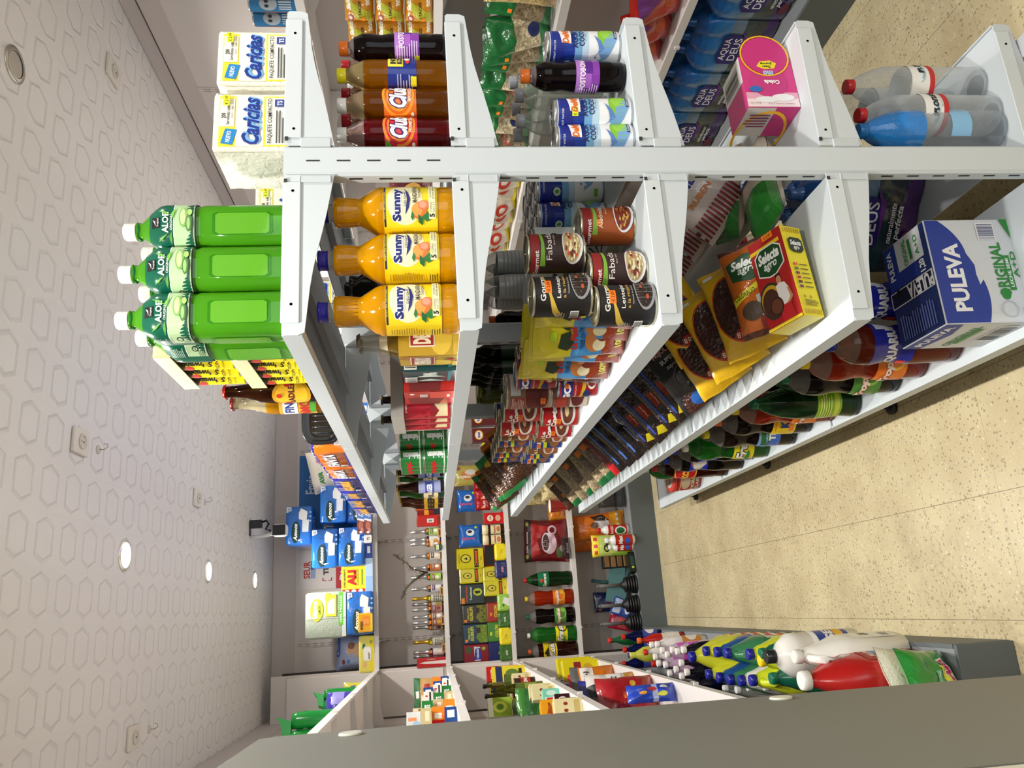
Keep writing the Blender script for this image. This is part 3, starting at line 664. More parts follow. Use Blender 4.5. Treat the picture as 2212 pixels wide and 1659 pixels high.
CL = lambda c1, c2, nm: [('o', .62, .55, .5, .5, .16, c2), ('o', .62, .55, .36, .36, .16, c2), ('t', 'Club', .6, .55, .56, .62, '2a1a6a', .1, .3), ('t', 'Club', .6, .56, .52, .54, 'ffffff', .04, .3), ('t', nm, .66, .2, .4, .1, 'f8e8d8', .01), ('e', .2, .12, .05, .05, 'e8e0c8')]
bottle('clubo', 'soda_bottle', 'bottle', STRT, 'a05a04:t', 'f0f0ec:g', (.31, .6, 'e2701e:g'), CL('e2701e', 'f29a2a', 'MERENGADA'), top='d8c49c:t', fill=.8)
bottle('clubr', 'soda_bottle', 'bottle', STRT, '7a0a14:t', 'f0f0ec:g', (.31, .6, 'd02436:g'), CL('d02436', 'e8862a', 'FRAMBUESA')+[('e', .2, .75, .12, .12, 'b01a30'), ('p', [(.05, .85), (.2, .8), (.3, .95), (.15, .98)], '3f9a3a')], top='c8a8a4:t', fill=.8)
bottle('redcap', 'soda_bottle', 'bottle', STRT, '5a1010:t', 'b01c28:g', (.31, .6, 'b0202c:g'), top='b89890:t', fill=.8)
def row(key, lab, x, y, Y, z, rz=0, grp=None, s=1): put(key, lab, (px(x, y, Y), Y, z), rz, grp, s=s)
row('dk', 'small dark soda bottle with orange cap and purple label, upper right row', 850, 107, 1.42, Z2, 8, 'small soda bottles on the right shelf')
row('inca', 'small amber soda bottle with yellow cap and blue label', 850, 165, 1.42, Z2, -4, 'small soda bottles on the right shelf', 1.02)
row('clubo', 'small amber soda bottle with white cap and orange label', 850, 229, 1.42, Z2, -14, 'small soda bottles on the right shelf', 1.02)
row('clubr', 'small dark red soda bottle with white cap and red label, next to the post', 850, 292, 1.42, Z2, -16, 'small soda bottles on the right shelf', 1.02)
for y, l in ((147, 'behind the blue-labelled one'), (207, 'behind the orange-labelled one'), (262, 'behind the red-labelled one')):
    row('redcap', 'small red-capped soda bottle in the second row, '+l, 850, y, 1.53, Z2, 0, 'red-capped sodas in the second row', 1.03)
for y, Y in ((190, 1.6), (240, 1.61)): row('clubo', 'amber soda bottle in the third row, %s' % ('right' if y < 200 else 'left')+' of two', 850, y, Y, Z2, 0, 'small soda bottles on the right shelf')
# coconut water cans, right side of level three
COC = [('r', -.3, .62, 1.3, 1, '1c3c9c:g'), ('r', -.3, .8, 1.3, .97, '16288a'), ('r', -.3, .52, 1.3, .64, '7ab4e0'), ('r', -.3, .42, 1.3, .53, 'c4e0f2'), ('r', -.3, -.02, 1.3, .43, 'f2f5f6'), ('t', 'COCONUT WATER', .4, .94, .55, .03, 'e8ecf8', .01),
    ('p', [(.62, .84), (.95, .88), (.98, .7), (.6, .7)], 'f0f2f4'), ('t', 'DeMi', .78, .78, .36, .1, 'e8741e', .05, .2), ('t', 'AGUA', .72, .64, .42, .085, '1a2460', .03), ('t', 'COCO', .74, .54, .38, .08, '1a2460', .03), ('t', 'Con Pulpa', .76, .48, .22, .03, '3a9ad0'),
    ('e', .8, .16, .28, .14, '8cc83a:g'), ('e', .86, .16, .16, .11, '9ed84a'), ('p', [(.15, .3), (.3, .24), (.45, .3), (.55, .22), (.7, .2), (.9, .06), (.7, .02), (.45, .1), (.3, .16)], '7aa8d8'), ('p', [(.34, .36), (.44, .28), (.6, .3), (.8, .36), (.66, .26), (.5, .2)], '5a86c4'), ('e', .32, .33, .03, .014, '5a86c4'), ('e', .24, .28, .025, .012, '7aa8d8'),
    ('e', .14, .73, .1, .06, 'd8ecd0'), ('e', .14, .73, .06, .035, '4a9a3a'), ('r', .7, .02, .96, .06, '1a2460'), ('t', '500ml', .83, .04, .2, .025, 'ffffff'), ('r', .02, .06, .2, .12, '7cc040')]
can('coco', 'coconut_water_can', 'can', .0335, .17, 'f2f5f6:g', COC, rim='c2c6c8:m', lidcol='bfc4c6:m')
for y, Y, r, l in ((104, 1.445, -42, 'rightmost, at the shelf tip'), (250, 1.42, -40, 'with a yellow price sticker'), (306, 1.43, -36, 'partly hidden by the post')):
    row('coco', 'tall white and blue coconut water can, '+l, 1290, y, Y, Z3, r, 'coconut water cans on the right shelf', 1.0 if y > 150 else .985)
o = PROTO['coco']
g = G(); S0 = round_surf([(.0335, 0), (.0335, .17)], .12); S = lambda a, b, o: S0(a+.012, b, o); art(g, S, [('r', 0, 0, 1, 1, 'e6f01e'), ('t', '€ 1.25', .5, .5, .8, .5, '33330a')], .02, .013, .005, .002)
q = [c for c in COL.objects if c.get('label', '').endswith('yellow price sticker')][0]; g.obj('price_sticker', q)
row('dk', 'dark soda bottle with orange cap and purple label between the coconut water cans', 1250, 166, 1.43, Z3, -46, None, 1.0)
bottle('clr', 'water_bottle', 'bottle', STRT, 'cfd4cc:c', 'a4a8ae:g', None, (), k=(1.05, 1.0))
for i, (y, Y) in enumerate(((208, 1.535), (262, 1.54), (236, 1.6), (292, 1.6), (180, 1.61))):
    row('clr', 'clear bottle with grey cap, %s' % ('front right of the wrapped clear bottles', 'front left of the wrapped clear bottles', 'middle of the second row of clear bottles', 'second row of clear bottles, beside the post', 'right end of the second row of clear bottles')[i], 1260, y, Y, Z3, 0, 'clear grey-capped bottles behind the coconut cans')
# pink drink-powder box, right side of level four
PK = [('r', 0, 0, 1, 1, 'd43c84'), ('r', 0, .82, 1, 1, 'f3dfe0'), ('r', 0, .72, 1, .84, 'e9a9c0'), ('e', .52, .52, .36, .3, 'c93a80'), ('e', .3, .82, .22, .07, 'f2f2f2'), ('e', .62, .86, .22, .06, 'eceef0'), ('o', .5, -.02, .48, .42, .07, 'f4b81c'), ('e', .5, -.02, .44, .38, 'cc2f7c'), ('p', [(.3, .14), (.42, .08), (.62, .1), (.7, .2), (.56, .26), (.36, .24)], 'f0dc28'), ('t', 'San', .5, .21, .16, .05, '24400e', .04), ('t', 'Jorge', .5, .14, .24, .06, '24400e', .04), ('t', 'mo', .5, .33, .2, .09, 'a9c8e8', .06), ('t', 'Colada', .46, .52, .3, .08, 'ffffff', .04), ('e', .8, .66, .12, .06, '2f6fc0'), ('t', 'Contiene 12 sobres x 20 g', .36, .95, .5, .035, '5a3a4a'), ('t', 'Rinde 1 litro', .86, .94, .2, .03, '5a3a4a')]
carton('pink', 'drink_powder_box', 'box', .122, .137, .1, 'd43c84:g', PK, side='cc3a80:g', topc='cfcac6', TA=[('r', 0, 0, .45, 1, 'c4337a'), ('o', .5, 1.0, .5, .9, .1, 'f4b81c')]+LINES(.5, .2, .95, .7, 5, '8a2a5a'), SA=[('r', 0, 0, 1, .5, 'd8d4d0')]+BAR(.1, .1, .9, .45, 12, '2a2a2a', False))
p = at(1650, 126, 1, 1.42)
put('pink', 'pink drink powder box lying on its side at the right shelf tip', (p.x, 1.47, Z4+.0615), rot=(0, radians(-90), radians(3)))
# water bottles on the right side of the lowest shelf
WAT = [(.03, 0), (.043, .003), (.0475, .015), (.0465, .04), (.0475, .05), (.0465, .07), (.0475, .085), (.0465, .1), (.0475, .115), (.047, .17), (.0445, .18), (.047, .2), (.0465, .24), (.04, .27), (.027, .3), (.0155, .318), (.0145, .33)]
WL = [('r', -.3, 0, 1.3, 1, 'e9ebe8'), ('r', -.3, 0, 1.3, .22, 'c22a32'), ('e', .2, .6, .2, .22, '9ab8c8'), ('e', .2, .62, .13, .14, 'c8dde4'), ('t', 'Monssalus', .56, .6, .8, .34, '20242c', .03, .3), ('t', 'agua mineral natural', .56, .3, .5, .08, '6a6e74')]+LINES(1.0, .3, 1.25, .95, 5, '7a7e84')
bottle('mons', 'water_bottle', 'bottle', WAT, 'dfe6ea:c', 'c81c26:g', (.42, .59, 'e9ebe8:g'), WL, caph=.017)
for x, y, Y, r, l in ((2090, 197, 1.46, 60, 'right one of the two, at the shelf tip'), (2140, 258, 1.44, 20, 'left one of the two')):
    row('mons', 'large clear water bottle with red cap, '+l, 1950, y-8, Y, Z5, r, 'red-capped water bottles on the lowest right shelf', .98)
bottle('aqua', 'water_bottle', 'bottle', WAT, 'c2ccd4:c', '1476c8:g', (.6, .96, '1a7fd0:f'), [('r', .2, -.9, .8, -.5, '8ac0e8')], labn='shrink_sleeve')
row('aqua', 'clear water bottle in blue film with blue cap, next to the post', 1950, 284, 1.44, Z5, 0)
g = G()
row('mons', 'clear water bottle standing behind with a striped neck film', 1900, 236, 1.57, Z5, 120, 'red-capped water bottles on the lowest right shelf', 1.05)
bag('rice1', 'rice_bag', 'bag', .15, .24, .07, 'cfc6b4:f', [('r', 0, .6, 1, 1, '2f8c34:f'), ('r', .2, .3, .8, .45, '2a2a6a'), ('t', 'COSTEÑO', .5, .375, .5, .1, 'ffffff', .03)], seed=4)
for x, y, Y, r, l in ((1.04, 0, 1.6, 20, 'nearest the pink box'), (1.12, 0, 1.72, -10, 'farther right behind the pink box')):
    put('rice1', 'white and green rice bag, '+l, (x, Y, Z4+.035), rot=(radians(-88), 0, radians(r+80)), group='rice bags behind the pink box')
# big food cans, left side of level three
def canart(top, body, red, title, tcol, bowl, food, dark=False):
    A = [('r', -.35, 0, 1.35, 1, body)]
    if red: A += [('r', -.35, .83, 1.35, 1.0, red), ('p', [(.1, .83), (.5, .8), (1.3, .86), (1.3, .82), (.5, .74), (.1, .72)], '7cae3a'), ('t', 'Gourmet', .12, .89, .52, .085, 'f6f2ee', .02)]
    else: A += [('t', 'Gourmet', .62, .87, .64, .1, 'f4f4ee', .02), ('p', [(-.1, .6), (.1, .7), (.4, .76), (.9, .9), (.9, .88), (.4, .71), (.15, .6), (.0, .5)], 'd8b84a')]
    if not dark:
        A += [('t', title, .5, .65, .56, .11, tcol, 0), ('t', 'Buen Sabor', .6, .55, .24, .035, 'd8c8b8'), ('r', .86, .44, 1.0, .54, '9ccf8a'), ('r', .94, .14, 1.08, .24, 'e8dcc0')]
    else:
        A += [('t', title, .6, .57, .5, .095, tcol, .01), ('t', 'a la riojana', .6, .47, .5, .075, 'd8a84a', .01), ('t', 'Contenido de verduras', .6, .4, .36, .03, 'd0d0c8')]
        A += LINES(-.3, .45, .16, .62, 4, 'a8a49a', 4)+BAR(-.28, .2, .12, .36, 16, '3a2c10')+[('r', -.2, .04, -.02, .14, 'e0d21c')]
    bx, by, brx, bry = (.5, .2, .36, .2) if not dark else (.68, .17, .36, .19)
    A += [('e', bx, by, brx, bry, bowl), ('e', bx-.01, by+.015, brx*.86, bry*.82, food[0])]
    q = random.Random(len(title))
    for i in range(46 if not dark else 60):
        a, r_ = q.random()*2*pi, q.random()**.5*.78; s_ = .035 if not dark else .014
        A.append(('e', bx-.01+brx*r_*cos(a), by+.015+bry*.9*r_*sin(a), s_*(.8+.5*q.random()), s_*.55*(.8+.4*q.random()), q.choice(food[1:])))
    if dark: A += [('e', bx+.02, by+.07, .035, .026, 'b8582a'), ('e', bx-.16, by-.02, .04, .03, 'b8502a'), ('e', bx+.12, by+.02, .03, .02, 'a06a4a')]
    return A
can('alb', 'food_can', 'can', .0405, .121, '9a4a1e:g', canart('', '9c4c1c', '8c1c1c', 'Albóndigas', 'f2e8d8', 'dfe0e4', ['7a2c10', '8c3a18', 'a8502a', '6a2410', 'c89a4a']), ribs=.0007, sticker=(-.022, .62, .013, .012, 'ff8a1e'))
can('fab', 'food_can', 'can', .0405, .121, '33201f:g', canart('', '33201f', '8c1c1c', 'Fabada', 'f2e8e0', 'e4e2e0', ['b8a070', 'e2d4a0', 'eadcae', 'd8c690', 'c84a3a', '6a2a1c', 'e8dcb4', 'f0e6c0']), ribs=.0007)
can('len', 'food_can', 'can', .0405, .121, '1b1818:g', canart('', '1b1818', None, 'Lentejas', 'f2f2ea', '9a9a9c', ['2a1c16', '3a2a20', '4a3626', '5a4a34', '20140e', '6a5a44'], True), ribs=.0007, sticker=(.006, .69, .028, .013, 'ff7f16', '€ 2.89'))
def cc(key, lab, x0, x1, y, Y, z, r, grp='large food cans at the near end'):
    put(key, lab, (px((x0+x1)/2, y, Y), Y, z), r, grp)
cc('alb', 'orange-brown meatball can with bowl picture, beside the post', 1258, 1385, 490, 1.5, Z3, 16)
cc('fab', 'dark brown bean stew can with white bowl, lower one on the shelf', 1272, 1392, 589, 1.455, Z3, 6)
cc('fab', 'dark brown bean stew can stacked on top, upper one', 1150, 1270, 548, 1.475, Z3+.1212, 4)
cc('len', 'black lentil can with orange price tag standing on the shelf at the front', 1280, 1400, 660, 1.425, Z3, -4)
cc('len', 'black lentil can with orange price tag stacked on top of another can', 1160, 1280, 641, 1.45, Z3+.1212, 0)
# hard-to-see palm-print packs and silver cans behind them
carton('palm', 'coconut_drink_carton', 'carton', .085, .2, .06, 'e6ebe9:g', [('t', 'Agua', .5, .72, .5, .1, '2a2e2c', .03, .3), ('t', 'de Coco', .5, .6, .6, .09, '2a2e2c', .03, .3), ('e', .7, .12, .3, .07, 'b8b89a'), ('e', .5, .86, .1, .05, 'c88a4a')]+[('p', [(.5, .25), (.5+.5*cos(a), .25+.2*sin(a)), (.5+.5*cos(a+.12), .25+.2*sin(a+.12))], '2c4a34') for a in [i*.4 for i in range(9)]], side='dfe6e4', topc='dde2e0')
for i in range(3): put('palm', 'white coconut drink carton printed with palm leaves, %s of the three behind the cans' % ('nearest', 'middle', 'farthest')[i], (.79-.012*i, 1.62+.1*i, Z3), -62, 'palm-print cartons behind the cans')
can('sil', 'coconut_water_can', 'can', .033, .17, 'e8eef2:g', COC, rim='c2c6c8:m', lidcol='bfc4c6:m', n=28)
k = 0
for i in range(3):
    for j in range(4):
        w_ = ('first', 'second', 'third', 'fourth')[j]
        put('sil', 'blue-topped coconut water can behind the post, %s row from the aisle, %s one back' % (('first', 'second', 'third')[i], w_), (.93+.07*i, 1.72+.068*j, Z3), 30*i, 'block of coconut water cans behind the post')
# instant coffee substitute box and bean bags, left side of level four
SEL = [('r', 0, 0, 1, 1, 'b0201e'), ('r', 0, .86, .9, .9, 'e8c81e'), ('p', [(.1, .82), (.3, .88), (.7, .88), (.9, .82), (.9, .62), (.6, .54), (.4, .54), (.1, .6)], 'f0ece0'), ('p', [(.13, .81), (.3, .865), (.7, .865), (.87, .81), (.87, .63), (.6, .555), (.4, .555), (.13, .61)], '1d4a24'), ('t', 'Selecta', .5, .77, .64, .12, 'f4f4ec', .05, .3), ('t', 'agro', .5, .65, .4, .09, 'f4f4ec', .02, .3),
    ('e', .3, .3, .34, .2, '3a3024'), ('e', .3, .3, .3, .17, 'c8a020'), ('e', .28, .28, .26, .15, '4a2a1e'), ('e', .62, .47, .07, .05, 'c88a64'), ('p', [(.55, .5), (.56, .54), (.68, .54), (.7, .47), (.66, .52), (.58, .51)], '241812'), ('p', [(.5, .42), (.62, .44), (.76, .42), (.84, .34), (.8, .2), (.52, .2)], 'ece8e0'), ('p', [(.84, .34), (.9, .24), (.7, .16), (.68, .19), (.82, .25), (.78, .36)], 'c88a64'), ('p', [(.5, .2), (.8, .2), (.86, .02), (.46, .02)], 'c8242a'), ('e', .4, .22, .2, .1, '3a2018'), ('e', .4, .22, .16, .08, '6a3a24'), ('r', 0, 0, 1, .03, 'e8d01e')]
SELS = [('r', 0, 0, 1, 1, 'f0dc28')]+[('r', .08+.11*i, .93, .12+.11*i, .985, 'b88a1c') for i in range(8)]+[('r', .08+.11*i, .015, .12+.11*i, .07, 'b88a1c') for i in range(8)]+[('p', [(.15, .84), (.3, .87), (.75, .87), (.88, .84), (.88, .74), (.7, .7), (.32, .7), (.15, .73)], '28301e'), ('t', 'Selecta', .52, .81, .56, .06, 'f4f4ec', .04, .3), ('t', 'agro', .52, .745, .3, .045, 'f4f4ec', .02, .3)]
for i, c in enumerate((('d8241e', 'f0c81e'), ('1e7a34', 'd8241e'), ('1e2a7a', 'd8241e'), ('d8241e', '2a4aa0'), ('241c1a', 'c8241e'), ('1e2a8a', 'd8241e'))):
    z = .56-.05*i; SELS += [('r', .12, z-.012, .3, z+.016, c[0]), ('r', .2, z-.012, .24, z+.016, c[1]), ('r', .4, z-.004, .8, z+.006, '4a4010')]
SELS += [('t', 'O', .2, .2, .1, .03, '1a1a1a', .04), ('t', 'O', .5, .2, .1, .03, '1a1a1a', .04)]+LINES(.15, .1, .85, .17, 5, '5a5010')
carton('sel', 'bean_carton', 'box', .098, .215, .06, 'b0201e:g', SEL, side='f0dc28:g', SA=SELS, topc='c8a820', sticker=(.12, .93, 'ff8a1e'))
put('sel', 'yellow and red bean carton picturing a woman in white, lying on the lower shelf', (.545, 1.5, Z4+.053), rot=pose(80, 68, -6))
bag('selb', 'bean_bag', 'bag', .13, .22, .06, 'c8661e:f', [('p', [(.1, .8), (.5, .86), (.9, .8), (.85, .6), (.5, .55), (.15, .6)], '1d4a24'), ('t', 'Selecta', .5, .76, .62, .1, 'e8ece4', .04, .3), ('t', 'agro', .5, .66, .4, .08, 'e8ece4', .02, .3), ('p', [(.05, .42), (.6, .52), (.62, .46), (.05, .34)], 'e0d428'), ('t', 'COLORADO', .3, .43, .44, .05, '2a3a10', .02, 0, 8), ('e', .66, .44, .08, .05, 'b88a64'), ('p', [(.5, .38), (.84, .38), (.86, .16), (.5, .16)], 'b8bcb8'), ('e', .36, .24, .2, .1, '4a3a2a'), ('p', [(.45, .16), (.86, .16), (.9, .04), (.42, .04)], '8a2a24')], seed=9, ends=(.06, '5a3020:s'))
put('selb', 'orange bean bag with green shield behind the yellow carton', (.56, 1.575, Z4+.075), rot=pose(78, 42, -8))
bag('dor', 'bean_bag', 'bag', .15, .235, .07, 'e2b31c:f', [('e', .48, .48, .38, .34, '3a1c18:s'), ('o', .48, .48, .4, .36, .05, 'c8381c'), ('p', [(.3, .2), (.4, .26), (.6, .26), (.7, .2), (.6, .14), (.4, .14)], 'b01c1c'), ('t', 'El Dorado', .5, .2, .32, .05, 'f4e8c8', .03, .2), ('r', .1, .9, .28, .94, 'e8e4dc')], seed=11, nx=26, ny=34, crease=.005, sticker=(.25, .85, 'ff8a1e'))
GB = 'bags of beans laid along the lower shelf'
def lean(key, lab, x, Y, th, tau, rz=-8, z=None, s=1, grp=GB, w_=.15): put(key, lab, (x, Y, (Z4+.006+w_/2*s*sin(radians(th))*cos(radians(tau))) if z is None else z), rot=pose(th, tau, rz), group=grp, s=s)
lean('dor', 'yellow bag of dark beans with red oval, nearest of the yellow bags', .55, 1.69, 74, 42)
lean('dor', 'yellow bag of dark beans, middle one, its yellow foot sticking out', .535, 1.78, 66, 34)
lean('dor', 'yellow bag of dark beans with yellow foot, farthest toward the aisle', .525, 1.89, 60, 30)
lean('dor', 'yellow bag of dark beans lying behind toward the middle of the shelf', .62, 1.9, 60, 30, z=Z4+.11)
bag('ramon', 'bean_bag', 'bag', .17, .25, .06, '1c1e22:f', [('p', [(.1, .92), (.5, .99), (.92, .93), (.85, .82), (.5, .86), (.18, .8)], '2a5aa8'), ('t', 'DON RAMON', .5, .89, .6, .07, 'e8ecf4', .03), ('t', 'FRIJOL NEGRO', .5, .74, .7, .08, 'b88a80', .04), ('t', 'SUPERIOR', .45, .64, .5, .05, 'c8c0b8', .02), ('t', 'supremo', .4, .54, .3, .05, 'b8b8b8', .01), ('o', .5, .34, .3, .18, .1, '4a4c50'), ('e', .35, .1, .12, .07, '2a6ac8'), ('e', .75, .16, .1, .06, 'd8caa8'), ('e', .78, .12, .05, .03, 'c83a2a')], seed=13, nx=26, ny=34, crease=.006, win=(.08, .92, -.1, .22, '4a2a22:s'), sticker=(0, .86, 'ff8a1e'))
lean('ramon', 'black bag of beans with blue scroll, wrapped in shiny film', .52, 2.0, 56, 28, w_=.17)
# ================================================================ GOODS along the aisle side of the gondola
# --- top shelf
TON = [('r', -.3, 0, 1.3, 1, 'efdc1e:g'), ('p', [(.1, .98), (.9, .98), (1.1, .8), (.6, .72), (.1, .8)], '3a3210'), ('t', 'Schweppes', .5, .62, .24, .62, '2a2a1a', .04, .2, 90), ('e', .3, .7, .13, .07, 'b8342a'), ('t', 'TONICA', .56, .24, .6, .06, '2a2a1a', .01), ('t', 'ORIGINAL', .5, .14, .4, .03, '2a2a1a'), ('p', [(.4, .42), (.6, .48), (.76, .4), (.6, .34)], 'c8b81c')]
def canpack(key, name, cat, r, h, nx, ny, col, A, film=None, tray=None, rz=0):
    can(key+'c', 'x', 'x', r, h, col, A, rim='c2c0b4:m', lidcol='c0beb2:m', n=24)
    def fn():
        t = thing(name, None, cat); src = None
        for j in range(ny):
            for i in range(nx):
                c = DEF[key+'c']() if src is None else copy_tree(src)
                if src is None: src = c
                c.name = 'drink_can'; c.location = ((i-(nx-1)/2)*2*r*1.01, (j-(ny-1)/2)*2*r*1.01, 0); c.rotation_euler = (0, 0, radians(rz)); c.parent = t
                if 'category' in c: del c['category']
        W_, D_ = nx*r*1.01, ny*r*1.01
        if tray:
            g = G(); g.box(-W_, W_, -D_, D_, h, h+.004, tray, bev=.001); g.box(-W_, W_, -D_-.002, -D_, h-.03, h+.004, tray); g.box(-W_-.002, -W_, -D_, D_, h-.03, h+.004, tray); g.obj('carrier', t)
        return t
    DEF[key] = fn
canpack('ton', 'tonic_can_pack', 'drink cans', .0265, .143, 2, 4, 'efdc1e:g', TON, tray='efe6b8:g', rz=-50)
put('ton', 'yellow tonic can pack standing on the top shelf, lower of two', (.585, 1.675, ZT), 0, 'yellow tonic can packs')
put('ton', 'yellow tonic can pack stacked on another pack, upper of two', (.588, 1.67, ZT+.1485), 1, 'yellow tonic can packs')
BL = [('e', .5, .5, .45, .48, 'c8921c:g'), ('e', .5, .5, .38, .4, 'e0b02a:g'), ('t', 'RADLER', .55, .5, .7, .16, '5a1a14', .05), ('e', .2, .6, .07, .08, 'b8241c'), ('e', .8, .6, .07, .08, 'b8241c'), ('e', .5, .8, .06, .07, 'b8241c')]
bottle('beer', 'beer_bottle', 'bottle', BEER, '3a1806:t', 'b02a24:m', (.12, .52, '4a220c:t'), BL, crown=True)
bottle('beerw', 'beer_bottle', 'bottle', BEER, 'd89a14:t', '8a2a22:m', (.12, .5, 'd8a43a:g'), [('r', .2, .5, .9, .9, 'e8e4da'), ('t', 'FINA', .55, .72, .5, .25, '1a3a8a', .04), ('t', 'AMOR', .5, .3, .7, .3, 'b82a24', .05), ('r', .3, .02, .7, .16, '4a9a34')], top='d8cfa8:t', fill=.62, crown=True)
for k_, x, y, l in (('beer', .6, 1.84, 'brown beer bottle with red crown cap, front one on the top shelf'), ('beer', .565, 1.925, 'brown beer bottle on the top shelf, aisle side, behind the front one'), ('beerw', .555, 2.0, 'clear golden beer bottle on the top shelf at the aisle edge'), ('beerw', .625, 1.96, 'clear golden beer bottle on the top shelf, inner one'), ('beer', .7, 1.85, 'brown beer bottle half hidden behind the tonic cans')):
    put(k_, l, (x, y, ZT), -42, 'beer bottles on the top shelf', s=1.04)
t = thing('baking_tray', 'black ribbed oval tray standing on the top shelf past the beer bottles', 'tray', (.575, 2.3, ZT+.002), 0, None, (radians(2), 0, radians(-8)))
g = G(); n = 36
g.rings([[(.07*q*abs(cos(2*pi*i/n))**.6*(1 if cos(2*pi*i/n) > 0 else -1), d, .058+.057*q*abs(sin(2*pi*i/n))**.6*(1 if sin(2*pi*i/n) > 0 else -1)) for i in range(n)] for q, d in ((.86, .04), (1, .02), (1, 0), (.9, .0), (.84, .012), (.6, .014))], '17181a:g'); g.obj('dish', t)
g = G()
for i in range(5): g.tube([(-.034+.017*i, .011, .03), (-.034+.017*i, .009, .058), (-.034+.017*i, .011, .086)], .0028, '2b2d30:g', 6)
g.obj('ribs', t)
def printed_pack(key, name, col, word, acc, w_=.2, h_=.118, d_=.25, tcol='ffffff'):
    """cans shrink-wrapped in printed film: rounded bumps along both sides"""
    def fn():
        g = G(); n = 4
        def outline(z, q):
            P = []
            for k in range(40):
                u = k/40; s = int(u*4); v = u*4-s
                c = [(-w_/2+w_*v, -d_/2), (w_/2, -d_/2+d_*v), (w_/2-w_*v, d_/2), (-w_/2, d_/2-d_*v)][s]
                m = 3 if s % 2 == 0 else 4
                b = .006*abs(sin(pi*v*m))-.004; nx, ny = [(0, -1), (1, 0), (0, 1), (-1, 0)][s]
                P.append(((c[0]+nx*b)*q, (c[1]+ny*b)*q, z))
            return P
        g.rings([outline(z, q) for z, q in ((0, .94), (.006, 1), (h_-.012, 1), (h_-.004, .97), (h_, .9))], [col+':f', col+':f', acc+':f', acc+':f'])
        A = [('t', word, .5, .62, .86, .4, '1a1a6a' if acc != '241c7a' else 'e8b01c', .09, .15), ('t', word, .5, .63, .82, .36, tcol, .05, .15), ('r', .03, .05, .97, .14, acc)]+BAR(.05, .2, .2, .4, 10)
        art(g, plane((-w_/2-.0025, 0, 0), (0, -1, 0), (0, 0, 1)), A, d_*.92, h_*.9, 0, .0012)
        art(g, plane((0, -d_/2-.0025, 0), (1, 0, 0), (0, 0, 1)), A, w_*.9, h_*.9, 0, .0012)
        return tag(g.obj(name), None, 'drink cans')
    DEF[key] = fn
printed_pack('fan', 'orange_soda_can_pack', 'ef7a14', 'FANTA', '2a2090')
printed_pack('aqs', 'sports_drink_can_pack', '2a2a9a', 'AQUARIUS', '241c7a', tcol='e8b04a')
PK3 = 'printed drink packs at the far part of the top shelf'
for i in range(2): put('fan', 'orange soda can pack on the top shelf, %s of two' % ('nearer', 'farther')[i], (.615, 2.6+.262*i, ZT), 1-2*i, PK3)
for i in range(4): put('aqs', 'dark blue drink can pack on the top shelf, %s from the orange packs' % ('first', 'second', 'third', 'fourth')[i], (.612, 3.125+.262*i, ZT), (2, -2, 1, 0)[i], PK3)
put('nap', 'napkin pack lying far back on the right half of the top shelf', (1.02, 2.5, ZT), 4, 'napkin packs on the top shelf')
# --- second shelf
DSP = [('r', 0, 0, 1, 1, 'b8941c'), ('e', .3, .3, .3, .2, 'd8b83a'), ('e', .8, .8, .2, .2, 'a8701c'), ('r', .12, .4, .9, .82, 'e8dcc8'), ('r', .14, .42, .88, .8, '9a2420'), ('t', 'DESPERADOS', .51, .61, .7, .3, 'f0e4d0', .06), ('p', [(.55, .1), (.6, .3), (.66, .12), (.8, .3), (.74, .1)], '3a7a2a'), ('e', .66, .14, .08, .07, 'b8201c'), ('r', 0, 0, .5, .1, 'c8a83a')]
def sixpack(key, name, label_col, A, bot, w_=.15, d_=.14, h_=.125, side=None):
    def fn():
        t = thing(name, None, 'beer pack'); g = G()
        for s in (-1, 1):
            g.box(-w_/2, w_/2, s*d_/2-.0006, s*d_/2+.0006, 0, h_, side or label_col); g.box(s*w_/2-.0006, s*w_/2+.0006, -d_/2, d_/2, 0, h_, side or label_col)
        g.box(-w_/2, w_/2, -d_/2, d_/2, 0, .002, label_col)
        art(g, plane((0, -d_/2-.0006, 0), (1, 0, 0), (0, 0, 1)), A, w_, h_); art(g, plane((-w_/2-.0006, 0, 0), (0, -1, 0), (0, 0, 1)), A, d_, h_)
        g.obj('carton', t); src = None
        for i in range(2):
            for j in range(2):
                c = DEF[bot]() if src is None else copy_tree(src)
                if src is None: src = c
                c.name = 'bottle'; c.location = ((i-.5)*w_*.48, (j-.5)*d_*.48, .0025); c.scale = (.88,)*3; c.parent = t
                if 'category' in c: del c['category']
        return t
    DEF[key] = fn
bottle('bclear', 'x', 'x', BEER, 'c8a43a:t', '8a8270:m', (.7, .78, 'd8cfae:g'), (), top='cfd0c4:c', fill=.74, crown=True)
sixpack('desp', 'beer_pack', 'b8941c', DSP, 'bclear')
put('desp', 'yellow and red beer carton with clear bottle necks, behind the juice bottles', (.6, 1.59, Z2), -10, None)
TEAL = [('r', 0, 0, 1, 1, '124a50:g'), ('r', .05, .1, .95, .16, '2a7a80'), ('p', [(.1, .2), (.3, .5), (.1, .8)], 'c8d8c8'), ('p', [(.5, .2), (.7, .5), (.5, .8)], 'c8d8c8'), ('t', '1906', .75, .5, .3, .3, 'e8ece4', .05)]+BAR(.02, .75, .5, .98)
carton('teal', 'beer_pack', 'beer pack', .13, .122, .13, '124a50:g', TEAL, side='124a50:g', left=TEAL, topc='8a7a5a')
put('teal', 'dark teal beer carton with barcode on the second shelf', (.6, 1.745, Z2), -6)
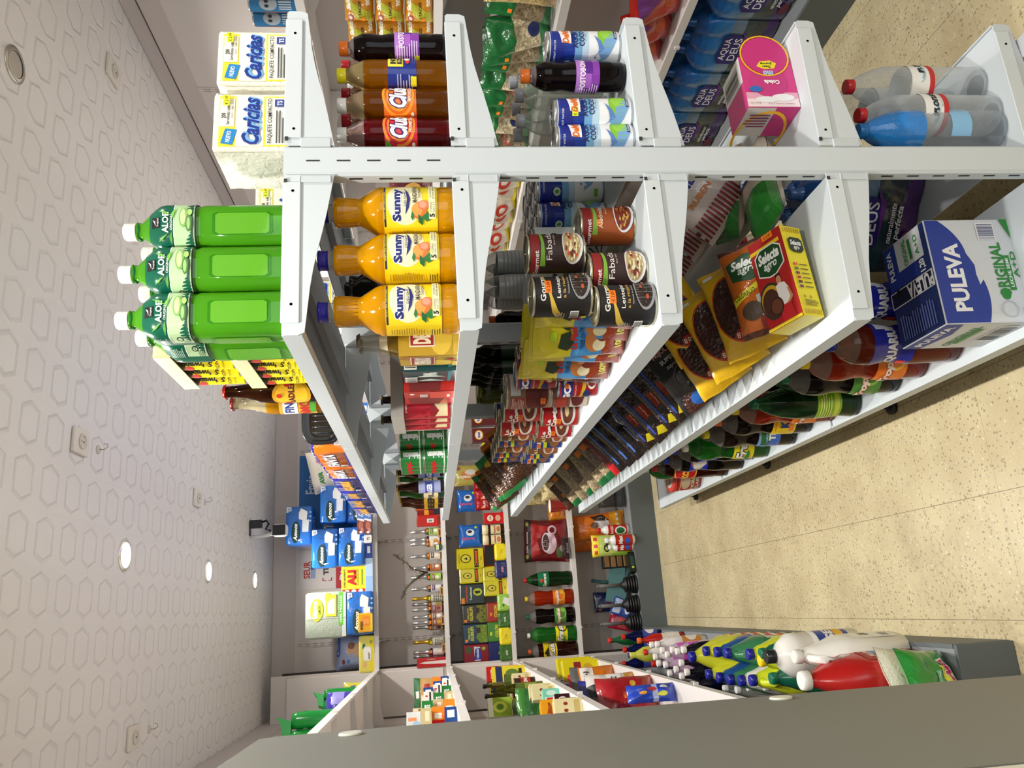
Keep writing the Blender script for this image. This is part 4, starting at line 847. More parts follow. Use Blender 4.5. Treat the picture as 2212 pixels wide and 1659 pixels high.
RED = [('r', 0, 0, 1, 1, 'c02a22:g'), ('p', [(.0, .9), (.5, .95), (.7, .5), (.5, .2), (0, .3)], '7a1a1a'), ('r', .5, 0, 1, .5, 'd84a3a'), ('t', '11', .7, .62, .2, .16, 'f4ece4', .08), ('e', .85, .85, .06, .05, 'f4e8d8'), ('r', .6, .1, .8, .16, 'f0e8e0')]
carton('redb', 'beer_pack', 'beer pack', .15, .125, .17, 'c02a22:g', RED, side='b4241e:g', left=RED, topc='8a5a4a')
put('redb', 'red beer carton marked 11 on the second shelf', (.605, 1.915, Z2), -5)
RC = [('r', -.3, 0, 1.3, 1, 'b01a2c:g'), ('r', .1, .04, .95, .28, 'dfcfa0'), ('p', [(.1, .28), (.3, .2), (.5, .3), (.7, .2), (.95, .28), (.95, .36), (.1, .36)], '8a1420'), ('t', 'cruzcampo', .5, .8, .5, .05, 'e8c8b8', .02)]+[('e', .1+.12*i, .44+.05*(i % 2), .03, .02, '7a1020') for i in range(8)]
canpack('rc', 'red_beer_can_pack', 'drink cans', .033, .163, 4, 3, 'b01a2c:g', RC, tray='a8a69e', rz=0)
put('rc', 'large pack of tall red beer cans under grey cardboard', (.652, 2.16, Z2), 0)
HK = [('r', -.3, 0, 1.3, 1, '1f7a34:g'), ('r', -.3, .1, 1.3, .16, 'c8d8c0'), ('t', 'Heineken', .7, .5, .26, .8, 'f2f4ee', .06, 0, 90), ('p', [(.3, .42), (.36, .55), (.5, .56), (.4, .64), (.44, .78), (.3, .7), (.16, .78), (.2, .64), (.1, .56), (.24, .55)], 'c8241c')]
canpack('hk', 'green_beer_can_pack', 'drink cans', .033, .085, 2, 3, '1f7a34:g', HK, rz=-25)
put('hk', 'green beer can pack with red stars, lower of two', (.575, 2.84, Z2), 0, 'green beer can packs')
put('hk', 'green beer can pack with red stars, upper of two', (.575, 2.84, Z2+.086), 0, 'green beer can packs')
bottle('beerg', 'beer_bottle', 'bottle', BEER, '2a5a1c:t', 'c8b04a:m', (.1, .5, '1c2a1a:g'), [('e', .5, .5, .44, .4, 'd8c89a'), ('t', 'PILS', .5, .5, .6, .3, '2a2a20', .04)], crown=True)
bottle('beerb', 'beer_bottle', 'bottle', BEER, '3a1806:t', 'b8a04a:m', (.1, .55, '9aa0c8:g'), [('r', 0, .3, 1, .7, '3a4a9a'), ('t', 'LAGER', .5, .5, .7, .25, 'f0f0f0', .04)], crown=True)
bottle('beery', 'beer_bottle', 'bottle', BEER, '4a2008:t', 'c8a83a:m', (.1, .5, '1a1a18:g'), [('r', .05, .1, .95, .9, 'c89a1c'), ('t', 'BIER', .5, .5, .7, .4, '1a1410', .06)], crown=True)
for i, (k_, x, y) in enumerate((('beerb', .54, 3.42), ('beerb', .61, 3.44), ('beerg', .545, 3.62), ('beerg', .615, 3.64), ('beery', .54, 3.8), ('beery', .61, 3.82), ('beery', .54, 3.95))):
    put(k_, ['brown beer bottle with pale blue label at the shelf edge, far half', 'brown beer bottle with pale blue label, inner one', 'green beer bottle with cream oval label at the shelf edge', 'green beer bottle with cream oval label, inner one', 'brown beer bottle with yellow label, nearest at the shelf edge', 'brown beer bottle with yellow label, inner one', 'brown beer bottle with yellow label, farthest at the shelf edge'][i], (x, y, Z2), -40, 'beer bottles on the second shelf', s=.9)
bottle('tallb', 'beer_bottle', 'bottle', BEER, '241206:t', '6a5a3a:m', (.15, .5, '3a3a2a:g'), (), crown=True)
for i in range(2): put('tallb', 'dark beer bottle behind the green can packs, %s' % ('left one', 'right one')[i], (.7+.075*i, 2.82, Z2), 0, 'beer bottles on the second shelf', s=1.0)
bottle('jar', 'drink_bottle', 'bottle', STRT, '3a3c3a:t', '16181a:g', (.3, .6, '6a8a9a:g'), k=(1.2, 1.05))
for i, (x, y) in enumerate(((.7, 1.62), (.76, 1.72))): put('jar', 'dark bottle with black cap behind the juice bottles, %s' % ('near one', 'far one')[i], (x, y, Z2), 0, 'dark bottles behind the juice')
bottle('colao', 'soda_bottle', 'bottle', SMALL, '120808:t', 'c8581c:g', (.27, .5, '2a1418:g'), top='3a2a28:t', fill=.85)
# seen through the gap under the second shelf: right side of level three, second module
bottle('tallclr', 'water_bottle', 'bottle', [(.03, 0), (.036, .004), (.037, .03), (.035, .06), (.037, .09), (.037, .2), (.034, .24), (.015, .275), (.014, .29)], 'b4bab6:c', 'a4a8ae:g', (.35, .8, 'aaaeab:g'), LINES(.1, .1, .9, .9, 9, '8f9391', 3))
for i in range(4): put('tallclr', 'tall grey-labelled clear bottle behind the stacked cans, %s from the aisle' % ('first', 'second', 'third', 'fourth')[i], (.93+.078*(i % 2), 2.15+.085*(i//2), Z3), 0, 'tall clear bottles on the right of level three')
for i in range(3): put('colao', 'dark soda bottle with orange cap beyond the clear bottles, %s' % ('nearest', 'middle', 'farthest')[i], (.925, 2.42+.075*i, Z3), 0, 'orange-capped sodas on the right of level three', s=1.05)
can('redst', 'food_can', 'can', .037, .11, 'a8202a:g', [('r', .1, .3, .9, .7, 'e8dcc8'), ('t', 'TOMATE', .5, .5, .7, .2, '8a1a1a', .04)], n=24)
for i in range(3): put('redst', 'red tin behind the pouches, %s' % ('nearest', 'middle', 'farthest')[i], (.93, 2.66+.08*i, Z3), 0, 'red tins on the right of level three')
bottle('wine', 'wine_bottle', 'bottle', [(.03, 0), (.036, .004), (.037, .18), (.03, .215), (.015, .24), (.0145, .29), (.0155, .3)], '10160c:t', '2a2a20', (.15, .5, '28402a:g'), caph=.03)
for i in range(6): put('wine', 'dark green bottle in the middle of level three, %s row, %s' % (('near', 'second', 'third')[i//2], ('left', 'right')[i % 2]), (.935+.08*(i % 2), 3.0+.085*(i//2), Z3), 0, 'dark bottles on the right of level three')
bottle('pick', 'pickle_jar', 'jar', [(.045, 0), (.05, .006), (.051, .03), (.051, .19), (.044, .215), (.04, .22), (.04, .225)], '5c6420:t', '8a8a3a:m', None, n=24, capr=.043, caph=.02)
for i in range(2): put('pick', 'big jar of green pickles on level three, %s' % ('near one', 'far one')[i], (.95, 3.3+.11*i, Z3), 0, 'pickle jars')
# --- third shelf
def pouch(key, top, mid, bot, A, w_=.125, h_=.215, seed=5):
    bag(key, 'snack_pouch', 'pouch', w_, h_, .05, mid, A, seed=seed, zones=[(.62, 1, top), (0, .3, bot)], crease=.004, crimp=.03, sticker=(.1, .78, 'c8e81e'))
pouch('po', 'e2d41c:f', '3f96d8:f', 'a8401e:f', [('e', .5, .36, .3, .12, 'c87a3a'), ('e', .36, .32, .14, .07, 'e8dcb0'), ('e', .6, .28, .18, .08, '8a2a14'), ('t', 'TRES OJOS', .55, .5, .5, .06, '1a4a8a', .03), ('p', [(.28, .66), (.45, .6), (.72, .64), (.66, .74), (.36, .76)], '2a3a20'), ('t', 'La Fina', .55, .6, .5, .08, 'c8281c', .05, .2), ('t', '100% real', .55, .1, .6, .09, 'f0e86a', .05), ('e', .66, .36, .1, .05, 'e8a060')])
pouch('pob', 'd8c41c:f', '5a2a18:f', '5a1e14:f', [('e', .5, .44, .36, .14, 'c8a46a'), ('e', .46, .48, .28, .09, 'e4d4a8'), ('t', 'COCO', .4, .6, .6, .1, 'c8a81c', .06), ('e', .3, .2, .1, .05, 'e8e0d0'), ('e', .6, .2, .12, .05, 'd88a2a'), ('r', .1, .84, .9, .98, 'd8cc1c')], seed=8)
for i, (x, y, r, ty, l) in enumerate(((.61, 1.525, -56, -4, 'first behind the lentil cans, nearly hidden'), (.6, 1.575, -58, -5, 'second behind the lentil cans'), (.59, 1.625, -52, 5, 'third behind the lentil cans, leaning'), (.58, 1.67, -56, -4, 'fourth, its picture of sauce in clear view'), (.575, 1.79, -58, -3, 'fifth, standing apart beside the brown pouch'))):
    put('po', 'yellow and blue snack pouch, '+l, (x, y, Z3+.004), rot=(radians(ty), 0, radians(r)), group='yellow and blue pouches on level three')
put('pob', 'brown pouch with coconut halves and yellow top', (.585, 1.86, Z3+.004), rot=(radians(-4), radians(3), radians(-56)))
put('pob', 'yellow-topped brown pouch higher up behind the others', (.68, 1.8, Z3+.004), rot=(radians(4), 0, radians(-50)))
GY_ = [('r', -.3, 0, 1.3, 1, 'a8181e:g'), ('r', -.1, .66, 1.15, .96, '1a2a8a'), ('t', 'GOYA', .52, .81, 1.0, .2, 'f4f4f4', .06), ('t', 'FRIJOLES ROJOS', .5, .58, .8, .05, 'f0d8c8', .01), ('p', [(0, .5), (1.1, .3), (1.1, .2), (0, .4)], 'd8a81c'), ('e', .25, .28, .16, .1, '1c2a6a'), ('e', .75, .16, .34, .15, 'e8e0d4'), ('e', .75, .16, .28, .11, '7a1c18')]+[('e', .55+.4*((i*7) % 5)/4, .09+.14*((i*3) % 4)/3, .05, .025, '8f2a20') for i in range(9)]
can('goya', 'food_can', 'can', .037, .11, 'a8181e:g', GY_, rim='bdbfc2:m', lidcol='b8babd:m', sticker=(.0, .75, .014, .01, 'ff7f16'))
for x, y, z, r, l in ((.575, 1.985, 0, -30, 'front one on the shelf'), (.65, 1.97, 0, -10, 'lower one behind the brown pouch'), (.6, 1.98, .111, -36, 'upper one stacked on another'), (.72, 2.02, 0, 0, 'inner one on the shelf')):
    put('goya', 'red bean can with blue and white lettering, '+l, (x, y, Z3+z), r, 'red bean cans with blue lettering')
can('bigb', 'food_can', 'can', .05, .125, 'b4a89a:g', [('r', -.3, .0, 1.3, 1, '8a6a5a'), ('e', .5, .3, .5, .28, '6a1e1a'), ('r', .5, .7, 1.0, .95, 'cfd4d4'), ('r', .1, .6, .45, .95, 'a83a34'), ('p', [(.7, .5), (.9, .44), (1.0, .56)], '3a5a3a')]+LINES(.1, .62, .45, .93, 8, 'd8c4b8', 2)+[('e', .2+.1*i, .2+.05*(i % 3), .05, .025, '4a1614') for i in range(7)], ribs=.0006, sticker=(-.02, .12, .02, .014, 'ff7f16'))
put('bigb', 'large gold-rimmed can of red beans stacked high on level three', (.595, 2.12, Z3+.111), -30)
can('bean2', 'food_can', 'can', .045, .11, '8a5a4a:g', [('r', -.3, 0, 1.3, .5, 'c8b8a8'), ('e', .5, .3, .4, .2, '5a1a18'), ('r', -.3, .6, 1.3, .9, 'a83a2a')], ribs=.0006)
put('bean2', 'can of red beans under the large gold-rimmed can', (.59, 2.12, Z3), -20)
CO = [('r', -.3, 0, 1.3, 1, 'b01a20:g'), ('t', 'La', .3, .86, .2, .12, 'f4f0e4', .04), ('t', 'Costeña', .55, .7, .9, .18, '1a1410', .1), ('t', 'Costeña', .55, .7, .88, .16, 'f8f4ec', .06), ('e', .6, .3, .42, .22, 'd8d4cc'), ('e', .6, .31, .34, .16, '6a3420'), ('e', .6, .33, .14, .06, 'e0c890'), ('p', [(.9, .5), (1.2, .5), (1.2, .1), (1.0, .1)], '5a2a6a')]
can('cos', 'food_can', 'can', .043, .115, 'b01a20:g', CO, sticker=(-.022, .5, .02, .014, 'ff7f16'), n=32)
CG = CO[:-1]+[('p', [(.9, .5), (1.2, .5), (1.2, .1), (1.0, .1)], '2f8a3a')]
can('cosg', 'food_can', 'can', .043, .115, 'b01a20:g', CG, sticker=(-.022, .5, .02, .014, 'ff7f16'), n=32)
gl = 'red cans with white script on level three'
for k_, x, y, z, l in (('cos', .57, 2.28, 0, 'nearest one standing on the shelf'), ('cos', .585, 2.27, .116, 'nearest one stacked on top'), ('cosg', .56, 2.4, 0, 'second one along, green picture edge'), ('cosg', .57, 2.39, .116, 'second one along, on top'), ('cos', .67, 2.3, 0, 'inner one on the shelf')):
    put(k_, 'red refried bean can with white script, '+l, (x, y, Z3+z), -28, gl)
can('alub', 'food_can', 'can', .037, .11, '7a4a24:g', [('r', -.3, .0, 1.3, .3, '8a4a2a'), ('e', .5, .3, .36, .2, 'd8d0c4'), ('e', .5, .3, .28, .14, 'a85a2a'), ('t', 'ALUBIAS', .5, .75, .7, .12, 'e8d8a0', .04)], n=28)
can('calb', 'food_can', 'can', .037, .11, '1e3a8a:g', [('r', -.3, .5, 1.3, .62, 'c8241c'), ('t', 'CALLOS', .5, .78, .7, .14, 'f0f0f0', .05), ('e', .6, .25, .36, .2, '8a5a34'), ('r', .2, .5, .6, .62, 'c8d81c')], n=28, sticker=(-.02, .7, .018, .012, 'ff7f16'))
nm = ('nearest pair', 'second pair', 'third pair', 'fourth pair', 'fifth pair')
for j, (k_, y) in enumerate((('alub', 2.5), ('calb', 2.6), ('alub', 2.7), ('calb', 2.79), ('calb', 2.88))):
    for i in range(2): put(k_, '%s stew can, %s, %s one' % ('brown' if k_ == 'alub' else 'blue-labelled', nm[j], ('lower', 'upper')[i]), (.56+.01*i, y, Z3+.111*i), -30, 'stew cans in stacked pairs on level three')
for i, (x, y, z) in enumerate(((.66, 2.5, 0), (.66, 2.6, 0), (.66, 2.62, .111), (.66, 2.75, 0))): put('alub' if i % 2 else 'calb', 'stew can in the inner row, %s' % ('nearest', 'second', 'third, raised on another', 'farthest')[i], (x, y, Z3+z), -20, 'inner row of stew cans')
bag('brn', 'lentil_bag', 'bag', .14, .22, .05, '3a2114:x', [('r', .2, .3, .75, .42, 'e8822a'), ('e', .5, .6, .25, .1, '5a3a1c')], seed=21, zones=[(0, .7, '4a2a16:s'), (.9, 1, 'e0822a:f')])
bag('grn', 'lentil_bag', 'bag', .14, .22, .05, '6a4a2a:s', [('e', .5, .8, .3, .08, 'e8c83a'), ('t', '250', .5, .5, .4, .1, 'd8caa8', .03)], seed=22, zones=[(.0, .12, '2f8a4a:f'), (.82, 1, '3a9a5a:f')])
gb = 'bags of pulses at the far end of level three'
for i, (k_, x, y, th, tau) in enumerate((('brn', .53, 3.05, 60, 20), ('brn', .52, 3.18, 54, 16), ('brn', .53, 3.34, 58, 24), ('grn', .52, 3.52, 52, 14), ('grn', .53, 3.7, 58, 20), ('brn', .52, 3.88, 60, 22), ('grn', .53, 4.08, 58, 18))):
    put(k_, ['dark brown bag with orange band, nearest on level three', 'dark brown bag of pulses, second along', 'dark brown bag with orange label, beside the bracket', 'brown bag with green ends and yellow spot', 'brown bag with green ends, next along', 'dark brown bag of pulses, last but one', 'brown bag with green ends at the shelf end'][i], (x, y, Z3+.006+.07*sin(radians(th))), rot=pose(th, tau, -6), group=gb)
# --- fourth shelf: leaning bags
bag('dil', 'bean_bag', 'bag', .15, .27, .075, '2a1a1a:s', [('r', .06, .1, .1, .85, '2a4aa8'), ('r', .9, .1, .94, .85, '2a4aa8'), ('r', .14, .3, .34, .48, 'a8301e'), ('t', 'Negros', .24, .39, .05, .15, 'f0d8b0', .02, 0, 90), ('t', 'DILOSA', .74, .25, .09, .2, 'e8c8c0', .04, 0, 90), ('t', 'DILOSA', .74, .75, .09, .2, 'e8c8c0', .04, 0, 90), ('t', 'FRIJOLES NEGROS', .6, .55, .07, .5, 'b8c4e8', .02, 0, 90), ('r', .42, .4, .5, .8, 'c8c81e'), ('p', [(.1, .08), (.4, .02), (.5, .1), (.2, .16)], 'e8d81e'), ('r', .02, .9, .2, .96, 'd8e81e')], seed=31, nx=22, ny=30, crease=.009)
bag('tio', 'bean_bag', 'bag', .15, .27, .075, '241a1e:s', [('r', .08, .1, .12, .8, '4a7ad0'), ('t', 'TIO', .45, .42, .3, .5, 'dfe4ee', .08, 0, 90), ('t', 'TIO', .45, .43, .26, .46, '2a5ac0', .05, 0, 90), ('r', .75, .1, .79, .8, '4a7ad0'), ('r', .6, .8, .8, .86, 'd8e81e')], seed=33, nx=22, ny=30, crease=.009)
bag('redbag', 'bean_bag', 'bag', .13, .26, .05, '8a1420:f', seed=35, zones=[(.0, .16, 'd8242c:f'), (.25, .8, '6a1418:s')])
bag('gr2', 'grain_bag', 'bag', .13, .27, .07, '6a5a48:s', seed=37, zones=[(0, .1, '1f7a44:f'), (.86, 1, '1f7a44:f'), (.12, .3, 'b8a684:s')], A=[('r', .1, .6, .3, .7, 'e8822a')])
bag('gr3', 'grain_bag', 'bag', .13, .26, .08, 'a89878:s', seed=39, zones=[(.86, 1, '2a8a4a:f')])
lean('dil', 'bag of dark beans with blue and yellow stripes, nearest of its kind', .53, 2.12, 52, 16)
lean('dil', 'bag of dark beans with blue stripes, second of its kind', .53, 2.23, 50, 14)
lean('dil', 'bag of dark beans with blue stripes, third, shiny foot at the bracket', .525, 2.36, 48, 14)
lean('dil', 'bag of dark beans with blue stripes, fourth of its kind', .53, 2.49, 48, 14)
lean('tio', 'bag of dark beans with big blue letters, nearest of three', .525, 2.64, 47, 14)
lean('tio', 'bag of dark beans with big blue letters, middle of three', .525, 2.77, 46, 12)
lean('tio', 'bag of dark beans with big blue letters, farthest of three', .53, 2.9, 46, 12)
lean('redbag', 'slim red bag of beans with shiny red foot', .53, 3.04, 48, 14, w_=.13)
lean('gr2', 'grey-brown grain bag with green ends, next to the red bag', .53, 3.16, 46, 14, w_=.13)
lean('gr2', 'grey-brown grain bag with green ends, second one', .525, 3.3, 48, 18, w_=.13)
lean('gr3', 'pale grain bag spilling over the shelf edge, near the far bracket', .52, 3.46, 56, 24, w_=.13)
lean('gr2', 'grey-brown grain bag with green foot, third one', .53, 3.6, 46, 16, w_=.13)
lean('gr3', 'pale grain bag at the far half of the fourth shelf', .53, 3.78, 50, 20, w_=.13)
lean('gr2', 'grain bag with green foot, last but one on the fourth shelf', .525, 3.96, 48, 16, w_=.13)
lean('brn', 'dark brown bag at the end of the fourth shelf', .53, 4.14, 50, 16, w_=.13)
bag('ses', 'seed_bag', 'bag', .13, .24, .05, 'd8c89a:s', seed=41, crease=.004)
GRP5 = 'pale seed and flake bags behind the gondola end'
# bags on the right half of level four
bag('pan', 'flour_bag', 'bag', .17, .27, .08, 'c9beb6:f', [('t', 'PAN', .35, .75, .36, .12, 'e8822a', .06), ('t', 'NEN', .6, .55, .5, .14, 'e8e4e0', .1), ('t', 'NEN', .6, .55, .46, .12, '2a3a8a', .05), ('t', 'RUBEN', .5, .38, .5, .06, 'c87a3a', .04)]+[('r', .07*i, .05+.05*j, .07*i+.035, .1+.05*j, '8a2a3a') for j in range(4) for i in range(j % 2, 14)], seed=43, crease=.004)
for i in range(5): put('pan', 'white flour bag with red checks on the right of level four, %s from the post' % ('first', 'second', 'third', 'fourth', 'fifth')[i], (.93+.02*(i % 2), 1.74+.14*i, Z4+.05), rot=pose(34, 14, -24), group='white flour bags with red checks')
# --- lowest shelf
def soda(key, drink, cap, lab, A, prof=SODA, z=(.2, .44), fill=.86, top='b8b4ae:t', k=(1, 1)):
    bottle(key, 'soda_bottle', 'bottle', prof, drink, cap, (z[0], z[1], lab), A, top=top, fill=fill, k=k)
TR = lambda c, f: [('r', -.3, 0, 1.3, 1, c), ('o', .7, .4, .3, .42, .2, f), ('t', 'Tropical', .5, .6, .95, .4, 'c8241c', .1, .3), ('t', 'Tropical', .5, .61, .92, .36, 'f6ece0', .05, .3), ('e', .85, .25, .16, .2, f), ('t', '2L', 1.05, .3, .1, .14, '1a1a1a', .03)]
soda('aqr', 'a83a1c:t', '1c2a8a:g', '20289a:g', [('t', 'AQUARIUS', .5, .5, 1.0, .3, 'f2f2f2', .05), ('r', -.3, .1, .2, .3, 'd83a2a'), ('r', .9, .5, 1.2, .9, 'e8e8f0')], z=(.4, .72), top='c8a48a:t')
soda('tro', 'd8401a:t', 'e8cc1e:g', 'e87a1e:g', TR('e87a1e', 'f2b83a'), top='c8b8a8:t')
soda('trd', '1c1012:t', '0f6a4a:g', '4a8a3a:g', TR('4a8a3a', '8ac04a'))
soda('grc', '2a5a30:t', '0f6a44:g', '8ab81e:g', [('r', .1, .1, .9, .3, 'c8d84a')]+LINES(.2, .4, .8, .9, 5, 'e0ec8a'), prof=COLA, top='3a8a4a:t')
soda('grr', '2a5a30:t', 'b8202a:g', '6a9a1e:g', [('t', 'dulce', .5, .5, .5, .2, 'd8e89a', .02)], prof=COLA, top='3a8a4a:t')
soda('kol', '2a0e0c:t', 'e8682a:g', 'e8c81e:g', [('r', .3, .1, .7, .9, 'e8822a'), ('t', 'KOLA', .7, .5, .6, .4, '1a2a7a', .08), ('o', .9, .5, .2, .4, .3, '1a2a7a')])
soda('tea', '2a1410:t', 'e2d41e:g', '3a6ad0:g', [('r', -.3, .6, 1.3, 1, '7aa8c8'), ('e', .5, .7, .3, .2, '2a6a3a'), ('t', 'TEA', .6, .4, .4, .3, 'f0f4f0', .06)])
soda('pep', '1a100e:t', '1c3ac0:g', '1c2ec0:g', [('e', .6, .5, .34, .45, 'f4f4f4'), ('p', [(.28, .5), (.36, .84), (.6, .95), (.84, .84), (.92, .5), (.6, .6)], 'd02030'), ('p', [(.28, .42), (.36, .16), (.6, .05), (.84, .16), (.92, .42), (.6, .34)], '1c3ac0'), ('t', 'PEPSI', .6, .5, .5, .14, '14141c', .06)], z=(.48, .72), prof=SODA)
soda('fre', '2f9a34:t', 'f0f0ec:g', 'e8d81e:g', [('t', 'Fresa', .6, .6, .9, .6, '14140e', .1, .3), ('t', 'Fresa', .6, .6, .86, .52, 'f0f0e8', .04, .3), ('o', .9, .4, .24, .4, .2, '1a1a14'), ('e', .3, .3, .2, .1, '3a8a3a')], top='4fb04f:t')
soda('rdl', '5a0e12:t', 'c02024:g', 'c81e24:g', [('o', .5, .5, .5, .5, .1, 'e8c83a'), ('t', 'KOLA', .5, .5, .6, .3, 'e8c83a', .06)], z=(.45, .75), prof=COLA)
LOW = [('aqr', .575, 1.735, 'red sports drink bottle with blue label, beside the milk carton'), ('aqr', .69, 1.735, 'red sports drink bottle with blue label, behind the milk carton'), ('tro', .575, 1.875, 'orange soda bottle with orange label, nearest on the lowest shelf'), ('trd', .57, 2.0, 'dark soda bottle with green cap and pink flower label'), ('grr', .605, 2.11, 'green soda bottle with red cap, mostly hidden'), ('grc', .555, 2.22, 'dark green cola bottle with green cap and lime label'), ('tro', .575, 2.37, 'orange soda bottle with yellow cap, past the dark green cola'),
 ('trd', .68, 2.42, 'dark soda bottle with green cap in the inner row'), ('kol', .575, 2.53, 'brown soda bottle with orange cap and yellow label'), ('tea', .56, 2.66, 'brown tea bottle with yellow cap and blue label'), ('pep', .6, 2.77, 'cola bottle with blue label and cap, first of its kind'), ('fre', .56, 2.9, 'bright green soda bottle with white cap and yellow label'), ('pep', .575, 3.03, 'cola bottle with blue label and round emblem, second one'), ('tea', .68, 2.98, 'brown tea bottle in the inner row'),
 ('pep', .56, 3.16, 'cola bottle with blue label, third one along'), ('rdl', .56, 3.34, 'dark red soda bottle with red label and cap'), ('fre', .58, 3.47, 'green soda bottle with white cap near the red tub'), ('kol', .68, 3.2, 'brown soda bottle in the inner row')]
for k_, x, y, l in LOW: put(k_, l, (x, y, Z5), -32, 'large soda bottles on the lowest shelf')
t = thing('ice_cream_tub', 'round red tub with printed lid at the far part of the lowest shelf', 'tub', (.58, 3.72, Z5))
g = G(); P = [(.06, 0), (.066, .004), (.075, .13)]; g.lathe(P, 'a8222a:g', 36); S = round_surf(P, 0, face=-120)
art(g, S, [('t', 'HORNO', .5, .35, .6, .14, 'd8c8a0', .05), ('t', 'CLASICO', .5, .18, .6, .12, 'd8c8a0', .04), ('e', .5, .62, .3, .18, 'c8b49a'), ('r', -.1, .8, 1.1, .84, 'd8b87a')], .18, .13, .006, .001); g.obj('tub', t)
g = G(); g.lathe([(.078, .126), (.079, .128), (.079, .142), (.07, .144)], 'c03a34:g', 36); art(g, plane((0, -.06, .144), (1, 0, 0), (0, 1, 0)), [('e', .5, .5, .48, .48, 'b8a898'), ('t', 'Saborea', .5, .5, .7, .2, 'a8222a', .05, .2)], .12, .12); g.obj('lid', t)
# milk carton
PU = [('r', 0, 0, 1, 1, 'd9dde0'), ('p', [(0, 1), (1, 1)]+[(1-i/24, .84-.26*(1-(1-min(1, i/9))**2.2)-.16*max(0, sin(pi*min(1, max(0, (i-8)/20))))) for i in range(25)], '1f3a9a'), ('p', [(.36, .5), (.42, .44), (.52, .44), (.6, .48), (.6, .51), (.46, .52)], 'd9dde0'), ('t', 'PULEVA', .44, .76, .66, .2, 'f2f4f6', .04, 0), ('e', .26, .22, .05, .055, '2a8a34'), ('t', 'ORIGINAL', .5, .22, .54, .14, '2a8a34', .035), ('r', .3, .08, .64, .155, '2a8a34'), ('t', 'LECHE SEMI', .47, .118, .28, .04, 'f2f4f6', .02), ('t', 'A+D', .55, .035, .26, .06, '2a8a34', .02)]+BAR(.8, .18, .97, .4, 16, '2a3a7a')+[('p', [(.85, .02), (1, .1), (1, 0), (.8, 0)], '2a8a34'), ('t', '1958', .08, .05, .1, .03, '2a3a7a', .01), ('o', .12, .22, .08, .1, .12, 'c2c6ca')]
PUT = [('r', 0, 0, 1, 1, '24356e'), ('r', .56, .3, .98, .98, '1f3a9a'), ('r', .7, .1, 1, .7, 'd9dde0'), ('t', 'ORIGINAL', .84, .5, .26, .1, '2a8a34', .03), ('r', .74, .34, .94, .4, '2a8a34'), ('t', 'A+D', .84, .22, .2, .08, '2a8a34', .02), ('t', 'PULEVA', .8, .86, .3, .12, 'f2f4f6', .03), ('r', .38, 0, .54, 1, 'e4e6ea'), ('r', .39, .02, .53, .98, '141c3a'), ('t', 'PULEVA', .46, .3, .14, .6, 'f2f4f6', .04, 0, 90), ('e', .5, .8, .05, .05, '0c1020'), ('t', '1,20', .62, .16, .12, .14, 'f2f4f6', .04)]+LINES(.04, .1, .3, .9, 14, '6a7ac0', 6)
PUL = [('r', 0, 0, 1, 1, 'd2d6da'), ('p', [(0, 1), (1, 1), (1, .8), (.6, .72), (0, .8)], '1f3a9a'), ('t', 'PULEVA', .5, .88, .8, .1, 'f2f4f6', .03), ('t', 'ORIGINAL', .5, .55, .8, .1, '2a8a34', .03), ('r', .2, .44, .8, .5, '2a8a34')]+BAR(.3, .05, .9, .3)
carton('milk', 'milk_carton_case', 'box', .25, .2, .165, 'd9dde0', PU, side='d2d6da', left=PUL, topc='24356e', TA=PUT, bev=.002)
put('milk', 'blue and white cardboard case of milk at the near end of the lowest shelf', (.655, 1.56, Z5), 0)
# shrink-wrapped water packs
def waterpack():
    t = thing('water_pack', None, 'water pack'); g = G(); w_, d_, h_ = .27, .18, .31; q = random.Random(2)
    def outline(z, k, bump_):
        P = []
        for i in range(60):
            u = i/60; s = int(u*4); v = u*4-s; c = [(-w_/2+w_*v, -d_/2), (w_/2, -d_/2+d_*v), (w_/2-w_*v, d_/2), (-w_/2, d_/2-d_*v)][s]; m = 3 if s % 2 == 0 else 2
            b = bump_*(abs(sin(pi*v*m))-.6); nx, ny = [(0, -1), (1, 0), (0, 1), (-1, 0)][s]; P.append((c[0]*k+nx*b, c[1]*k+ny*b, z))
        return P
    Z = [(0, .95, .006), (.01, 1, .008), (.05, 1, .009), (.09, 1, .008), (.13, 1, .009), (.18, 1, .008), (.22, .99, .009), (.25, .96, .012), (.275, .88, .016), (.295, .74, .02), (.31, .6, .02)]
    g.rings([outline(z, k, b) for z, k, b in Z], ['3a2050:f', '4a2a6a:f', '2a3440:f', '24404a:f', '6a88a8:f', '3a86d0:f', '2a80d4:f', '2272c8:f', '1a5eb0:f', '1a5eb0:f'])
    A = [('p', [(.22, .6), (.3, .64), (.7, .64), (.78, .58), (.76, .42), (.68, .36), (.3, .36), (.22, .42)], '231a72'), ('t', 'AQUA', .5, .56, .42, .1, 'f2f2f6', .01), ('t', 'DEUS', .5, .44, .42, .1, 'f2f2f6', .01), ('p', [(.3, .35), (.7, .33), (.86, .44), (.7, .38)], '6a2a8a'), ('t', 'naturalmente', .5, .26, .4, .05, 'e8ecf0', .01, .3), ('t', 'perfecta', .5, .19, .34, .07, 'e8ecf0', .02, .3), ('e', .3, .1, .12, .05, '6a2a34')]
    art(g, plane((0, -d_/2-.0055, 0), (1, 0, 0), (0, 0, 1)), A, w_, h_, 0, .001); art(g, plane((-w_/2-.0055, 0, 0), (0, -1, 0), (0, 0, 1)), A, d_, h_, 0, .001)
    g.obj('wrapped_bottles', t)
    g = G()
    for i in range(3):
        for j in range(2):
            x, y = (i-1)*.085*.8, (j-.5)*.085*.7
            g = G(); g.lathe([(.03, .28), (.02, .312), (.015, .325), (.0155, .345), (.012, .348)], '1a62b8:f', 16, cx=x, cy=y); g.obj('bottle_top', t)
    return t
DEF['wp'] = waterpack
WPG = 'blue shrink-wrapped water packs'
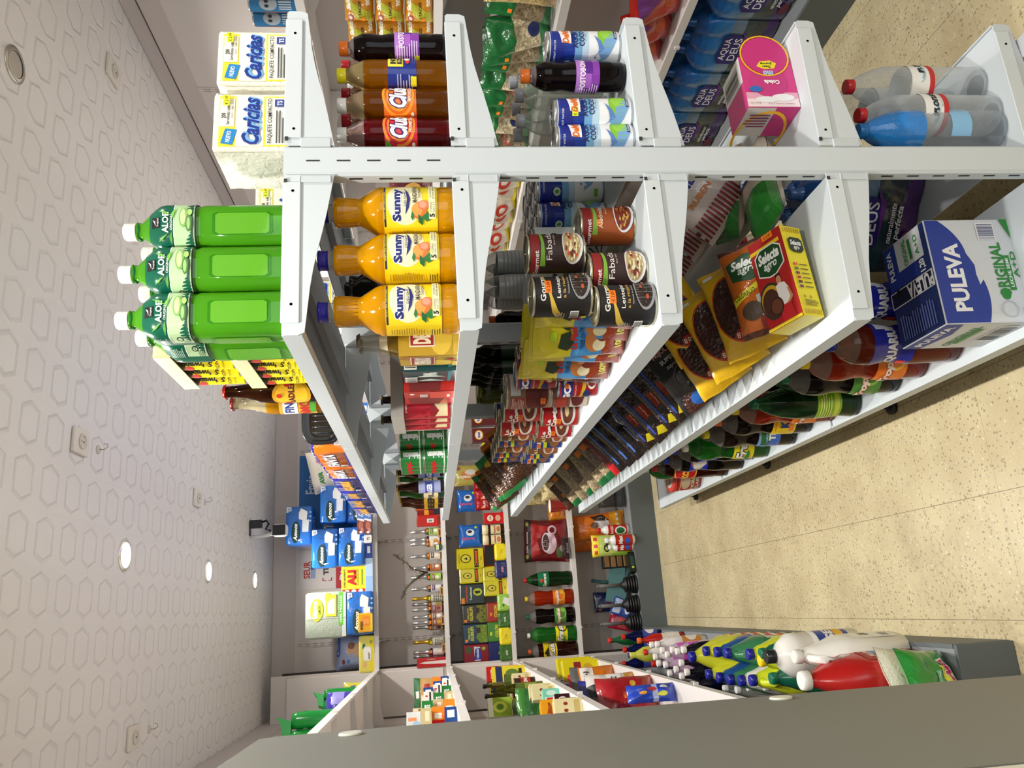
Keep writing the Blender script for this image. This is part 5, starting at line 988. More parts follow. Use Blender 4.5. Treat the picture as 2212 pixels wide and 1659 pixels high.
put('wp', 'blue wrapped pack of water bottles on the lowest shelf behind the post', (.98, 1.83, Z5), -40, WPG)
for i, (y, z, r) in enumerate(((1.9, 0, -82), (2.18, 0, -94), (2.46, 0, -86), (2.74, 0, -92), (3.02, 0, -88), (2.32, .345, -88))):
    put('wp', ['blue wrapped water pack on the right wall base, nearest the camera', 'blue wrapped water pack on the right wall base, second', 'blue wrapped water pack on the right wall base, third', 'blue wrapped water pack on the right wall base, fourth', 'blue wrapped water pack on the right wall base, fifth', ''][i], (2.14, y, .166), r, WPG) if i < 5 else None
for i in range(3): put('mons', 'large clear water bottle on the right of the lowest shelf, %s behind the blue pack' % ('first', 'second', 'third')[i], (1.05, 2.12+.11*i, Z5), 0, 'clear bottles on the lowest right shelf')
# ================================================================ GOODS on the far wall
YF = 5.5
S1, S2, S3, S4 = [z+.001 for z in SH]
MM = .00316
def fw(key, lab, y0, y1, xb, z, rz=0, grp=None, dy=0, dz=0, s=1, rot=None, d=.0):
    """thing whose middle shows at photo rows y0..y1 on the far shelf"""
    X = at(xb, (y0+y1)/2, 1, YF+dy).x; put(key, lab, (X, YF+dy, z+dz), rz, grp, rot=rot, s=s)
# --- top shelf: paper goods
def tissue(key, name, w_, h_, d_, col, A, rolls, rc='f0f0ee'):
    def fn():
        g = G(); nx, nz = rolls; r = w_/nx/2
        def outl(x, q):
            P = []
            for k in range(32):
                u = k/32; s = int(u*4); v = u*4-s; c = [(-d_/2+d_*v, 0), (d_/2, h_*v), (d_/2-d_*v, h_), (-d_/2, h_-h_*v)][s]
                b = .006*abs(sin(pi*v*(nz if s % 2 else 2)))-.002; ny_, nz_ = [(0, -1), (1, 0), (0, 1), (-1, 0)][s]
                P.append((x, (c[0]+ny_*b)*q, h_/2+(c[1]+nz_*b-h_/2)*q))
            return P
        g.rings([outl(x*w_/2, q) for x, q in ((-1, .55), (-.97, .9), (-.9, 1), (0, 1), (.9, 1), (.97, .9), (1, .55))][::1], col)
        art(g, plane((0, -d_/2-.0048, 0), (1, 0, 0), (0, 0, 1)), A, w_*.93, h_, 0, .0008)
        return tag(g.obj(name), None, 'paper roll pack')
    DEF[key] = fn
AM = [('p', [(.05, .5), (.1, .68), (.1, .32)], 'e8eef4'), ('e', .3, .62, .3, .16, '173a3a'), ('t', 'Amoos', .3, .62, .48, .15, 'f0f4f0', .04, .3), ('p', [(.66, .5), (.6, .2), (.86, .16), (.96, .42), (.84, .5)], 'eceeee'), ('p', [(.3, .36), (.62, .36), (.64, .1), (.3, .12)], 'dfe6ee'), ('p', [(.84, .98), (1, .98), (1, .8), (.9, .78)], 'e8eef8'), ('t', '12', .93, .88, .08, .1, '2a5ab0', .04)]+[('e', .6+.12*i, .05, .03, .04, '8ab4e4') for i in range(3)]
tissue('amo', 'tissue_pack', .262, .17, .2, '2a72cc:f', AM, (3, 2))
LIM = [('r', 0, 0, 1, .1, 'd8e2d4'), ('r', .25, .07, 1, .18, '6ac03a'), ('t', '100% MOLLOS', .62, .125, .6, .06, 'f0f8e8', .02), ('e', .62, .72, .26, .16, 'd4d43a'), ('t', 'Blissu', .62, .76, .4, .12, 'f4f4e0', .06), ('t', 'LIMON', .62, .65, .2, .06, '3a7a2a', .03), ('r', .46, .24, .96, .5, 'e8dc3a'), ('r', .52, .28, .86, .46, 'e4e8e0'), ('e', .9, .44, .1, .08, 'd8c83a'), ('r', .42, .0, .43, 1, 'b8c0b4')]
tissue('lim', 'kitchen_roll_pack', .3, .262, .14, 'bcc8b6:w', LIM, (2, 1))
GA = 'blue tissue packs stacked on the top shelf'
fw('amo', 'blue tissue pack at the bottom of the stack, left column', 1143, 1222, 780, S4, 2, GA, dz=.052)
fw('amo', 'blue tissue pack in the middle of the stack, left column', 1143, 1226, 720, S4, -3, GA, dz=.228)
fw('amo', 'blue tissue pack at the bottom of the right column, behind two foil boxes', 1052, 1134, 780, S4, 2, GA, dz=.0, dy=.05)
fw('amo', 'blue tissue pack in the middle of the right column', 1052, 1132, 720, S4, -2, GA, dz=.176, dy=.02)
fw('amo', 'blue tissue pack on top of the stack', 1098, 1179, 665, S4, 3, GA, dz=.404, dy=.03)
fw('amo', 'blue tissue pack under the pale green kitchen rolls', 1281, 1368, 780, S4, 1, GA, s=(1.06, 1, 1))
fw('amo', 'blue tissue pack far right, half hidden behind the black tray', 885, 950, 700, S4, 20, GA, dz=.18, dy=.05)
fw('amo', 'blue tissue pack far right at the bottom, behind the orange can packs', 885, 950, 760, S4, 14, GA, dy=.05)
fw('lim', 'pale green lemon kitchen roll pack on top of a blue tissue pack', 1283, 1373, 715, S4, 0, dz=.178)
bag('diap', 'diaper_pack', 'diapers', .235, .26, .12, 'a4b0dc:f', [('t', 'Chelino', .7, .94, .7, .12, '2a62b8', .07), ('e', .52, .62, .12, .1, 'e0b08a'), ('e', .64, .6, .1, .1, '8a5a3a'), ('e', .5, .45, .2, .09, 'e4bc9a'), ('e', .2, .8, .07, .04, '7a4a4a'), ('e', .2, .68, .06, .04, '4a8ad0'), ('e', .25, .3, .05, .05, '5a4a9a')], seed=51, crimp=.02, crease=.002)
fw('diap', 'lilac diaper pack with a baby pictured, leaning at the left end', 1370, 1442, 770, S4, 6, dy=.1)
carton('wipe', 'wet_wipes_pack', 'wet wipes', .235, .1, .06, 'ece06a:f', [('r', 0, 0, 1, .35, 'f2dc1e'), ('e', .2, .7, .1, .15, 'e8b87a'), ('e', .72, .75, .1, .12, '2a6a6a'), ('e', .42, .3, .06, .1, '9aa0a0'), ('p', [(.3, .3), (.36, .2), (.66, .2), (.72, .3), (.72, .7), (.66, .8), (.36, .8), (.3, .7)], 'e9e6da'), ('p', [(.33, .32), (.38, .25), (.64, .25), (.69, .32), (.69, .68), (.64, .75), (.38, .75), (.33, .68)], 'f6f4ec'), ('t', 'BABY', .46, .38, .2, .12, '2a2a2a', .04), ('t', '72', .86, .2, .08, .18, '3a7a2a', .04)], bev=.012)
fw('wipe', 'yellow wet wipes pack with white lid in front of the diapers', 1375, 1448, 800, S4, -3, dy=-.02)
carton('eva', 'pads_pack', 'pads', .12, .092, .05, 'f6b01c:f', [('e', .6, .45, .3, .4, 'f28a1c'), ('r', .45, .2, .75, .75, 'f8a04a'), ('t', 'evax', .35, .82, .55, .22, '6a4a10', .05), ('r', 0, 0, 1, .15, 'f6d81c')], bev=.008)
fw('eva', 'small yellow and orange pads pack in front of the blue tissue pack', 1325, 1363, 800, S4, -4, dy=-.14, dz=0)
carton('ali', 'underpad_pack', 'pads', .185, .158, .1, 'f4dc1c:f', [('r', 0, 0, .16, 1, 'b8241c'), ('e', .08, .8, .07, .1, 'f0e8d8'), ('e', .08, .5, .07, .1, 'f0e8d8'), ('e', .08, .2, .07, .1, 'f0e8d8'), ('t', 'ALI', .58, .58, .6, .38, 'c8241c', .08), ('t', 'SUPER ABSORBENTE', .58, .9, .7, .07, '2a2a1a', .03), ('t', 'SUPERVICIO', .6, .32, .6, .06, '3a7a2a', .02), ('r', .3, .12, .9, .16, '3a7a2a')], bev=.006)
fw('ali', 'yellow pack with large red letters beside the kitchen rolls', 1224, 1280, 790, S4, 0, dz=.052)
carton('lb', 'tissue_box', 'tissues', .33, .05, .12, 'b4d0ee:g', [('r', .0, 0, .3, 1, '9ac0ea'), ('r', .68, 0, 1, 1, '2444a0'), ('r', .78, .3, .92, .7, 'e8ecf4'), ('r', .3, 0, .31, 1, '6a9ad0')])
fw('lb', 'flat light blue tissue box with dark blue end under the yellow pack', 1172, 1280, 800, S4, 0, dy=-.02)
carton('foil', 'foil_box', 'foil', .19, .047, .05, '5a84d0:g', [('r', 0, 0, .5, 1, '7a3a30'), ('e', .3, .5, .16, .35, 'b86a54'), ('e', .12, .3, .1, .2, 'c88a7a'), ('p', [(.42, 0), (.5, 1), (.56, 1), (.5, 0)], 'f0f0f4'), ('t', 'Alum', .78, .7, .3, .36, 'f0f4fa', .04), ('t', 'Domes', .78, .28, .34, .34, 'f0f4fa', .04), ('e', .06, .5, .04, .2, 'e8f0f8')])
fw('foil', 'aluminium foil box lying on the shelf, lower of two', 1094, 1153, 796, S4, 0, dy=-.12)
fw('foil', 'aluminium foil box lying on another, upper of two', 1094, 1153, 780, S4, 0, dy=-.12, dz=.0475)
carton('cot', 'cotton_pack', 'cotton', .055, .05, .05, 'e8e4dc:f', [('t', '72', .5, .5, .5, .4, '2a2a2a', .04)], bev=.006)
fw('cot', 'small whitish pack between the foil and the light blue box', 1157, 1171, 800, S4, 0, dy=-.12)
bag('flo', 'napkin_bag', 'napkins', .31, .24, .07, 'ece4d6:w', [('e', .74, .66, .07, .1, 'd86a9a'), ('e', .77, .68, .04, .06, 'f0a8c4'), ('p', [(.25, .5), (.72, .58), (.73, .5), (.26, .42)], 'd8401c'), ('t', 'AVA', .3, .72, .3, .14, '3a8a3a', .07, .2), ('p', [(.5, .3), (.8, .4), (.7, .2)], '4a9a4a'), ('p', [(.18, .26), (.34, .3), (.36, .16), (.24, .1)], 'd82a5a')]+[('e', .08+.09*((i*5) % 11), .08+.11*((i*3) % 9), .008, .01, '8a7a7a') for i in range(24)], seed=53, crimp=.02, crease=.002)
fw('flo', 'cream floral napkin pack tilted against the blue sign', 958, 1056, 700, S4, rot=(radians(6), radians(-14), radians(2)), dy=.06, dz=.2)
fw('lim', 'pale roll pack at the bottom behind the orange cans', 960, 1050, 760, S4, 0, dy=.08, s=(1, 1, .7))
# signs on the back panel
def sign(key, lab, x0, x1, y0, y1, col, A):
    p, q = at(x0, y1, 1, 5.762), at(x1, y0, 1, 5.762); w_, h_ = q.x-p.x, p.z-q.z
    t = thing('wall_sign', lab, 'sign', ((p.x+q.x)/2, 5.764, q.z)); g = G(); g.box(-w_/2, w_/2, 0, .004, 0, h_, col); art(g, plane((0, 0, 0), (1, 0, 0), (0, 0, 1)), A, w_, h_); g.obj('board', t)
sign('', 'white parcel-service sign with red and blue lettering on the wall', 645, 778, 1182, 1276, 'd4cdca', [('t', 'SEUR', .5, .87, .44, .11, 'b02424', .04), ('r', .5, .73, .72, .81, '2a4a9a'), ('r', .28, .73, .5, .81, '8a9ac4'), ('t', 'TIPSA', .6, .56, .5, .09, '1a1a1a', .05), ('p', [(.2, .62), (.28, .62), (.28, .6), (.22, .6), (.22, .55), (.2, .55)], 'b02424'), ('p', [(.2, .46), (.28, .46), (.28, .48), (.22, .48), (.22, .52), (.2, .52)], 'b02424'), ('r', 0, .1, .98, .4, 'b4242e'), ('t', 'Pick', .5, .25, .6, .18, 'ecdcdc', .0)])
sign('', 'blue sign with white lettering on the wall, behind the stacked tissue packs', 645, 760, 980, 1178, '1668ae', [('t', 'Envio', .67, .78, .22, .2, 'd8e4f0', .02), ('t', 'comuns', .18, .45, .3, .2, 'd8e4f0', .02)])
# --- second shelf: small bottles with foil necks
SYR = [(.018, 0), (.023, .003), (.024, .01), (.024, .085), (.021, .1), (.012, .12), (.0095, .135), (.0095, .21)]
def syr(key, liq, lab, A, foil='c4c4c6:m'):
    def fn():
        t = thing('liqueur_bottle', None, 'bottle'); g = G(); g.lathe(SYR[:7], liq, 18); g.obj('body', t)
        g = G(); g.lathe([(.0245, .012), (.0245, .083)], lab, 18, caps=(0, 0)); art(g, round_surf([(.0242, 0), (.0242, .2)], .012), A, .05, .07, .01, .001); g.obj('label', t)
        g = G(); g.lathe([(.0225, .098), (.013, .12), (.0105, .135), (.0105, .16), (.0115, .162), (.0108, .212)], foil, 16); g.obj('foil', t, label='metal foil neck')
        g = G(); art(g, round_surf([(.024, 0), (.024, .2)], .088), [('r', 0, 0, 1, 1, 'ff8a1e' if foil[0] == 'c' else 'd8e81e')], .018, .012, .008, .0012); g.obj('price_sticker', t)
        return t
    DEF[key] = fn
q = random.Random(4)
SY = [(1148, 'green bottle with pale green label', '4a9a2a:t', 'b8d86a:g', 'c4c4c6:m'), (1165, 'bottle with purple and white label', '5a3a6a:t', 'e0d8e0:g', 'c4c4c6:m'), (1174, 'orange-brown bottle with a small portrait label', 'a8642a:t', 'c8803a:g', 'c4c4c6:m'), (1201, 'amber bottle with white leafy label', 'c88a2a:t', 'e8e0d0:g', 'c4c4c6:m'), (1226, 'brown bottle with brown and white label', '7a3a14:t', 'c87a4a:g', 'c4c4c6:m'), (1246, 'green bottle with lime label', '3a7a2a:t', 'a8d05a:g', 'c4c4c6:m'),
 (1271, 'grey-white labelled bottle in the middle of the row', '6a5a4a:t', 'd8d8e4:g', 'c4c4c6:m'), (1292, 'clear bottle with gold neck and patterned label, right one of two', 'b8b07a:t', 'd8d4c4:g', 'd0a83a:m'), (1304, 'bottle with green and brown label beside the gold-necked one', '8a6a3a:t', 'b8b88a:g', 'c4c4c6:m'), (1316, 'brown bottle with pink and brown label', '5a2a14:t', 'a87a6a:g', 'c4c4c6:m'), (1332, 'amber bottle with grey label and brown seal', 'a8702a:t', 'c0b4ac:g', 'c4c4c6:m'),
 (1344, 'brown bottle with portrait label, right one of a close pair', '8a4a1a:t', 'b8743a:g', 'c4c4c6:m'), (1354, 'brown bottle with portrait label, left one of a close pair', '7a4a24:t', 'a8886a:g', 'c4c4c6:m'), (1386, 'clear bottle with gold neck and patterned label, left one of two', 'b8b07a:t', 'd8d4c4:g', 'd0a83a:m'), (1408, 'bottle with purple shoulder and cherry label', '4a2a5a:t', 'e0d4d8:g', 'c4c4c6:m'), (1417, 'bottle mostly hidden behind the red candle box', '6a4a3a:t', 'b8a89a:g', 'c4c4c6:m')]
for i, (y, l, liq, lab, fo) in enumerate(SY):
    k_ = 'sy%d' % i; pat = [('r', .1, .6, .9, .9, q.choice(['8a3a2a', '3a6a2a', '5a3a6a', 'f0ece0', '2a2a24'])), ('e', .5, .35, .2, .2, q.choice(['8a2a2a', 'c8a03a', 'f0ece0', '3a2a1c'])), ('t', q.choice(['LICOR', 'CREMA', 'ORUJO']), .5, .75, .6, .18, 'd8d0c0', .03)]
    if fo[0] == 'd': pat = [('e', .12+.19*(j % 5), .12+.2*(j//5), .06, .07, '2a2a24') for j in range(20)]
    syr(k_, liq, lab, pat, fo); fw(k_, l+' on the small-bottle shelf', y-8, y+8, 930, S3, q.uniform(-20, 20), 'small foil-necked bottles on the second far shelf', dy=(0 if i not in (8, 12, 15) else .06))
carton('rtube', 'red_packet', 'packet', .08, .165, .05, 'c8241c:f', [('r', .0, .0, 1, .14, '7a1414'), ('r', .3, .3, .75, .6, 'ece8e4')]+BAR(.38, .36, .66, .54, 8), bev=.01)
fw('rtube', 'red packet with white barcode tag at the right of the small bottles', 1112, 1136, 940, S3, -8)
carton('dkb', 'spice_box', 'box', .05, .16, .05, '8a1c1c:g', [('r', 0, 0, 1, .3, '1c1c2a'), ('r', .1, .5, .9, .7, 'e8a01c')])
fw('dkb', 'dark red and black box right of the red packet', 1103, 1113, 940, S3, 0, dy=.03)
carton('dkc', 'spice_box', 'box', .055, .17, .05, '2a2a5a:g', [('r', 0, .5, 1, 1, 'c8541c'), ('e', .5, .3, .3, .15, 'e8c83a')])
fw('dkc', 'orange and dark blue box behind the beer bottles', 1087, 1100, 940, S3, 0, dy=.03)
carton('candle', 'candle_box', 'box', .06, .19, .05, 'c01c20:g', [('p', [(.3, 0), (.66, 0), (.62, .7), (.48, .92), (.36, .7)], 'f0e4e0'), ('t', 'velas', .82, .5, .14, .3, 'e8b8b0', .02, 0, 90)])
fw('candle', 'red box with a white candle pictured at the left end', 1421, 1437, 950, S3, 0, dy=-.02)
can('gj', 'small_jar', 'jar', .022, .045, '3a5a4a:g', [('r', .2, .4, .8, .9, 'dfe8d8'), ('r', .4, .6, .6, .9, 'c8e81e')], rim='2a4a3a', lidcol='2a4a3a', n=18)
fw('gj', 'small dark green jar in front of the small bottles', 1176, 1189, 945, S3, 0, dy=-.04)
for i, (y, l) in enumerate(((1150, 'right one'), (1277, 'middle one'), (1340, 'next to the close pair'), (1400, 'left one'))):
    t = thing('incense_bundle', 'small wooden incense box lying in front of the small bottles, '+l, 'incense', (at(952, y, 1, 5.46).x, 5.462, S3), 0, 'wooden incense boxes')
    g = G(); g.box(-.03, .03, -.009, .009, 0, .022, 'b8905a', bev=.001); g.box(-.02, .02, -.0105, -.009, .006, .016, '5a3018'); g.obj('box', t)
t = thing('dried_branch', 'dried dark twiggy branch hanging among the small bottles', 'branch', (at(880, 1240, 1, 5.42).x, 5.42, S3+.2))
g = G(); q = random.Random(8)
for sgn, pts in ((1, [(0, 0, -.1), (.03, 0, .0), (.09, 0, .06), (.14, 0, .12)]), (-1, [(0, 0, -.08), (-.05, 0, .0), (-.1, 0, .05), (-.15, 0, .07)])):
    g.tube(pts, [.009, .006, .004, .001], '4a3f2c', 7)
    for j in range(80):
        u = q.random(); k_ = min(2, int(u*3)); a = Vector(pts[k_]).lerp(Vector(pts[k_+1]), u*3-k_); e_ = a+Vector((q.uniform(-.028, .028), q.uniform(-.012, .012), q.uniform(-.02, .03)))
        g.tube([a, (a+e_)/2+Vector((0, 0, .004)), e_], [.0018, .0013, .0005], q.choice(['4a4030', '5a503a', '3a3424']), 5)
g.obj('twigs', t)
# --- third shelf: tea and mate packs
def mate(key, col, A, w_=.13, h_=.16, d_=.08, name='mate_pack', bev=.008): carton(key, name, 'mate pack', w_, h_, d_, col+':g', A, bev=bev)
CAN_ = [('r', 0, 0, 1, .16, 'd8c81c'), ('r', 0, .2, 1, .36, '1c1a10'), ('t', 'CANARIAS', .5, .28, .84, .11, 'e8641c', .06), ('o', .5, .68, .24, .2, .16, '1c1c14'), ('e', .5, .68, .17, .14, 'e0d03a'), ('p', [(.42, .62), (.5, .76), (.58, .62)], '1c1c14'), ('t', 'yerba mate', .5, .93, .5, .05, '3a3410', .01), ('t', '1kg', .5, .09, .2, .06, '2a2a14', .03)]
mate('can1', 'd8cc1e', CAN_, .14, .19)
mate('can2', 'd8cc1e', CAN_, .105, .162)
mate('red1', '8a1c1c', [('r', 0, .55, 1, 1, '14120f'), ('p', [(.3, 0), (.4, .3), (.6, .4), (.9, .3), (1, 0)], '3a5a1c'), ('r', .2, .42, .34, .5, 'ff8a1e')], .145, .15)
mate('camp', '10241c', [('t', 'Campesino', .5, .74, .84, .14, 'b84a3a', .08), ('r', 0, .84, .3, .98, 'e8841c'), ('t', 'Traditional', .52, .56, .7, .09, 'd8e0d0', .03), ('e', .6, .26, .2, .2, 'b8c83a'), ('p', [(.55, .15), (.5, .34), (.66, .4), (.66, .15)], '2a1c10')], .14, .165)
mate('kur', '2c2618', [('r', .05, .86, .2, .97, 'ff8a1e'), ('t', 'YERBA MATE', .5, .8, .7, .07, 'c8b81c', .04), ('t', 'KURUPI', .52, .66, .8, .15, 'b8b04a', .08), ('p', [(0, 0), (0, .3), (.3, .46), (.7, .34), (1, .44), (1, 0)], '7a7a2a'), ('r', .55, .3, .85, .45, '3a2a1c')]+[('e', .1+.2*i, .1+.08*(i % 2), .08, .06, '4a5a1c') for i in range(5)], .13, .165)
mate('kub', '24405a', [('r', .05, .86, .2, .97, 'ff8a1e'), ('t', 'YERBA MATE', .5, .8, .7, .07, 'c8d81c', .04), ('t', 'KURUPI', .52, .66, .8, .15, 'b8c04a', .08), ('p', [(0, 0), (0, .34), (.3, .5), (.7, .38), (1, .5), (1, 0)], '6a8a2a'), ('r', .55, .3, .85, .45, '4a2a24')]+[('e', .1+.2*i, .12+.08*(i % 2), .08, .06, '8a9a3a') for i in range(5)], .13, .165)
mate('colr', 'a82a14', [('t', 'COLON', .55, .62, .7, .16, 'e8c83a', .06), ('e', .5, .3, .2, .14, '5a2414'), ('r', .3, .8, .5, .9, 'ff8a1e')], .13, .15)
mate('colg', '4a8a34', [('t', 'COLON', .55, .62, .7, .16, 'd8d83a', .06), ('e', .5, .26, .3, .2, '1c2424'), ('r', .3, .84, .5, .94, 'd8e81e')], .13, .15)
mate('tar', '8a1c2a', [('p', [(.1, .35), (.9, .35), (.95, .62), (.1, .6)], 'd8d4dc'), ('p', [(.2, .3), (.85, .36), (.8, .56), (.15, .62)], '2434a8'), ('t', 'TARAGUI', .5, .46, .56, .1, 'e8ecf4', .05), ('e', .8, .2, .1, .08, 'a8b83a'), ('e', .75, .85, .2, .12, '3a5a2a')], .125, .165)
mate('tab', '1c2a6a', [('p', [(.1, .0), (1, .0), (1, .45), (.4, .5)], 'd8dce0'), ('p', [(.2, .1), (.85, .16), (.8, .36), (.15, .42)], '2a7ac8'), ('t', 'TARAGUI', .5, .27, .56, .1, 'e8ecf4', .05), ('r', .35, .5, .5, .58, 'd8e81e')], .13, .15)
carton('vac', 'vacuum_pack', 'coffee pack', .115, .078, .06, 'f0dc1c:f', [('t', 'CAFE', .5, .5, .3, .2, 'b8901c', .02)], bev=.014)
carton('vacb', 'vacuum_pack', 'coffee pack', .12, .084, .06, '1c2460:f', [('t', 'BONKA', .5, .45, .4, .22, 'e88a8a', .05)], bev=.014)
carton('vacg', 'vacuum_pack', 'coffee pack', .108, .082, .06, '3a6a24:f', [('t', 'CAFE', .5, .5, .4, .2, 'd8e8c8', .04)], bev=.014)
carton('vacw', 'vacuum_pack', 'coffee pack', .115, .078, .06, '9ac84a:f', [('p', [(.2, .0), (.8, .0), (.9, .5), (.5, .7)], 'e8ece4'), ('e', .3, .6, .1, .1, '3a5a3a')], bev=.014)
GM_ = 'yerba mate packs on the third far shelf'
for k_, y0, y1, dz, dy, r, l in (('red1', 1176, 1222, 0, .08, 0, 'dark red and black mate pack under the tilted yellow one'), ('can1', 1182, 1226, .152, .07, 4, 'large yellow mate pack tilted on top of a dark red one'), ('can2', 1222, 1256, 0, .08, 0, 'yellow mate pack on the shelf behind the dark blue coffee pack'), ('can2', 1223, 1256, .163, .08, -2, 'yellow mate pack stacked on another, right of the dark green one'), ('can2', 1253, 1287, 0, .08, 2, 'yellow mate pack under the dark green pack'), ('camp', 1257, 1302, .163, .08, 0, 'dark green mate pack with a gaucho figure, stacked'), ('colr', 1300, 1343, 0, .08, 0, 'red mate pack below the brown one'), ('kur', 1302, 1343, .151, .08, 0, 'brown mate pack with green picture, stacked on the red one'),
    ('colg', 1342, 1385, 0, .08, 0, 'green mate pack below the blue one'), ('kub', 1344, 1386, .151, .08, 0, 'blue and green mate pack stacked on the green one'), ('tab', 1386, 1427, 0, .08, 0, 'dark blue mate pack at the left end'), ('tar', 1389, 1427, .151, .08, 0, 'dark red mate pack with blue banner at the left end, on top')):
    fw(k_, l, y0, y1, 1085, S2, r, GM_, dy=dy, dz=dz)
for k_, y0, y1, l in (('vac', 1174, 1210, 'yellow foil coffee pack, right one in the front row'), ('vacb', 1211, 1248, 'dark blue coffee pack in the front row'), ('vacw', 1283, 1320, 'green and white coffee pack in the front row'), ('vacg', 1321, 1355, 'dark green coffee pack, right one of two'), ('vac', 1356, 1392, 'yellow foil coffee pack, left one in the front row'), ('vacg', 1393, 1427, 'dark green coffee pack at the left end of the front row')):
    fw(k_, l, y0, y1, 1090, S2, 0, 'small vacuum coffee packs in the front row', dy=-.02)
can('cream', 'coffee_jar', 'jar', .034, .118, '2a1408:g', [('r', .1, .2, .9, .85, 'e8dcae'), ('t', 'mokambo', .5, .6, .6, .14, 'a8301c', .04), ('e', .5, .35, .2, .12, 'c87a4a')], rim='2a1408', lidcol='e4d4a8', n=20)
def creamjar():
    t = DEF['cream'](); g = G(); g.lathe([(.033, .112), (.035, .114), (.035, .15), (.032, .152)], 'e6d8b0', 20); g.obj('cap', t); return t
DEF['creamj'] = creamjar
for y, l in ((1143, 'right one'), (1165, 'left one')): fw('creamj', 'dark coffee jar with cream cap and cream label, '+l, y-10, y+10, 1080, S2, 0, 'coffee jars with cream caps')
bag('cow', 'milk_powder_bag', 'bag', .16, .16, .05, '1a6ac8:f', [('t', 'Angulo', .35, .6, .16, .6, 'd84a6a', .04, 0, 90), ('e', .62, .5, .16, .18, 'e8ecf0'), ('e', .66, .52, .07, .1, '1c1c24'), ('r', .8, .2, .9, .3, 'c8e81e')], seed=61)
fw('cow', 'blue bag with a cow pictured, left one', 1132, 1180, 1037, S2, 4, 'blue bags with a cow', dz=.155, dy=.06)
fw('cow', 'blue bag with a cow pictured, right one', 1055, 1107, 1030, S2, -3, 'blue bags with a cow', dz=.16, dy=.06)
carton('bis', 'biscuit_box', 'box', .23, .082, .05, 'f0ece0:g', [('t', 'Galletas', .28, .5, .4, .5, '2a2218', .05, .2), ('t', 'lights', .75, .5, .3, .45, '2a2218', .05, .2)]+[('e', .05+.13*((i*3) % 8), .1+.8*(i % 2), .04, .07, 'e8a83a') for i in range(14)])
fw('bis', 'white biscuit box with orange dots lying on its long side', 1025, 1100, 1085, S2, 0, dy=-.02)
bag('redc', 'coffee_bag', 'bag', .085, .12, .05, 'a8141c:f', [('t', 'PILAO', .5, .4, .7, .16, 'e8d8d0', .05), ('r', .1, .5, .3, .6, 'ff8a1e')], seed=63)
for i, (y, dz) in enumerate(((1046, .085), (1070, .085), (1090, .085))): fw('redc', 'red coffee bag above the white biscuit box, %s' % ('right one', 'middle one', 'left one')[i], y-12, y+12, 1050, S2, 0, 'red coffee bags on the third far shelf', dz=dz, dy=.03, s=(.95, 1, .9))
carton('redp', 'coffee_pack', 'coffee pack', .075, .135, .05, 'c81c1c:g', [('e', .5, .7, .3, .16, 'e8dcc8'), ('t', 'Caffe', .5, .7, .4, .1, 'b01c1c', .03), ('e', .5, .3, .3, .14, 'd8a88a')])
fw('redp', 'bright red coffee pack between the biscuit box and the coffee jars', 1108, 1130, 1085, S2, 0, dy=.0)
bag('maj', 'snack_bag', 'bag', .16, .2, .05, 'b8a850:f', [('e', .45, .5, .24, .26, 'c87a3a'), ('e', .6, .42, .14, .2, 'd8d0c4'), ('t', 'maiz', .35, .62, .16, .4, 'e8d8c0', .05, 0, 90), ('e', .8, .85, .1, .08, '8a5a3a')], seed=65)
fw('maj', 'olive yellow snack bag at the top of the right-hand pile', 1000, 1050, 1045, S2, 8, dz=.13, dy=.05)
carton('milo', 'malt_drink_pack', 'packet', .09, .13, .05, '0f7a34:g', [('t', 'MILO', .4, .7, .6, .16, '1c1410', .06), ('t', 'MILO', .4, .7, .58, .14, 'f4f4f4', .04), ('r', .6, .8, .8, .95, 'd8e81e'), ('e', .5, .3, .3, .2, '2a5a8a')], bev=.004)
fw('milo', 'green malt drink pack with white letters', 990, 1018, 1078, S2, 0, dy=.02)
carton('vid', 'drink_powder_pack', 'packet', .06, .12, .05, 'e8dc2a:g', [('t', 'VID', .5, .6, .5, .3, '2a5a2a', .05), ('r', 0, 0, 1, .2, 'f0f0ea')])
fw('vid', 'yellow and white powder pack seen between two shelf posts', 955, 975, 1080, S2, 0)
carton('ram', 'milk_carton', 'carton', .1, .19, .07, '5a1a1c:g', [('e', .5, .75, .36, .16, 'e8b02a'), ('e', .5, .75, .28, .12, 'ece4f0'), ('t', 'RAM', .5, .75, .4, .1, '1c2a6a', .06)])
for y, l in ((940, 'left one'), (905, 'right one')): fw('ram', 'brown milk carton with round logo, '+l, y-16, y+16, 1080, S2, 0, 'brown milk cartons')
# --- fourth shelf: coffee bag and soda bottles
bag('cof', 'coffee_bag', 'bag', .3, .31, .11, '6a1418:f', [('r', 0, .84, 1, 1, '1e0c10'), ('p', [(.1, .84), (.9, .84), (.82, .4), (.5, .7), (.16, .62)], 'a81c1c'), ('e', .42, .42, .26, .16, 'c8a8b4'), ('e', .44, .5, .24, .1, 'd8c4cc'), ('e', .44, .5, .2, .075, '3a1c18'), ('o', .74, .36, .12, .1, .4, 'c8a8b4'), ('e', .2, .2, .12, .07, '4a6a3a'), ('e', .3, .14, .08, .06, 'b8a89a'), ('p', [(.55, .18), (.9, .3), (.86, .1), (.6, .06)], '8a1c2a'), ('t', 'cafe tueste', .45, .93, .5, .04, 'c8b8a8', .02), ('e', .12, .93, .05, .035, '8a8a3a'), ('e', .88, .93, .05, .035, '8a8a3a')], seed=71, nx=20, ny=22, crease=.006)
fw('cof', 'large dark red coffee bag with a cup pictured, leaning on the fourth shelf', 1122, 1212, 1228, S1, rot=(radians(-8), radians(3), 0), dz=.0, dy=.02)
bag('blk', 'candy_bag', 'bag', .15, .06, .05, '3a3038:x', [('t', 'dulces', .5, .5, .5, .3, '8a8088', .02)], seed=73)
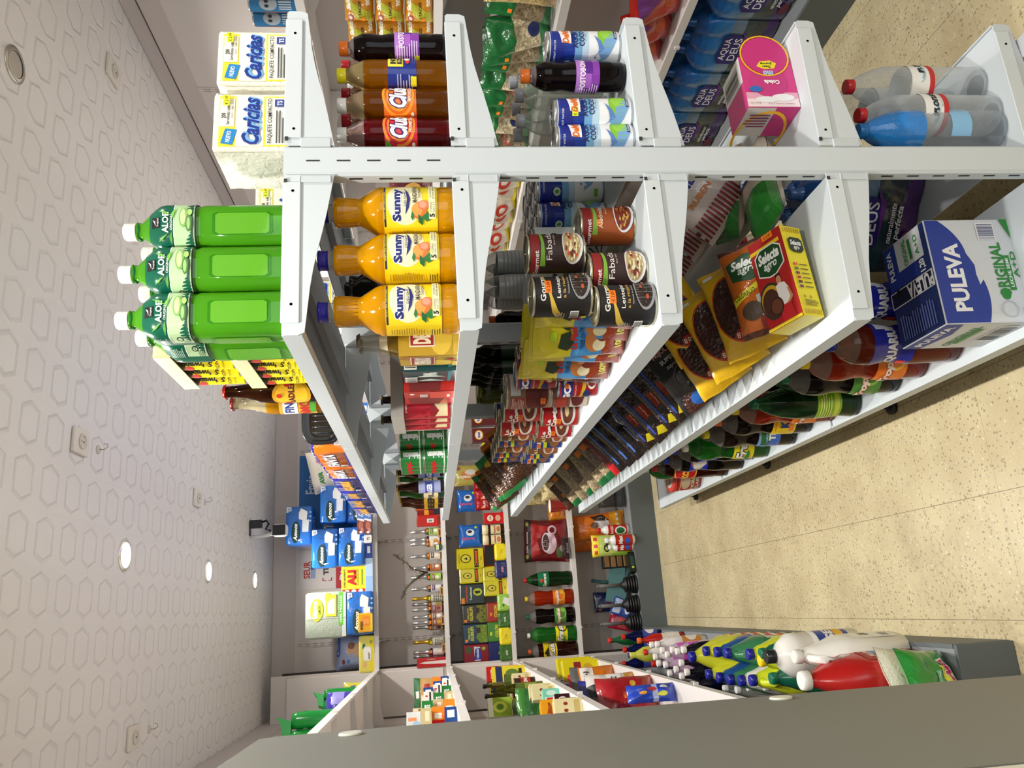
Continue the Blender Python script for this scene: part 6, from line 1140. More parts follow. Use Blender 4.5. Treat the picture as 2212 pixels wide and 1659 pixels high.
fw('blk', 'small see-through dark bag lying in front of the coffee bag', 1160, 1208, 1230, S1, 0, dy=-.07)
soda('fgr', '1e4a20:t', 'c81c24:g', '14704a:g', [('t', 'Guarana', .5, .4, .7, .3, 'f0ecd8', .04, .3), ('e', .5, .7, .1, .12, 'c8382a')], z=(.5, .73), prof=COLA, top='2f8a3a:t')
soda('fbr', '4a1a10:t', 'e05a1e:g', 'e8cc1e:g', [('t', 'Kola', .62, .35, .8, .5, '1a1410', .1, .3), ('t', 'Kola', .62, .36, .74, .42, 'f0ece0', .05, .3), ('p', [(.2, .6), (.5, .95), (.8, .6)], '2a1c14')], z=(.44, .72))
GS = 'five large soda bottles on the fourth far shelf'
for k_, y, l in (('fgr', 1248, 'green soda bottle with red cap, right end of the row of five'), ('tro', 1288, 'orange soda bottle with yellow cap in the row of five'), ('trd', 1327, 'dark soda bottle with green cap and pink label in the row of five'), ('fre', 1367, 'bright green soda bottle with white cap in the row of five'), ('fbr', 1402, 'brown soda bottle with yellow label, left end of the row of five')):
    fw(k_, l, y-15, y+15, 1232, S1, -12, GS, dy=-.0, s=1.0)
t = thing('paper_cup', 'red disposable cup standing on an orange packet', 'cup', (at(1200, 1092, 1, 5.42).x, 5.44, S1+.0)); g = G(); g.lathe([(.032, 0), (.033, .004), (.045, .12), (.047, .122), (.046, .125), (.043, .12), (.03, .006)], ['b81c1c:g']*3+['f4f0ec:g']*3, 26, caps=(1, 1)); g.obj('cup', t)
bag('orp', 'snack_bag', 'bag', .11, .12, .05, 'd8861c:f', [('o', .4, .5, .2, .2, .2, 'c83a1c'), ('e', .75, .6, .16, .16, 'e8c8a0')], seed=75)
fw('orp', 'orange snack bag behind the red cup', 1092, 1120, 1220, S1, 0, dy=.05)
bag('corn', 'popcorn_bag', 'bag', .15, .17, .08, 'd8c48e:s', seed=77, crease=.006)
for i, (y, dz, dy) in enumerate(((1058, .0, 0), (1040, .0, .12), (1018, .0, -.02), (1070, .12, .1), (1046, .14, .02))): fw('corn', 'bag of pale popcorn maize past the end of the gondola, %s' % ('front left', 'back left', 'front right', 'top left', 'top right')[i], y-14, y+14, 1215, S1, 10*i, 'bags of pale maize on the fourth far shelf', dz=dz, dy=dy)
# --- base shelf of the far wall
SB = .1655
bag('dog', 'dog_food_bag', 'bag', .19, .38, .1, 'd8701c:f', [('r', 0, 0, 1, .28, 'e8a01c'), ('e', .6, .45, .26, .14, 'c8c4c4'), ('p', [(.7, .3), (.95, .4), (.9, .65), (.72, .55)], '3a2418'), ('e', .56, .58, .12, .08, '6a4a34'), ('e', .3, .14, .06, .03, 'f0e8d0'), ('e', .5, .14, .06, .03, 'f0e8d0'), ('e', .7, .14, .06, .03, 'f0e8d0'), ('e', .88, .14, .06, .03, 'f0e8d0')], seed=81, nx=18, ny=22, crease=.006)
fw('dog', 'large orange dog food bag with dog pictured on the base shelf', 1100, 1156, 1385, SB, rot=(radians(-4), radians(-4), radians(-6)), dy=.03)
fw('dog', 'darker orange dog food bag standing behind the large one', 1130, 1184, 1385, SB, rot=(radians(-2), 0, radians(5)), dy=.14, s=(1, 1, 1.1))
bag('cien', 'soap_refill_pouch', 'pouch', .15, .28, .07, 'c8d870:f', [('r', 0, .84, 1, 1, 'e8d41e'), ('r', .1, .87, .26, .97, 'c8301c'), ('r', .4, .87, .56, .97, 'c8301c'), ('r', .72, .87, .88, .97, 'c8301c'), ('t', 'Cien', .5, .66, .66, .13, '1a1c18', .05, .25), ('e', .5, .3, .34, .22, 'e8ece4'), ('e', .4, .42, .2, .07, '6a9a3a'), ('p', [(0, 0), (.3, 0), (.1, .5), (0, .5)], '9ac83a')], seed=83)
fw('cien', 'lime and yellow soap refill pouch on the base shelf', 1150, 1198, 1385, SB, 0, dy=-.1)
def whitebot(key, capc, labc, A, H=.18, r=.032):
    bottle(key, 'cleaner_bottle', 'bottle', [(.7*r, 0), (r, .006), (r, H*.3), (r*.95, H*.32), (r, H*.34), (r, H*.72), (r*.7, H*.82), (r*.45, H*.86), (r*.45, H)], 'ecece8:g', capc, (.1, .7, labc), A, n=22, caph=.02)
whitebot('wb1', 'f0f0ee:g', 'b8241c:g', [('t', 'Max', .5, .7, .6, .25, 'f0f0f0', .05), ('e', .4, .3, .2, .16, '2a5ac0')])
whitebot('wb2', 'c81c1c:g', 'c8241c:g', [('e', .4, .35, .3, .3, 'f0f0f0'), ('e', .4, .35, .22, .22, '1c6a3a'), ('t', 'BASIC', .5, .8, .7, .14, 'f0d8d0', .04)], H=.22, r=.034)
fw('wb2', 'red and white cleaner bottle with red cap beside the dog food', 1130, 1152, 1385, SB, 0, dy=-.08)
fw('wb1', 'white bottle with red label in front of the soap refill pouch, front one', 1154, 1172, 1395, SB, 0, dy=-.2, s=1.1)
fw('wb1', 'white bottle with red label in front of the soap refill pouch, back one', 1168, 1188, 1390, SB, 0, dy=-.16, s=.95)
t = thing('charcoal_bag', 'bag of brown wooden briquettes on the base shelf', 'bag', (at(1375, 1209, 1, 5.45).x, 5.52, SB), 4)
g = G(); g.box(-.045, .045, -.03, .03, 0, .19, '241c18', bev=.006)
for i in range(4): g.box(-.04, .04, -.036, -.03, .01+.045*i, .045+.045*i, ('9a7448', '8a6438')[i % 2], bev=.003)
g.obj('sack', t)
t = thing('empty_bottle', 'crumpled clear plastic bottle with blue cap leaning against the wall', 'bottle', (at(1360, 1225, 1, 5.5).x, 5.6, SB+.02), 0, None, (radians(-10), radians(38), 0))
g = G(); g.lathe([(.02, 0), (.04, .005), (.042, .1), (.036, .14), (.044, .2), (.04, .24), (.015, .28), (.013, .3)], 'cfd4d8:c', 20); g.obj('body', t); g = G(); g.lathe([(.015, .29), (.016, .292), (.016, .315)], '1c2a9a:g', 18); g.obj('cap', t)
t = thing('black_tray', 'black plastic box with green label lying on the base shelf', 'box', (at(1390, 1215, 1, 5.36).x, 5.38, SB), 12)
g = G(); g.box(-.07, .07, -.05, .05, 0, .045, '14201c:g', bev=.008); art(g, plane((0, -.05, 0), (1, 0, 0), (0, 0, 1)), [('r', .3, .2, .8, .8, '2a4a3a'), ('e', .2, .5, .06, .2, 'c8d84a')], .13, .045); g.obj('box', t)
t = thing('dustpan', 'flat teal dustpan leaning behind the plungers', 'dustpan', (at(1350, 1262, 1, 5.45).x, 5.52, SB+.03), 0, None, (radians(-18), radians(10), 0))
g = G(); g.prism([(-.12, .0), (.12, .02), (.135, .13), (-.13, .14)], -.003, .003, '3f7474'); g.box(-.12, .12, -.02, -.002, -.0, .006, '3f7474'); g.box(-.13, -.124, -.02, .0, .0, .13, '376868'); g.box(.124, .13, -.02, .0, .0, .13, '376868'); g.obj('pan', t)
g = G(); g.tube([(0, 0, .13), (0, .01, .19), (0, .01, .25)], [.012, .011, .013], '2f5f60', 10); g.obj('handle', t)
def plunger():
    t = thing('plunger', None, 'plunger'); P = [(.058, 0)]
    for i in range(5): P += [(.062-.003*i, .004+.017*i), (.062-.003*i, .012+.017*i), (.046-.003*i, .014+.017*i), (.046-.003*i, .019+.017*i)]
    P += [(.024, .092), (.018, .105)]
    g = G(); g.lathe(P, '141416', 28); g.obj('bellows', t); g = G(); g.tube([(0, 0, .08), (0, 0, .26)], [.011, .0135], '5a5a56', 14); g.sphere((0, 0, .262), .0135, '5a5a56', 14); g.obj('handle', t); return t
DEF['plun'] = plunger
for y, l in ((1260, 'right one, in front of the teal dustpan'), (1303, 'middle one of the three'), (1342, 'left one, beside the detergents')): fw('plun', 'black bellows plunger with grey handle, '+l, y-18, y+18, 1400, SB, 0, 'black plungers on the base shelf', dy=-.12)
bag('clo', 'cloth_pack', 'pack', .14, .2, .03, '24346a:f', [('e', .45, .55, .26, .2, '3a4a8a'), ('e', .5, .5, .14, .12, '7a3a6a'), ('p', [(0, 0), (1, 0), (1, .3), (0, .45)], 'a88a2a'), ('r', .05, .75, .15, .85, 'ff7f16')], seed=85, crimp=.02)
fw('clo', 'dark blue and ochre cloth pack standing against the back panel', 1275, 1318, 1360, SB, 0, dy=.2, dz=.04)
bag('blu', 'sponge_pack', 'pack', .13, .16, .04, '2a4a9a:f', [('r', .1, .6, .9, .9, 'b8c4e0'), ('e', .5, .3, .3, .12, 'd8dce8')], seed=87, crimp=.02)
fw('blu', 'blue and white sponge pack leaning behind the middle plunger', 1300, 1340, 1395, SB, rot=(radians(-16), radians(24), 0), dy=.0)
bag('red5', 'sponge_pack', 'pack', .12, .17, .04, 'a81c3a:f', [('r', .1, .3, .9, .6, 'c84a4a')], seed=89, crimp=.02)
fw('red5', 'dark red sponge pack leaning behind the left plunger', 1330, 1362, 1390, SB, rot=(radians(-14), radians(14), 0), dy=.06)
t = thing('plastic_bag', 'dark grey crumpled bag on the base shelf past the gondola', 'bag', (at(1385, 1068, 1, 5.4).x, 5.42, SB))
bag('gry', 'x', 'x', .16, .2, .1, '3a3836:x', seed=91, crease=.012)
c = DEF['gry'](); c.name = 'bag_film'; c.parent = t; del c['category']
# ================================================================ GOODS on the left wall
def jug(key, name, col, cap, A=(), H=.3, w_=.075, d_=.055, labc=None, capr=.019, handle=True):
    """flat plastic jug: loft, moulded handle standing off the shoulder, cap, label"""
    def fn():
        t = thing(name, None, 'detergent'); P = [(.8, 0), (1, .02), (1, .5), (.93, .6), (.76, .7), (.56, .8), (.38, .87), (.24, .92), (.24, .965)]
        prof = [(w_*r, z*H) for r, z in P]; sy = d_/w_
        g = G(); g.rings([ring(r, z, 30, 1, sy if r > .03 else min(1, sy*1.25), 3.2 if z < .7*H else 2.2) for r, z in prof], col+':g'); g.obj('body', t)
        if handle:
            g = G(); g.tube([(-w_*.2, 0, H*.88), (-w_*.62, 0, H*.9), (-w_*1.0, 0, H*.82), (-w_*1.12, 0, H*.68), (-w_*.98, 0, H*.52)], [.011, .0115, .012, .0115, .011], col+':g', 12); g.obj('handle', t)
        g = G(); g.lathe([(capr, H*.93), (capr*1.04, H*.935), (capr*1.04, H*.97), (capr*.96, H), (capr*.8, H*1.003)], cap+':g', 24); g.obj('cap', t)
        if labc:
            S = round_surf([(w_, 0), (w_, H)], H*.08, 1, sy, 3.2); g = G(); art(g, S, [('r', 0, 0, 1, 1, labc)]+list(A), w_*1.5, H*.42, .008, .001); g.obj('label', t)
        return t
    DEF[key] = fn
NX = [('e', .5, .6, .36, .3, 'd8241c'), ('t', 'lejia', .5, .62, .6, .3, 'f4ecd0', .06, .2), ('r', 0, 0, 1, .2, '2a5a3a')]
jug('jy', 'bleach_jug', 'c4c62e', '1c2490', NX, labc='e8d83a:g'); jug('jb', 'bleach_jug', '1e4e86', '1c2490', NX, labc='8ab0d8:g'); jug('jg', 'bleach_jug', '3a7a52', '1c2490', NX, labc='b8d0b8:g')
jug('jl', 'bleach_jug', 'c8d42a', '1c2490', NX, labc='e8e04a:g'); jug('jw', 'bleach_jug', 'e4e2da', '1c2490', NX, labc='d8d8d0:g'); jug('jd', 'bleach_jug', '0f5a44', '0f6a4c', NX, labc='2a6a4a:g', handle=False)
def capd(key, lab, x, y, H, rz=90, grp=None, z=SB, s=1):
    p = at(x, y, 2, z+H*s); put(key, lab, (p.x, p.y, z), rz, grp, s=s)
GJ = 'coloured plastic jugs on the base of the left shelving'
for k_, x, y, l in (('jy', 1520, 1407, 'yellow jug with blue cap in the front row, first from the small bottles'), ('jb', 1544, 1409, 'blue jug with blue cap in the front row'), ('jg', 1566, 1411, 'green jug with blue cap in the front row'), ('jl', 1614, 1414, 'lime jug with blue cap in the front row, nearer the camera'),
    ('jy', 1526, 1457, 'yellow jug with blue cap in the back row'), ('jb', 1549, 1464, 'blue jug with blue cap in the back row'), ('jg', 1572, 1469, 'green jug with blue cap in the back row'), ('jw', 1596, 1471, 'white jug with blue cap in the back row'), ('jl', 1620, 1470, 'lime jug with blue cap in the back row')):
    capd(k_, l, x, y, .3, 84, GJ)
jug('jbig', 'bleach_jug', 'c4c62e', '1c2490', NX, H=.34, w_=.085, d_=.075, labc='e8d83a:g', handle=False, capr=.021)
capd('jbig', 'large round-shouldered yellow jug at the head of the front row', 1489, 1419, .34, 84, GJ)
capd('jd', 'dark green jug with green cap between the lime and white ones', 1642, 1412, .3, 84, GJ, s=.96)
jug('jyc', 'bleach_jug', 'c8d42a', 'f0d01c', NX, H=.29, labc='e8e04a:g', handle=False)
capd('jyc', 'lime jug with bright yellow cap beside the round white bottle', 1640, 1428, .29, 84, GJ)
capd('jd', 'dark green jug with green cap in the back row near the clear bottles', 1664, 1466, .3, 84, GJ, s=.98)
def roundw(key, capc, H, R, A, labc):
    bottle(key, 'cleaner_bottle', 'bottle', [(.8*R, 0), (R, .01), (R, H*.55), (R*.96, H*.57), (R, H*.59), (R*.96, H*.66), (R, H*.68), (R*.95, H*.78), (R*.6, H*.88), (R*.3, H*.92), (R*.3, H)], 'e9e7e0:g', capc, (.15, .5, labc), A, n=30, capr=.021, caph=.03)
roundw('rw', '26282a:g', .31, .07, [('t', 'ASEVI', .5, .6, .7, .3, 'f0f0f0', .05), ('e', .5, .3, .3, .14, 'e8b83a')], '24409a:g')
capd('rw', 'round white bottle with black hexagonal cap', 1659, 1419, .31, 60)
jug('jwh', 'detergent_jug', 'eceae2', 'e4e2dc', [('t', 'GEL', .5, .6, .5, .2, '3a3a3a', .04)]+BAR(.1, .1, .5, .3), H=.33, w_=.075, d_=.05, labc='e8e6dc:g', capr=.02)
capd('jwh', 'large white jug with looped handle behind the red detergent', 1728, 1418, .31, 84)
capd('jwh', 'white jug lying low in front beside the grey kick plate, nearer end', 1765, 1404, .22, 80, s=.7)
jug('jred', 'detergent_jug', 'b4201e', 'e9e7e0', [('r', 0, .0, 1, 1, 'a83a34'), ('e', .55, .45, .36, .3, '7a9ac0'), ('e', .55, .45, .24, .2, 'c8d8e8'), ('t', 'KLIN', .5, .82, .6, .12, 'f0dcd8', .06)], H=.36, w_=.1, d_=.06, labc='c84a40:g', capr=.026, handle=False)
p = at(1728, 1463, 2, SB+.36); put('jred', 'large red detergent jug with white cap, nearest of the jugs', (p.x-.01, p.y, SB), 80)
bag('soap', 'soap_flakes_bag', 'bag', .19, .23, .08, 'ded9c4:w', [('e', .3, .75, .1, .06, '5a3a8a'), ('e', .4, .78, .1, .06, '8ab83a'), ('e', .36, .68, .07, .05, '6aa83a'), ('t', 'Jabon Arte', .5, .36, .8, .1, '3a3aa8', .04), ('t', 'Coco', .35, .52, .3, .07, '6a5a8a', .02), ('r', .0, .0, 1, .2, '8ab83a')], seed=93, crease=.006)
p = at(1990, 1440, 2, SB); put('soap', 'cream soap flakes bag standing between the red jug and the green bag', (-.26, 2.19, SB+.002), rot=(radians(20), radians(0), radians(30)), s=.8)
bag('ari', 'detergent_bag', 'bag', .2, .25, .09, '1a8a2c:f', [('p', [(0, .3), (.6, .5), (.5, .0), (0, 0)], 'e8e84a'), ('p', [(.1, .2), (.7, .42), (.66, .16), (.2, 0)], 'f0f4ec'), ('t', 'Ariel', .42, .28, .7, .22, 'f8f8f4', .1, 0, 15), ('t', 'Ariel', .42, .28, .64, .18, 'c81c7a', .06, 0, 15), ('r', .1, .5, .5, .6, '7ac0a0'), ('t', 'extra poder', .3, .55, .36, .05, 'f0f8f0', .02)], seed=95, crease=.008, nx=18, ny=20)
put('ari', 'green and white washing powder bag at the near end of the base', (-.25, 2.115, SB+.002), rot=(radians(24), radians(-4), radians(24)), s=.74)
# small bottles
def smallb(key, liq, cap, labc, H=.26, R=.033, top=None, name='cleaner_bottle'):
    bottle(key, name, 'bottle', [(.8*R, 0), (R, .006), (R, H*.6), (R*.9, H*.7), (R*.42, H*.85), (R*.36, H*.88), (R*.36, H)], liq, cap, (.12, .5, labc), [('e', .5, .5, .3, .3, 'e8e4dc')], top=top, fill=.7, n=20, caph=.02, capr=.0155)
smallb('sp', 'ee7ae0:v', 'f0ece8:g', 'eeb0e0:g', top='e8d0e6:v'); smallb('sn', '141a4a:t', 'f0ece8:g', '2a2a4a:g', top='3a3a48:t'); smallb('sw', 'e4e0dc:g', 'f0ece8:g', 'c88a3a:g'); smallb('sr', 'b8241c:g', 'e86a1e:g', 'e8dcd0:g'); smallb('sg', '14582e:g', 'c8241c:g', '2a6a3a:g', H=.3, R=.036)
smallb('sb', '1c2470:t', 'c8241c:g', '3a4aa0:g', H=.24); smallb('sy', 'c4c84a:g', '3a2a70:g', 'd8d86a:g', H=.28, R=.045); smallb('swr', 'e8e4de:g', 'd83a1e:g', 'e0d8d0:g')
GSB = 'small cleaner bottles crowded at the far end of the base'
WORD = ('nearest the grey kick plate', 'second row from the aisle', 'third row from the aisle', 'against the back')
SMB = [('sg', 1316, 1384, 'green bottle with red cap at the far corner'), ('sb', 1345, 1376, 'dark blue bottle with red cap beside the green one'), ('sb', 1348, 1404, 'dark blue bottle with small red cap, far row'), ('sb', 1346, 1434, 'dark blue bottle with red cap at the back of the far row'), ('sy', 1359, 1416, 'ribbed yellow bottle with purple cap'), ('sr', 1379, 1384, 'red bottle with orange cap at the aisle edge'), ('swr', 1392, 1409, 'white bottle with red-orange cap'), ('sw', 1406, 1393, 'white-capped white bottle, far one of the aisle-edge pair'), ('sw', 1418, 1392, 'white-capped white bottle, near one of the aisle-edge pair'),
 ('sw', 1414, 1419, 'white-capped bottle behind the aisle-edge pair'), ('sp', 1429, 1405, 'pink bottle with white cap, farthest at the front'), ('sp', 1440, 1414, 'pink bottle with white cap, second along'), ('sp', 1451, 1404, 'pink bottle with white cap at the front, near the navy ones'), ('sn', 1462, 1407, 'navy bottle with white cap, far one of the front pair'), ('sn', 1475, 1404, 'navy bottle with white cap, near one of the front pair'), ('sb', 1410, 1434, 'dark blue bottle behind the white-capped ones'),
 ('sp', 1421, 1433, 'pink bottle with white cap in the middle rows'), ('sp', 1445, 1455, 'pink bottle with white cap at the back'), ('sp', 1459, 1446, 'pink bottle with white cap next to the navy bottles, middle row'), ('sn', 1471, 1461, 'navy bottle with white cap at the back'), ('sn', 1482, 1452, 'navy bottle with white cap near the yellow jug, middle row'), ('sn', 1495, 1480, 'navy bottle at the back beside the yellow jug'), ('sn', 1470, 1432, 'navy bottle in the middle of the crowd'), ('sp', 1436, 1436, 'pink bottle in the middle of the crowd')]
for k_, x, y, l in SMB: capd(k_, l, x, y, {'sg': .3, 'sb': .24, 'sy': .28}.get(k_, .26), 70, GSB)
bottle('clb', 'clear_bottle', 'bottle', [(.03, 0), (.034, .005), (.034, .15), (.028, .19), (.012, .215), (.012, .225)], 'd4d6d0:c', 'dcdcd8:g', None, n=20)
for i, (x, y) in enumerate(((1585, 1492), (1612, 1494), (1636, 1488), (1672, 1487), (1690, 1483))): capd('clb', 'small clear bottle behind the back row of jugs, %s' % ('farthest', 'second', 'middle', 'fourth', 'nearest')[i], x-20, y-4, .225, 0, 'clear bottles by the cabinet')
# --- left wall shelves
def lw(key, lab, y, Y, z, rz=20, grp=None, X=-.4, s=1, rot=None): put(key, lab, (X, Y, z), rz, grp, s=s, rot=rot)
carton('gaz', 'soup_carton', 'carton', .09, .2, .06, 'c8241c:g', [('r', 0, .0, 1, .62, 'e8a83a'), ('t', 'JUVER', .5, .82, .7, .12, 'f4e8e0', .06), ('e', .5, .36, .4, .18, 'e8d8c0'), ('e', .5, .36, .34, .15, 'c8703a'), ('t', 'GAZPACHO', .5, .56, .7, .05, '5a2a10', .03), ('e', .15, .14, .12, .08, 'c8482a'), ('e', .85, .16, .12, .08, 'c8482a')], side='a81c1c:g')
carton('yel', 'pasta_box', 'box', .09, .19, .05, 'e8d43a:g', [('r', 0, .7, 1, .9, '24305a'), ('e', .5, .4, .3, .2, '5a7a2a'), ('r', .2, .1, .8, .2, '2a2a1c')], side='c8b42a:g')
carton('grb', 'tea_box', 'box', .1, .12, .07, '9ab83a:g', [('e', .5, .5, .3, .3, 'd8e04a'), ('e', .5, .5, .16, .16, '5a8a2a'), ('r', 0, .8, 1, 1, 'e8e4c8')], side='d8dcb0:g')
carton('mar', 'wafer_box', 'box', .13, .06, .08, '3c1c20:g', [('e', .85, .5, .07, .25, 'd8ccc0'), ('t', 'BISCOTTI', .4, .5, .5, .2, 'c8b0a0', .02)], side='34181c:g', topc='dcd6cc')
carton('ora', 'pasta_box', 'box', .12, .09, .06, 'e8a01c:g', [('t', 'palitos', .6, .6, .6, .3, '9a3a10', .06), ('r', 0, 0, .16, 1, 'b8241c')]+[('r', .25, .1+.1*i, .9, .14+.1*i, 'c8641c') for i in range(3)])
carton('crm', 'small_box', 'box', .06, .1, .05, 'e8dca8:g', [('e', .3, .6, .1, .08, '8a2a1c'), ('e', .7, .6, .1, .08, '8a2a1c'), ('r', .1, .1, .9, .3, 'c8b46a')])
carton('mint', 'small_box', 'box', .07, .07, .05, '7ad0b8:g', [('r', .3, .2, .5, .9, 'e8e4e0'), ('r', .34, .3, .46, .8, 'b8242c'), ('e', .75, .5, .16, .3, 'c8e8dc')])
bottle('oil', 'sauce_bottle', 'bottle', [(.02, 0), (.025, .003), (.025, .12), (.02, .16), (.01, .2), (.01, .235)], '5a5a14:t', '1c1c1a:g', (.15, .5, '7a8a3a:g'), [('e', .5, .5, .3, .3, 'd8d8a0')], n=18)
can('pk', 'pickle_jar', 'jar', .04, .13, '5a6a2a:g', [('r', .1, .2, .9, .7, '8a9a3a'), ('e', .5, .45, .3, .2, 'c83a2a')], rim='3a5a2a', lidcol='2a3a24', n=20)
can('pd', 'spread_jar', 'jar', .038, .11, '3a2418:g', [('r', .1, .2, .9, .7, 'a8301c'), ('t', 'CREMA', .5, .45, .6, .2, 'f0e0d0', .04)], rim='3a2a20', lidcol='c8a43a', n=20)
bag('cuc', 'vegetable_pouch', 'pouch', .17, .15, .06, '3a7a2a:f', [('e', .5, .5, .42, .1, '1c5a24'), ('e', .5, .32, .4, .09, '2a6a2c'), ('e', .5, .68, .4, .09, '24622a'), ('r', .8, .1, .95, .2, 'e8b87a')], seed=101)
GL = 'groceries on the third left shelf'
for k_, X, Y, r, l, z in (('gaz', -.38, 5.1, 20, 'soup carton with a bowl pictured, at the far corner', 0), ('yel', -.36, 4.75, 24, 'yellow and navy box next to the shelf edge', 0), ('yel', -.47, 5.05, 10, 'yellow and navy box behind the soup carton', 0), ('crm', -.37, 4.5, 20, 'cream box with small red pictures, first at the shelf edge', 0), ('oil', -.42, 4.85, 0, 'slim olive oil bottle with black cap, farthest', 0), ('oil', -.46, 4.7, 0, 'slim olive oil bottle in the back row', 0), ('pk', -.38, 4.6, 10, 'jar of green pickles near the shelf edge, farthest', 0), ('pd', -.46, 4.45, 10, 'brown spread jar in the back row', 0), ('pd', -.38, 4.3, 30, 'brown spread jar near the shelf edge', 0), ('pk', -.47, 4.2, 0, 'jar of green pickles in the back row', 0), ('oil', -.38, 4.15, 0, 'slim oil bottle near the shelf edge, middle', 0), ('grb', -.5, 4.9, 30, 'lime tea box standing in the back row', .0), ('grb', -.49, 4.3, 30, 'lime tea box raised on jars in the back row', .13),
    ('pk', -.38, 4.0, 0, 'jar of green pickles near the shelf edge, middle', 0), ('cuc', -.42, 3.8, 36, 'green cucumber pouch standing in the middle', 0), ('mar', -.5, 3.9, 30, 'dark maroon wafer box in the back row, far one', .0), ('mar', -.5, 3.6, 30, 'dark maroon wafer box in the back row, near one', .0), ('crm', -.36, 3.7, 20, 'cream box with small red pictures, second at the shelf edge', 0), ('crm', -.36, 3.6, 20, 'cream box with small red pictures, third at the shelf edge', 0), ('mint', -.37, 3.48, 24, 'mint green box with red letters at the shelf edge', 0), ('ora', -.43, 3.4, 30, 'orange box with breadsticks pictured', 0), ('pk', -.5, 3.35, 0, 'jar of green pickles near the grey cabinet', 0), ('mar', -.4, 3.2, 30, 'maroon box with white top at the shelf edge, far one', 0), ('mar', -.4, 3.05, 30, 'maroon box with white top at the shelf edge, near one', 0), ('crm', -.35, 2.95, 20, 'yellowish box with small red pictures, nearest at the shelf edge', 0)):
    put(k_, l, (X, Y, S2+z), r, GL)
# second left shelf: many small cartons
BX = []
def bxk(i, w_, h_, col, side, A): carton('bx%d' % i, 'grocery_box', 'box', w_, h_, .05, col+':g', A, side=side+':g'); BX.append('bx%d' % i)
bxk(0, .15, .05, 'e8e0d4', '4a1c1c', [('t', 'CHOCOLATE', .6, .5, .5, .4, '3a1c18', .04), ('e', .1, .5, .06, .3, 'ff8a1e')])
bxk(1, .15, .07, '3c1418', 'd8d0c8', [('e', .2, .5, .08, .3, 'd8ccc0'), ('t', 'CACAO', .6, .5, .4, .2, 'c8a8a0', .02)])
bxk(2, .14, .05, 'b8242c', '1c1a1c', [('e', .2, .5, .1, .3, 'e8682a'), ('r', .5, .1, .7, .9, 'e8e4e4')])
bxk(3, .16, .06, 'e0e4e4', 'd8dcdc', [('e', .4, .3, .2, .3, 'a8c8dc'), ('r', .6, .3, .75, .9, 'ff9a5a')])
bxk(4, .1, .05, 'e8d8b0', 'e8e0c0', [('e', .3, .5, .1, .3, 'ff8a1e'), ('r', .5, .2, .95, .5, '8a6a3a')])
bxk(5, .09, .045, '1c4a8a', 'd82a2a', [('r', .3, .2, .8, .8, 'e8e8e8')])
bxk(6, .09, .045, '2a7a3a', 'e8e4e0', [('t', 'TE', .5, .5, .3, .5, 'f0f0e8', .05)])
bxk(7, .09, .045, 'e8882a', 'c8241c', [('r', .1, .2, .5, .8, 'f4f0e0')])
bxk(8, .12, .04, 'e8e4dc', 'e8e4dc', [('r', .05, .2, .95, .4, '2a2a2a'), ('e', .7, .7, .05, .15, 'c8241c')])
bxk(9, .1, .04, 'c8b88a', '8a7a4a', [('r', .2, .2, .8, .6, 'e8dcb8')])
GB2 = 'small grocery cartons stacked on the second left shelf'
q = random.Random(12); zs = {}
cols = [(-.36, 'at the shelf edge'), (-.45, 'in the middle column'), (-.54, 'in the back column')]
rows_ = [(4.55, 'farthest row'), (4.25, 'second row'), (3.95, 'third row'), (3.65, 'fourth row'), (3.35, 'fifth row'), (3.08, 'nearest row')]
tier = ('bottom', 'second', 'third', 'fourth', 'fifth', 'sixth')
for ci, (X, cn) in enumerate(cols):
    for ri, (Y, rn) in enumerate(rows_):
        z = S3; n = (3, 4, 6)[ci] if ri > 1 else (2, 3, 4)[ci]
        for k in range(n):
            b_ = BX[(5+(ri*3+k*2) % 5) if ci == 0 else (q.randrange(0, 5) if ci == 2 else q.randrange(2, 10))]
            h_ = {0: .05, 1: .07, 2: .05, 3: .06, 4: .05, 5: .045, 6: .045, 7: .045, 8: .04, 9: .04}[int(b_[2:])]
            put(b_, 'small grocery carton, %s up in its stack, %s, %s' % (tier[k], cn, rn), (X, Y+q.uniform(-.02, .02), z+.0003), 30+q.uniform(-8, 8), GB2, s=(.6, 1, 1)); z += h_+.0006
bag('bisc', 'biscuit_bag', 'bag', .2, .2, .06, 'c8a060:f', [('r', 0, .82, 1, 1, '2a6a3a'), ('e', .3, .35, .16, .16, 'c89a5a'), ('e', .65, .35, .16, .16, 'd8ac6a'), ('r', .4, .86, .6, .95, 'e8e8e0'), ('r', .3, .55, .8, .7, 'b8242c')], seed=103)
put('bisc', 'golden biscuit bag with green top at the far corner', (-.45, 4.95, S3), 16)
put('bisc', 'golden biscuit bag with green top behind the first', (-.47, 5.15, S3), 8)
# fourth left shelf: bags
bag('chr', 'snack_bag', 'bag', .2, .26, .1, 'a81c24:f', [('r', .3, .4, .5, .6, 'd8683a'), ('e', .7, .4, .08, .05, 'd8a83a')], seed=105, crease=.008)
bag('cho', 'snack_bag', 'bag', .18, .24, .08, 'd8741c:f', [('r', .2, .5, .9, .8, 'e8e0d8'), ('t', 'PAN', .5, .66, .5, .14, '3a2a1c', .04)], seed=107, zones=[(.85, 1, '5a5a5a:f')], crease=.006)
bag('blc', 'snack_bag', 'bag', .18, .24, .09, '1a2a8a:f', [('e', .5, .5, .2, .1, '2a3a9a'), ('e', .7, .7, .05, .03, 'c8c83a')], seed=109, crease=.008)
bag('whc', 'snack_bag', 'bag', .17, .24, .08, 'd8d4cc:f', [('r', .3, .3, .9, .6, 'f0f0ec'), ('t', 'ARROZ', .6, .45, .4, .12, '2a2a2a', .03), ('r', 0, .8, .6, 1, '1c1a14')], seed=111, zones=[(.0, .2, 'd89a3a:f')])
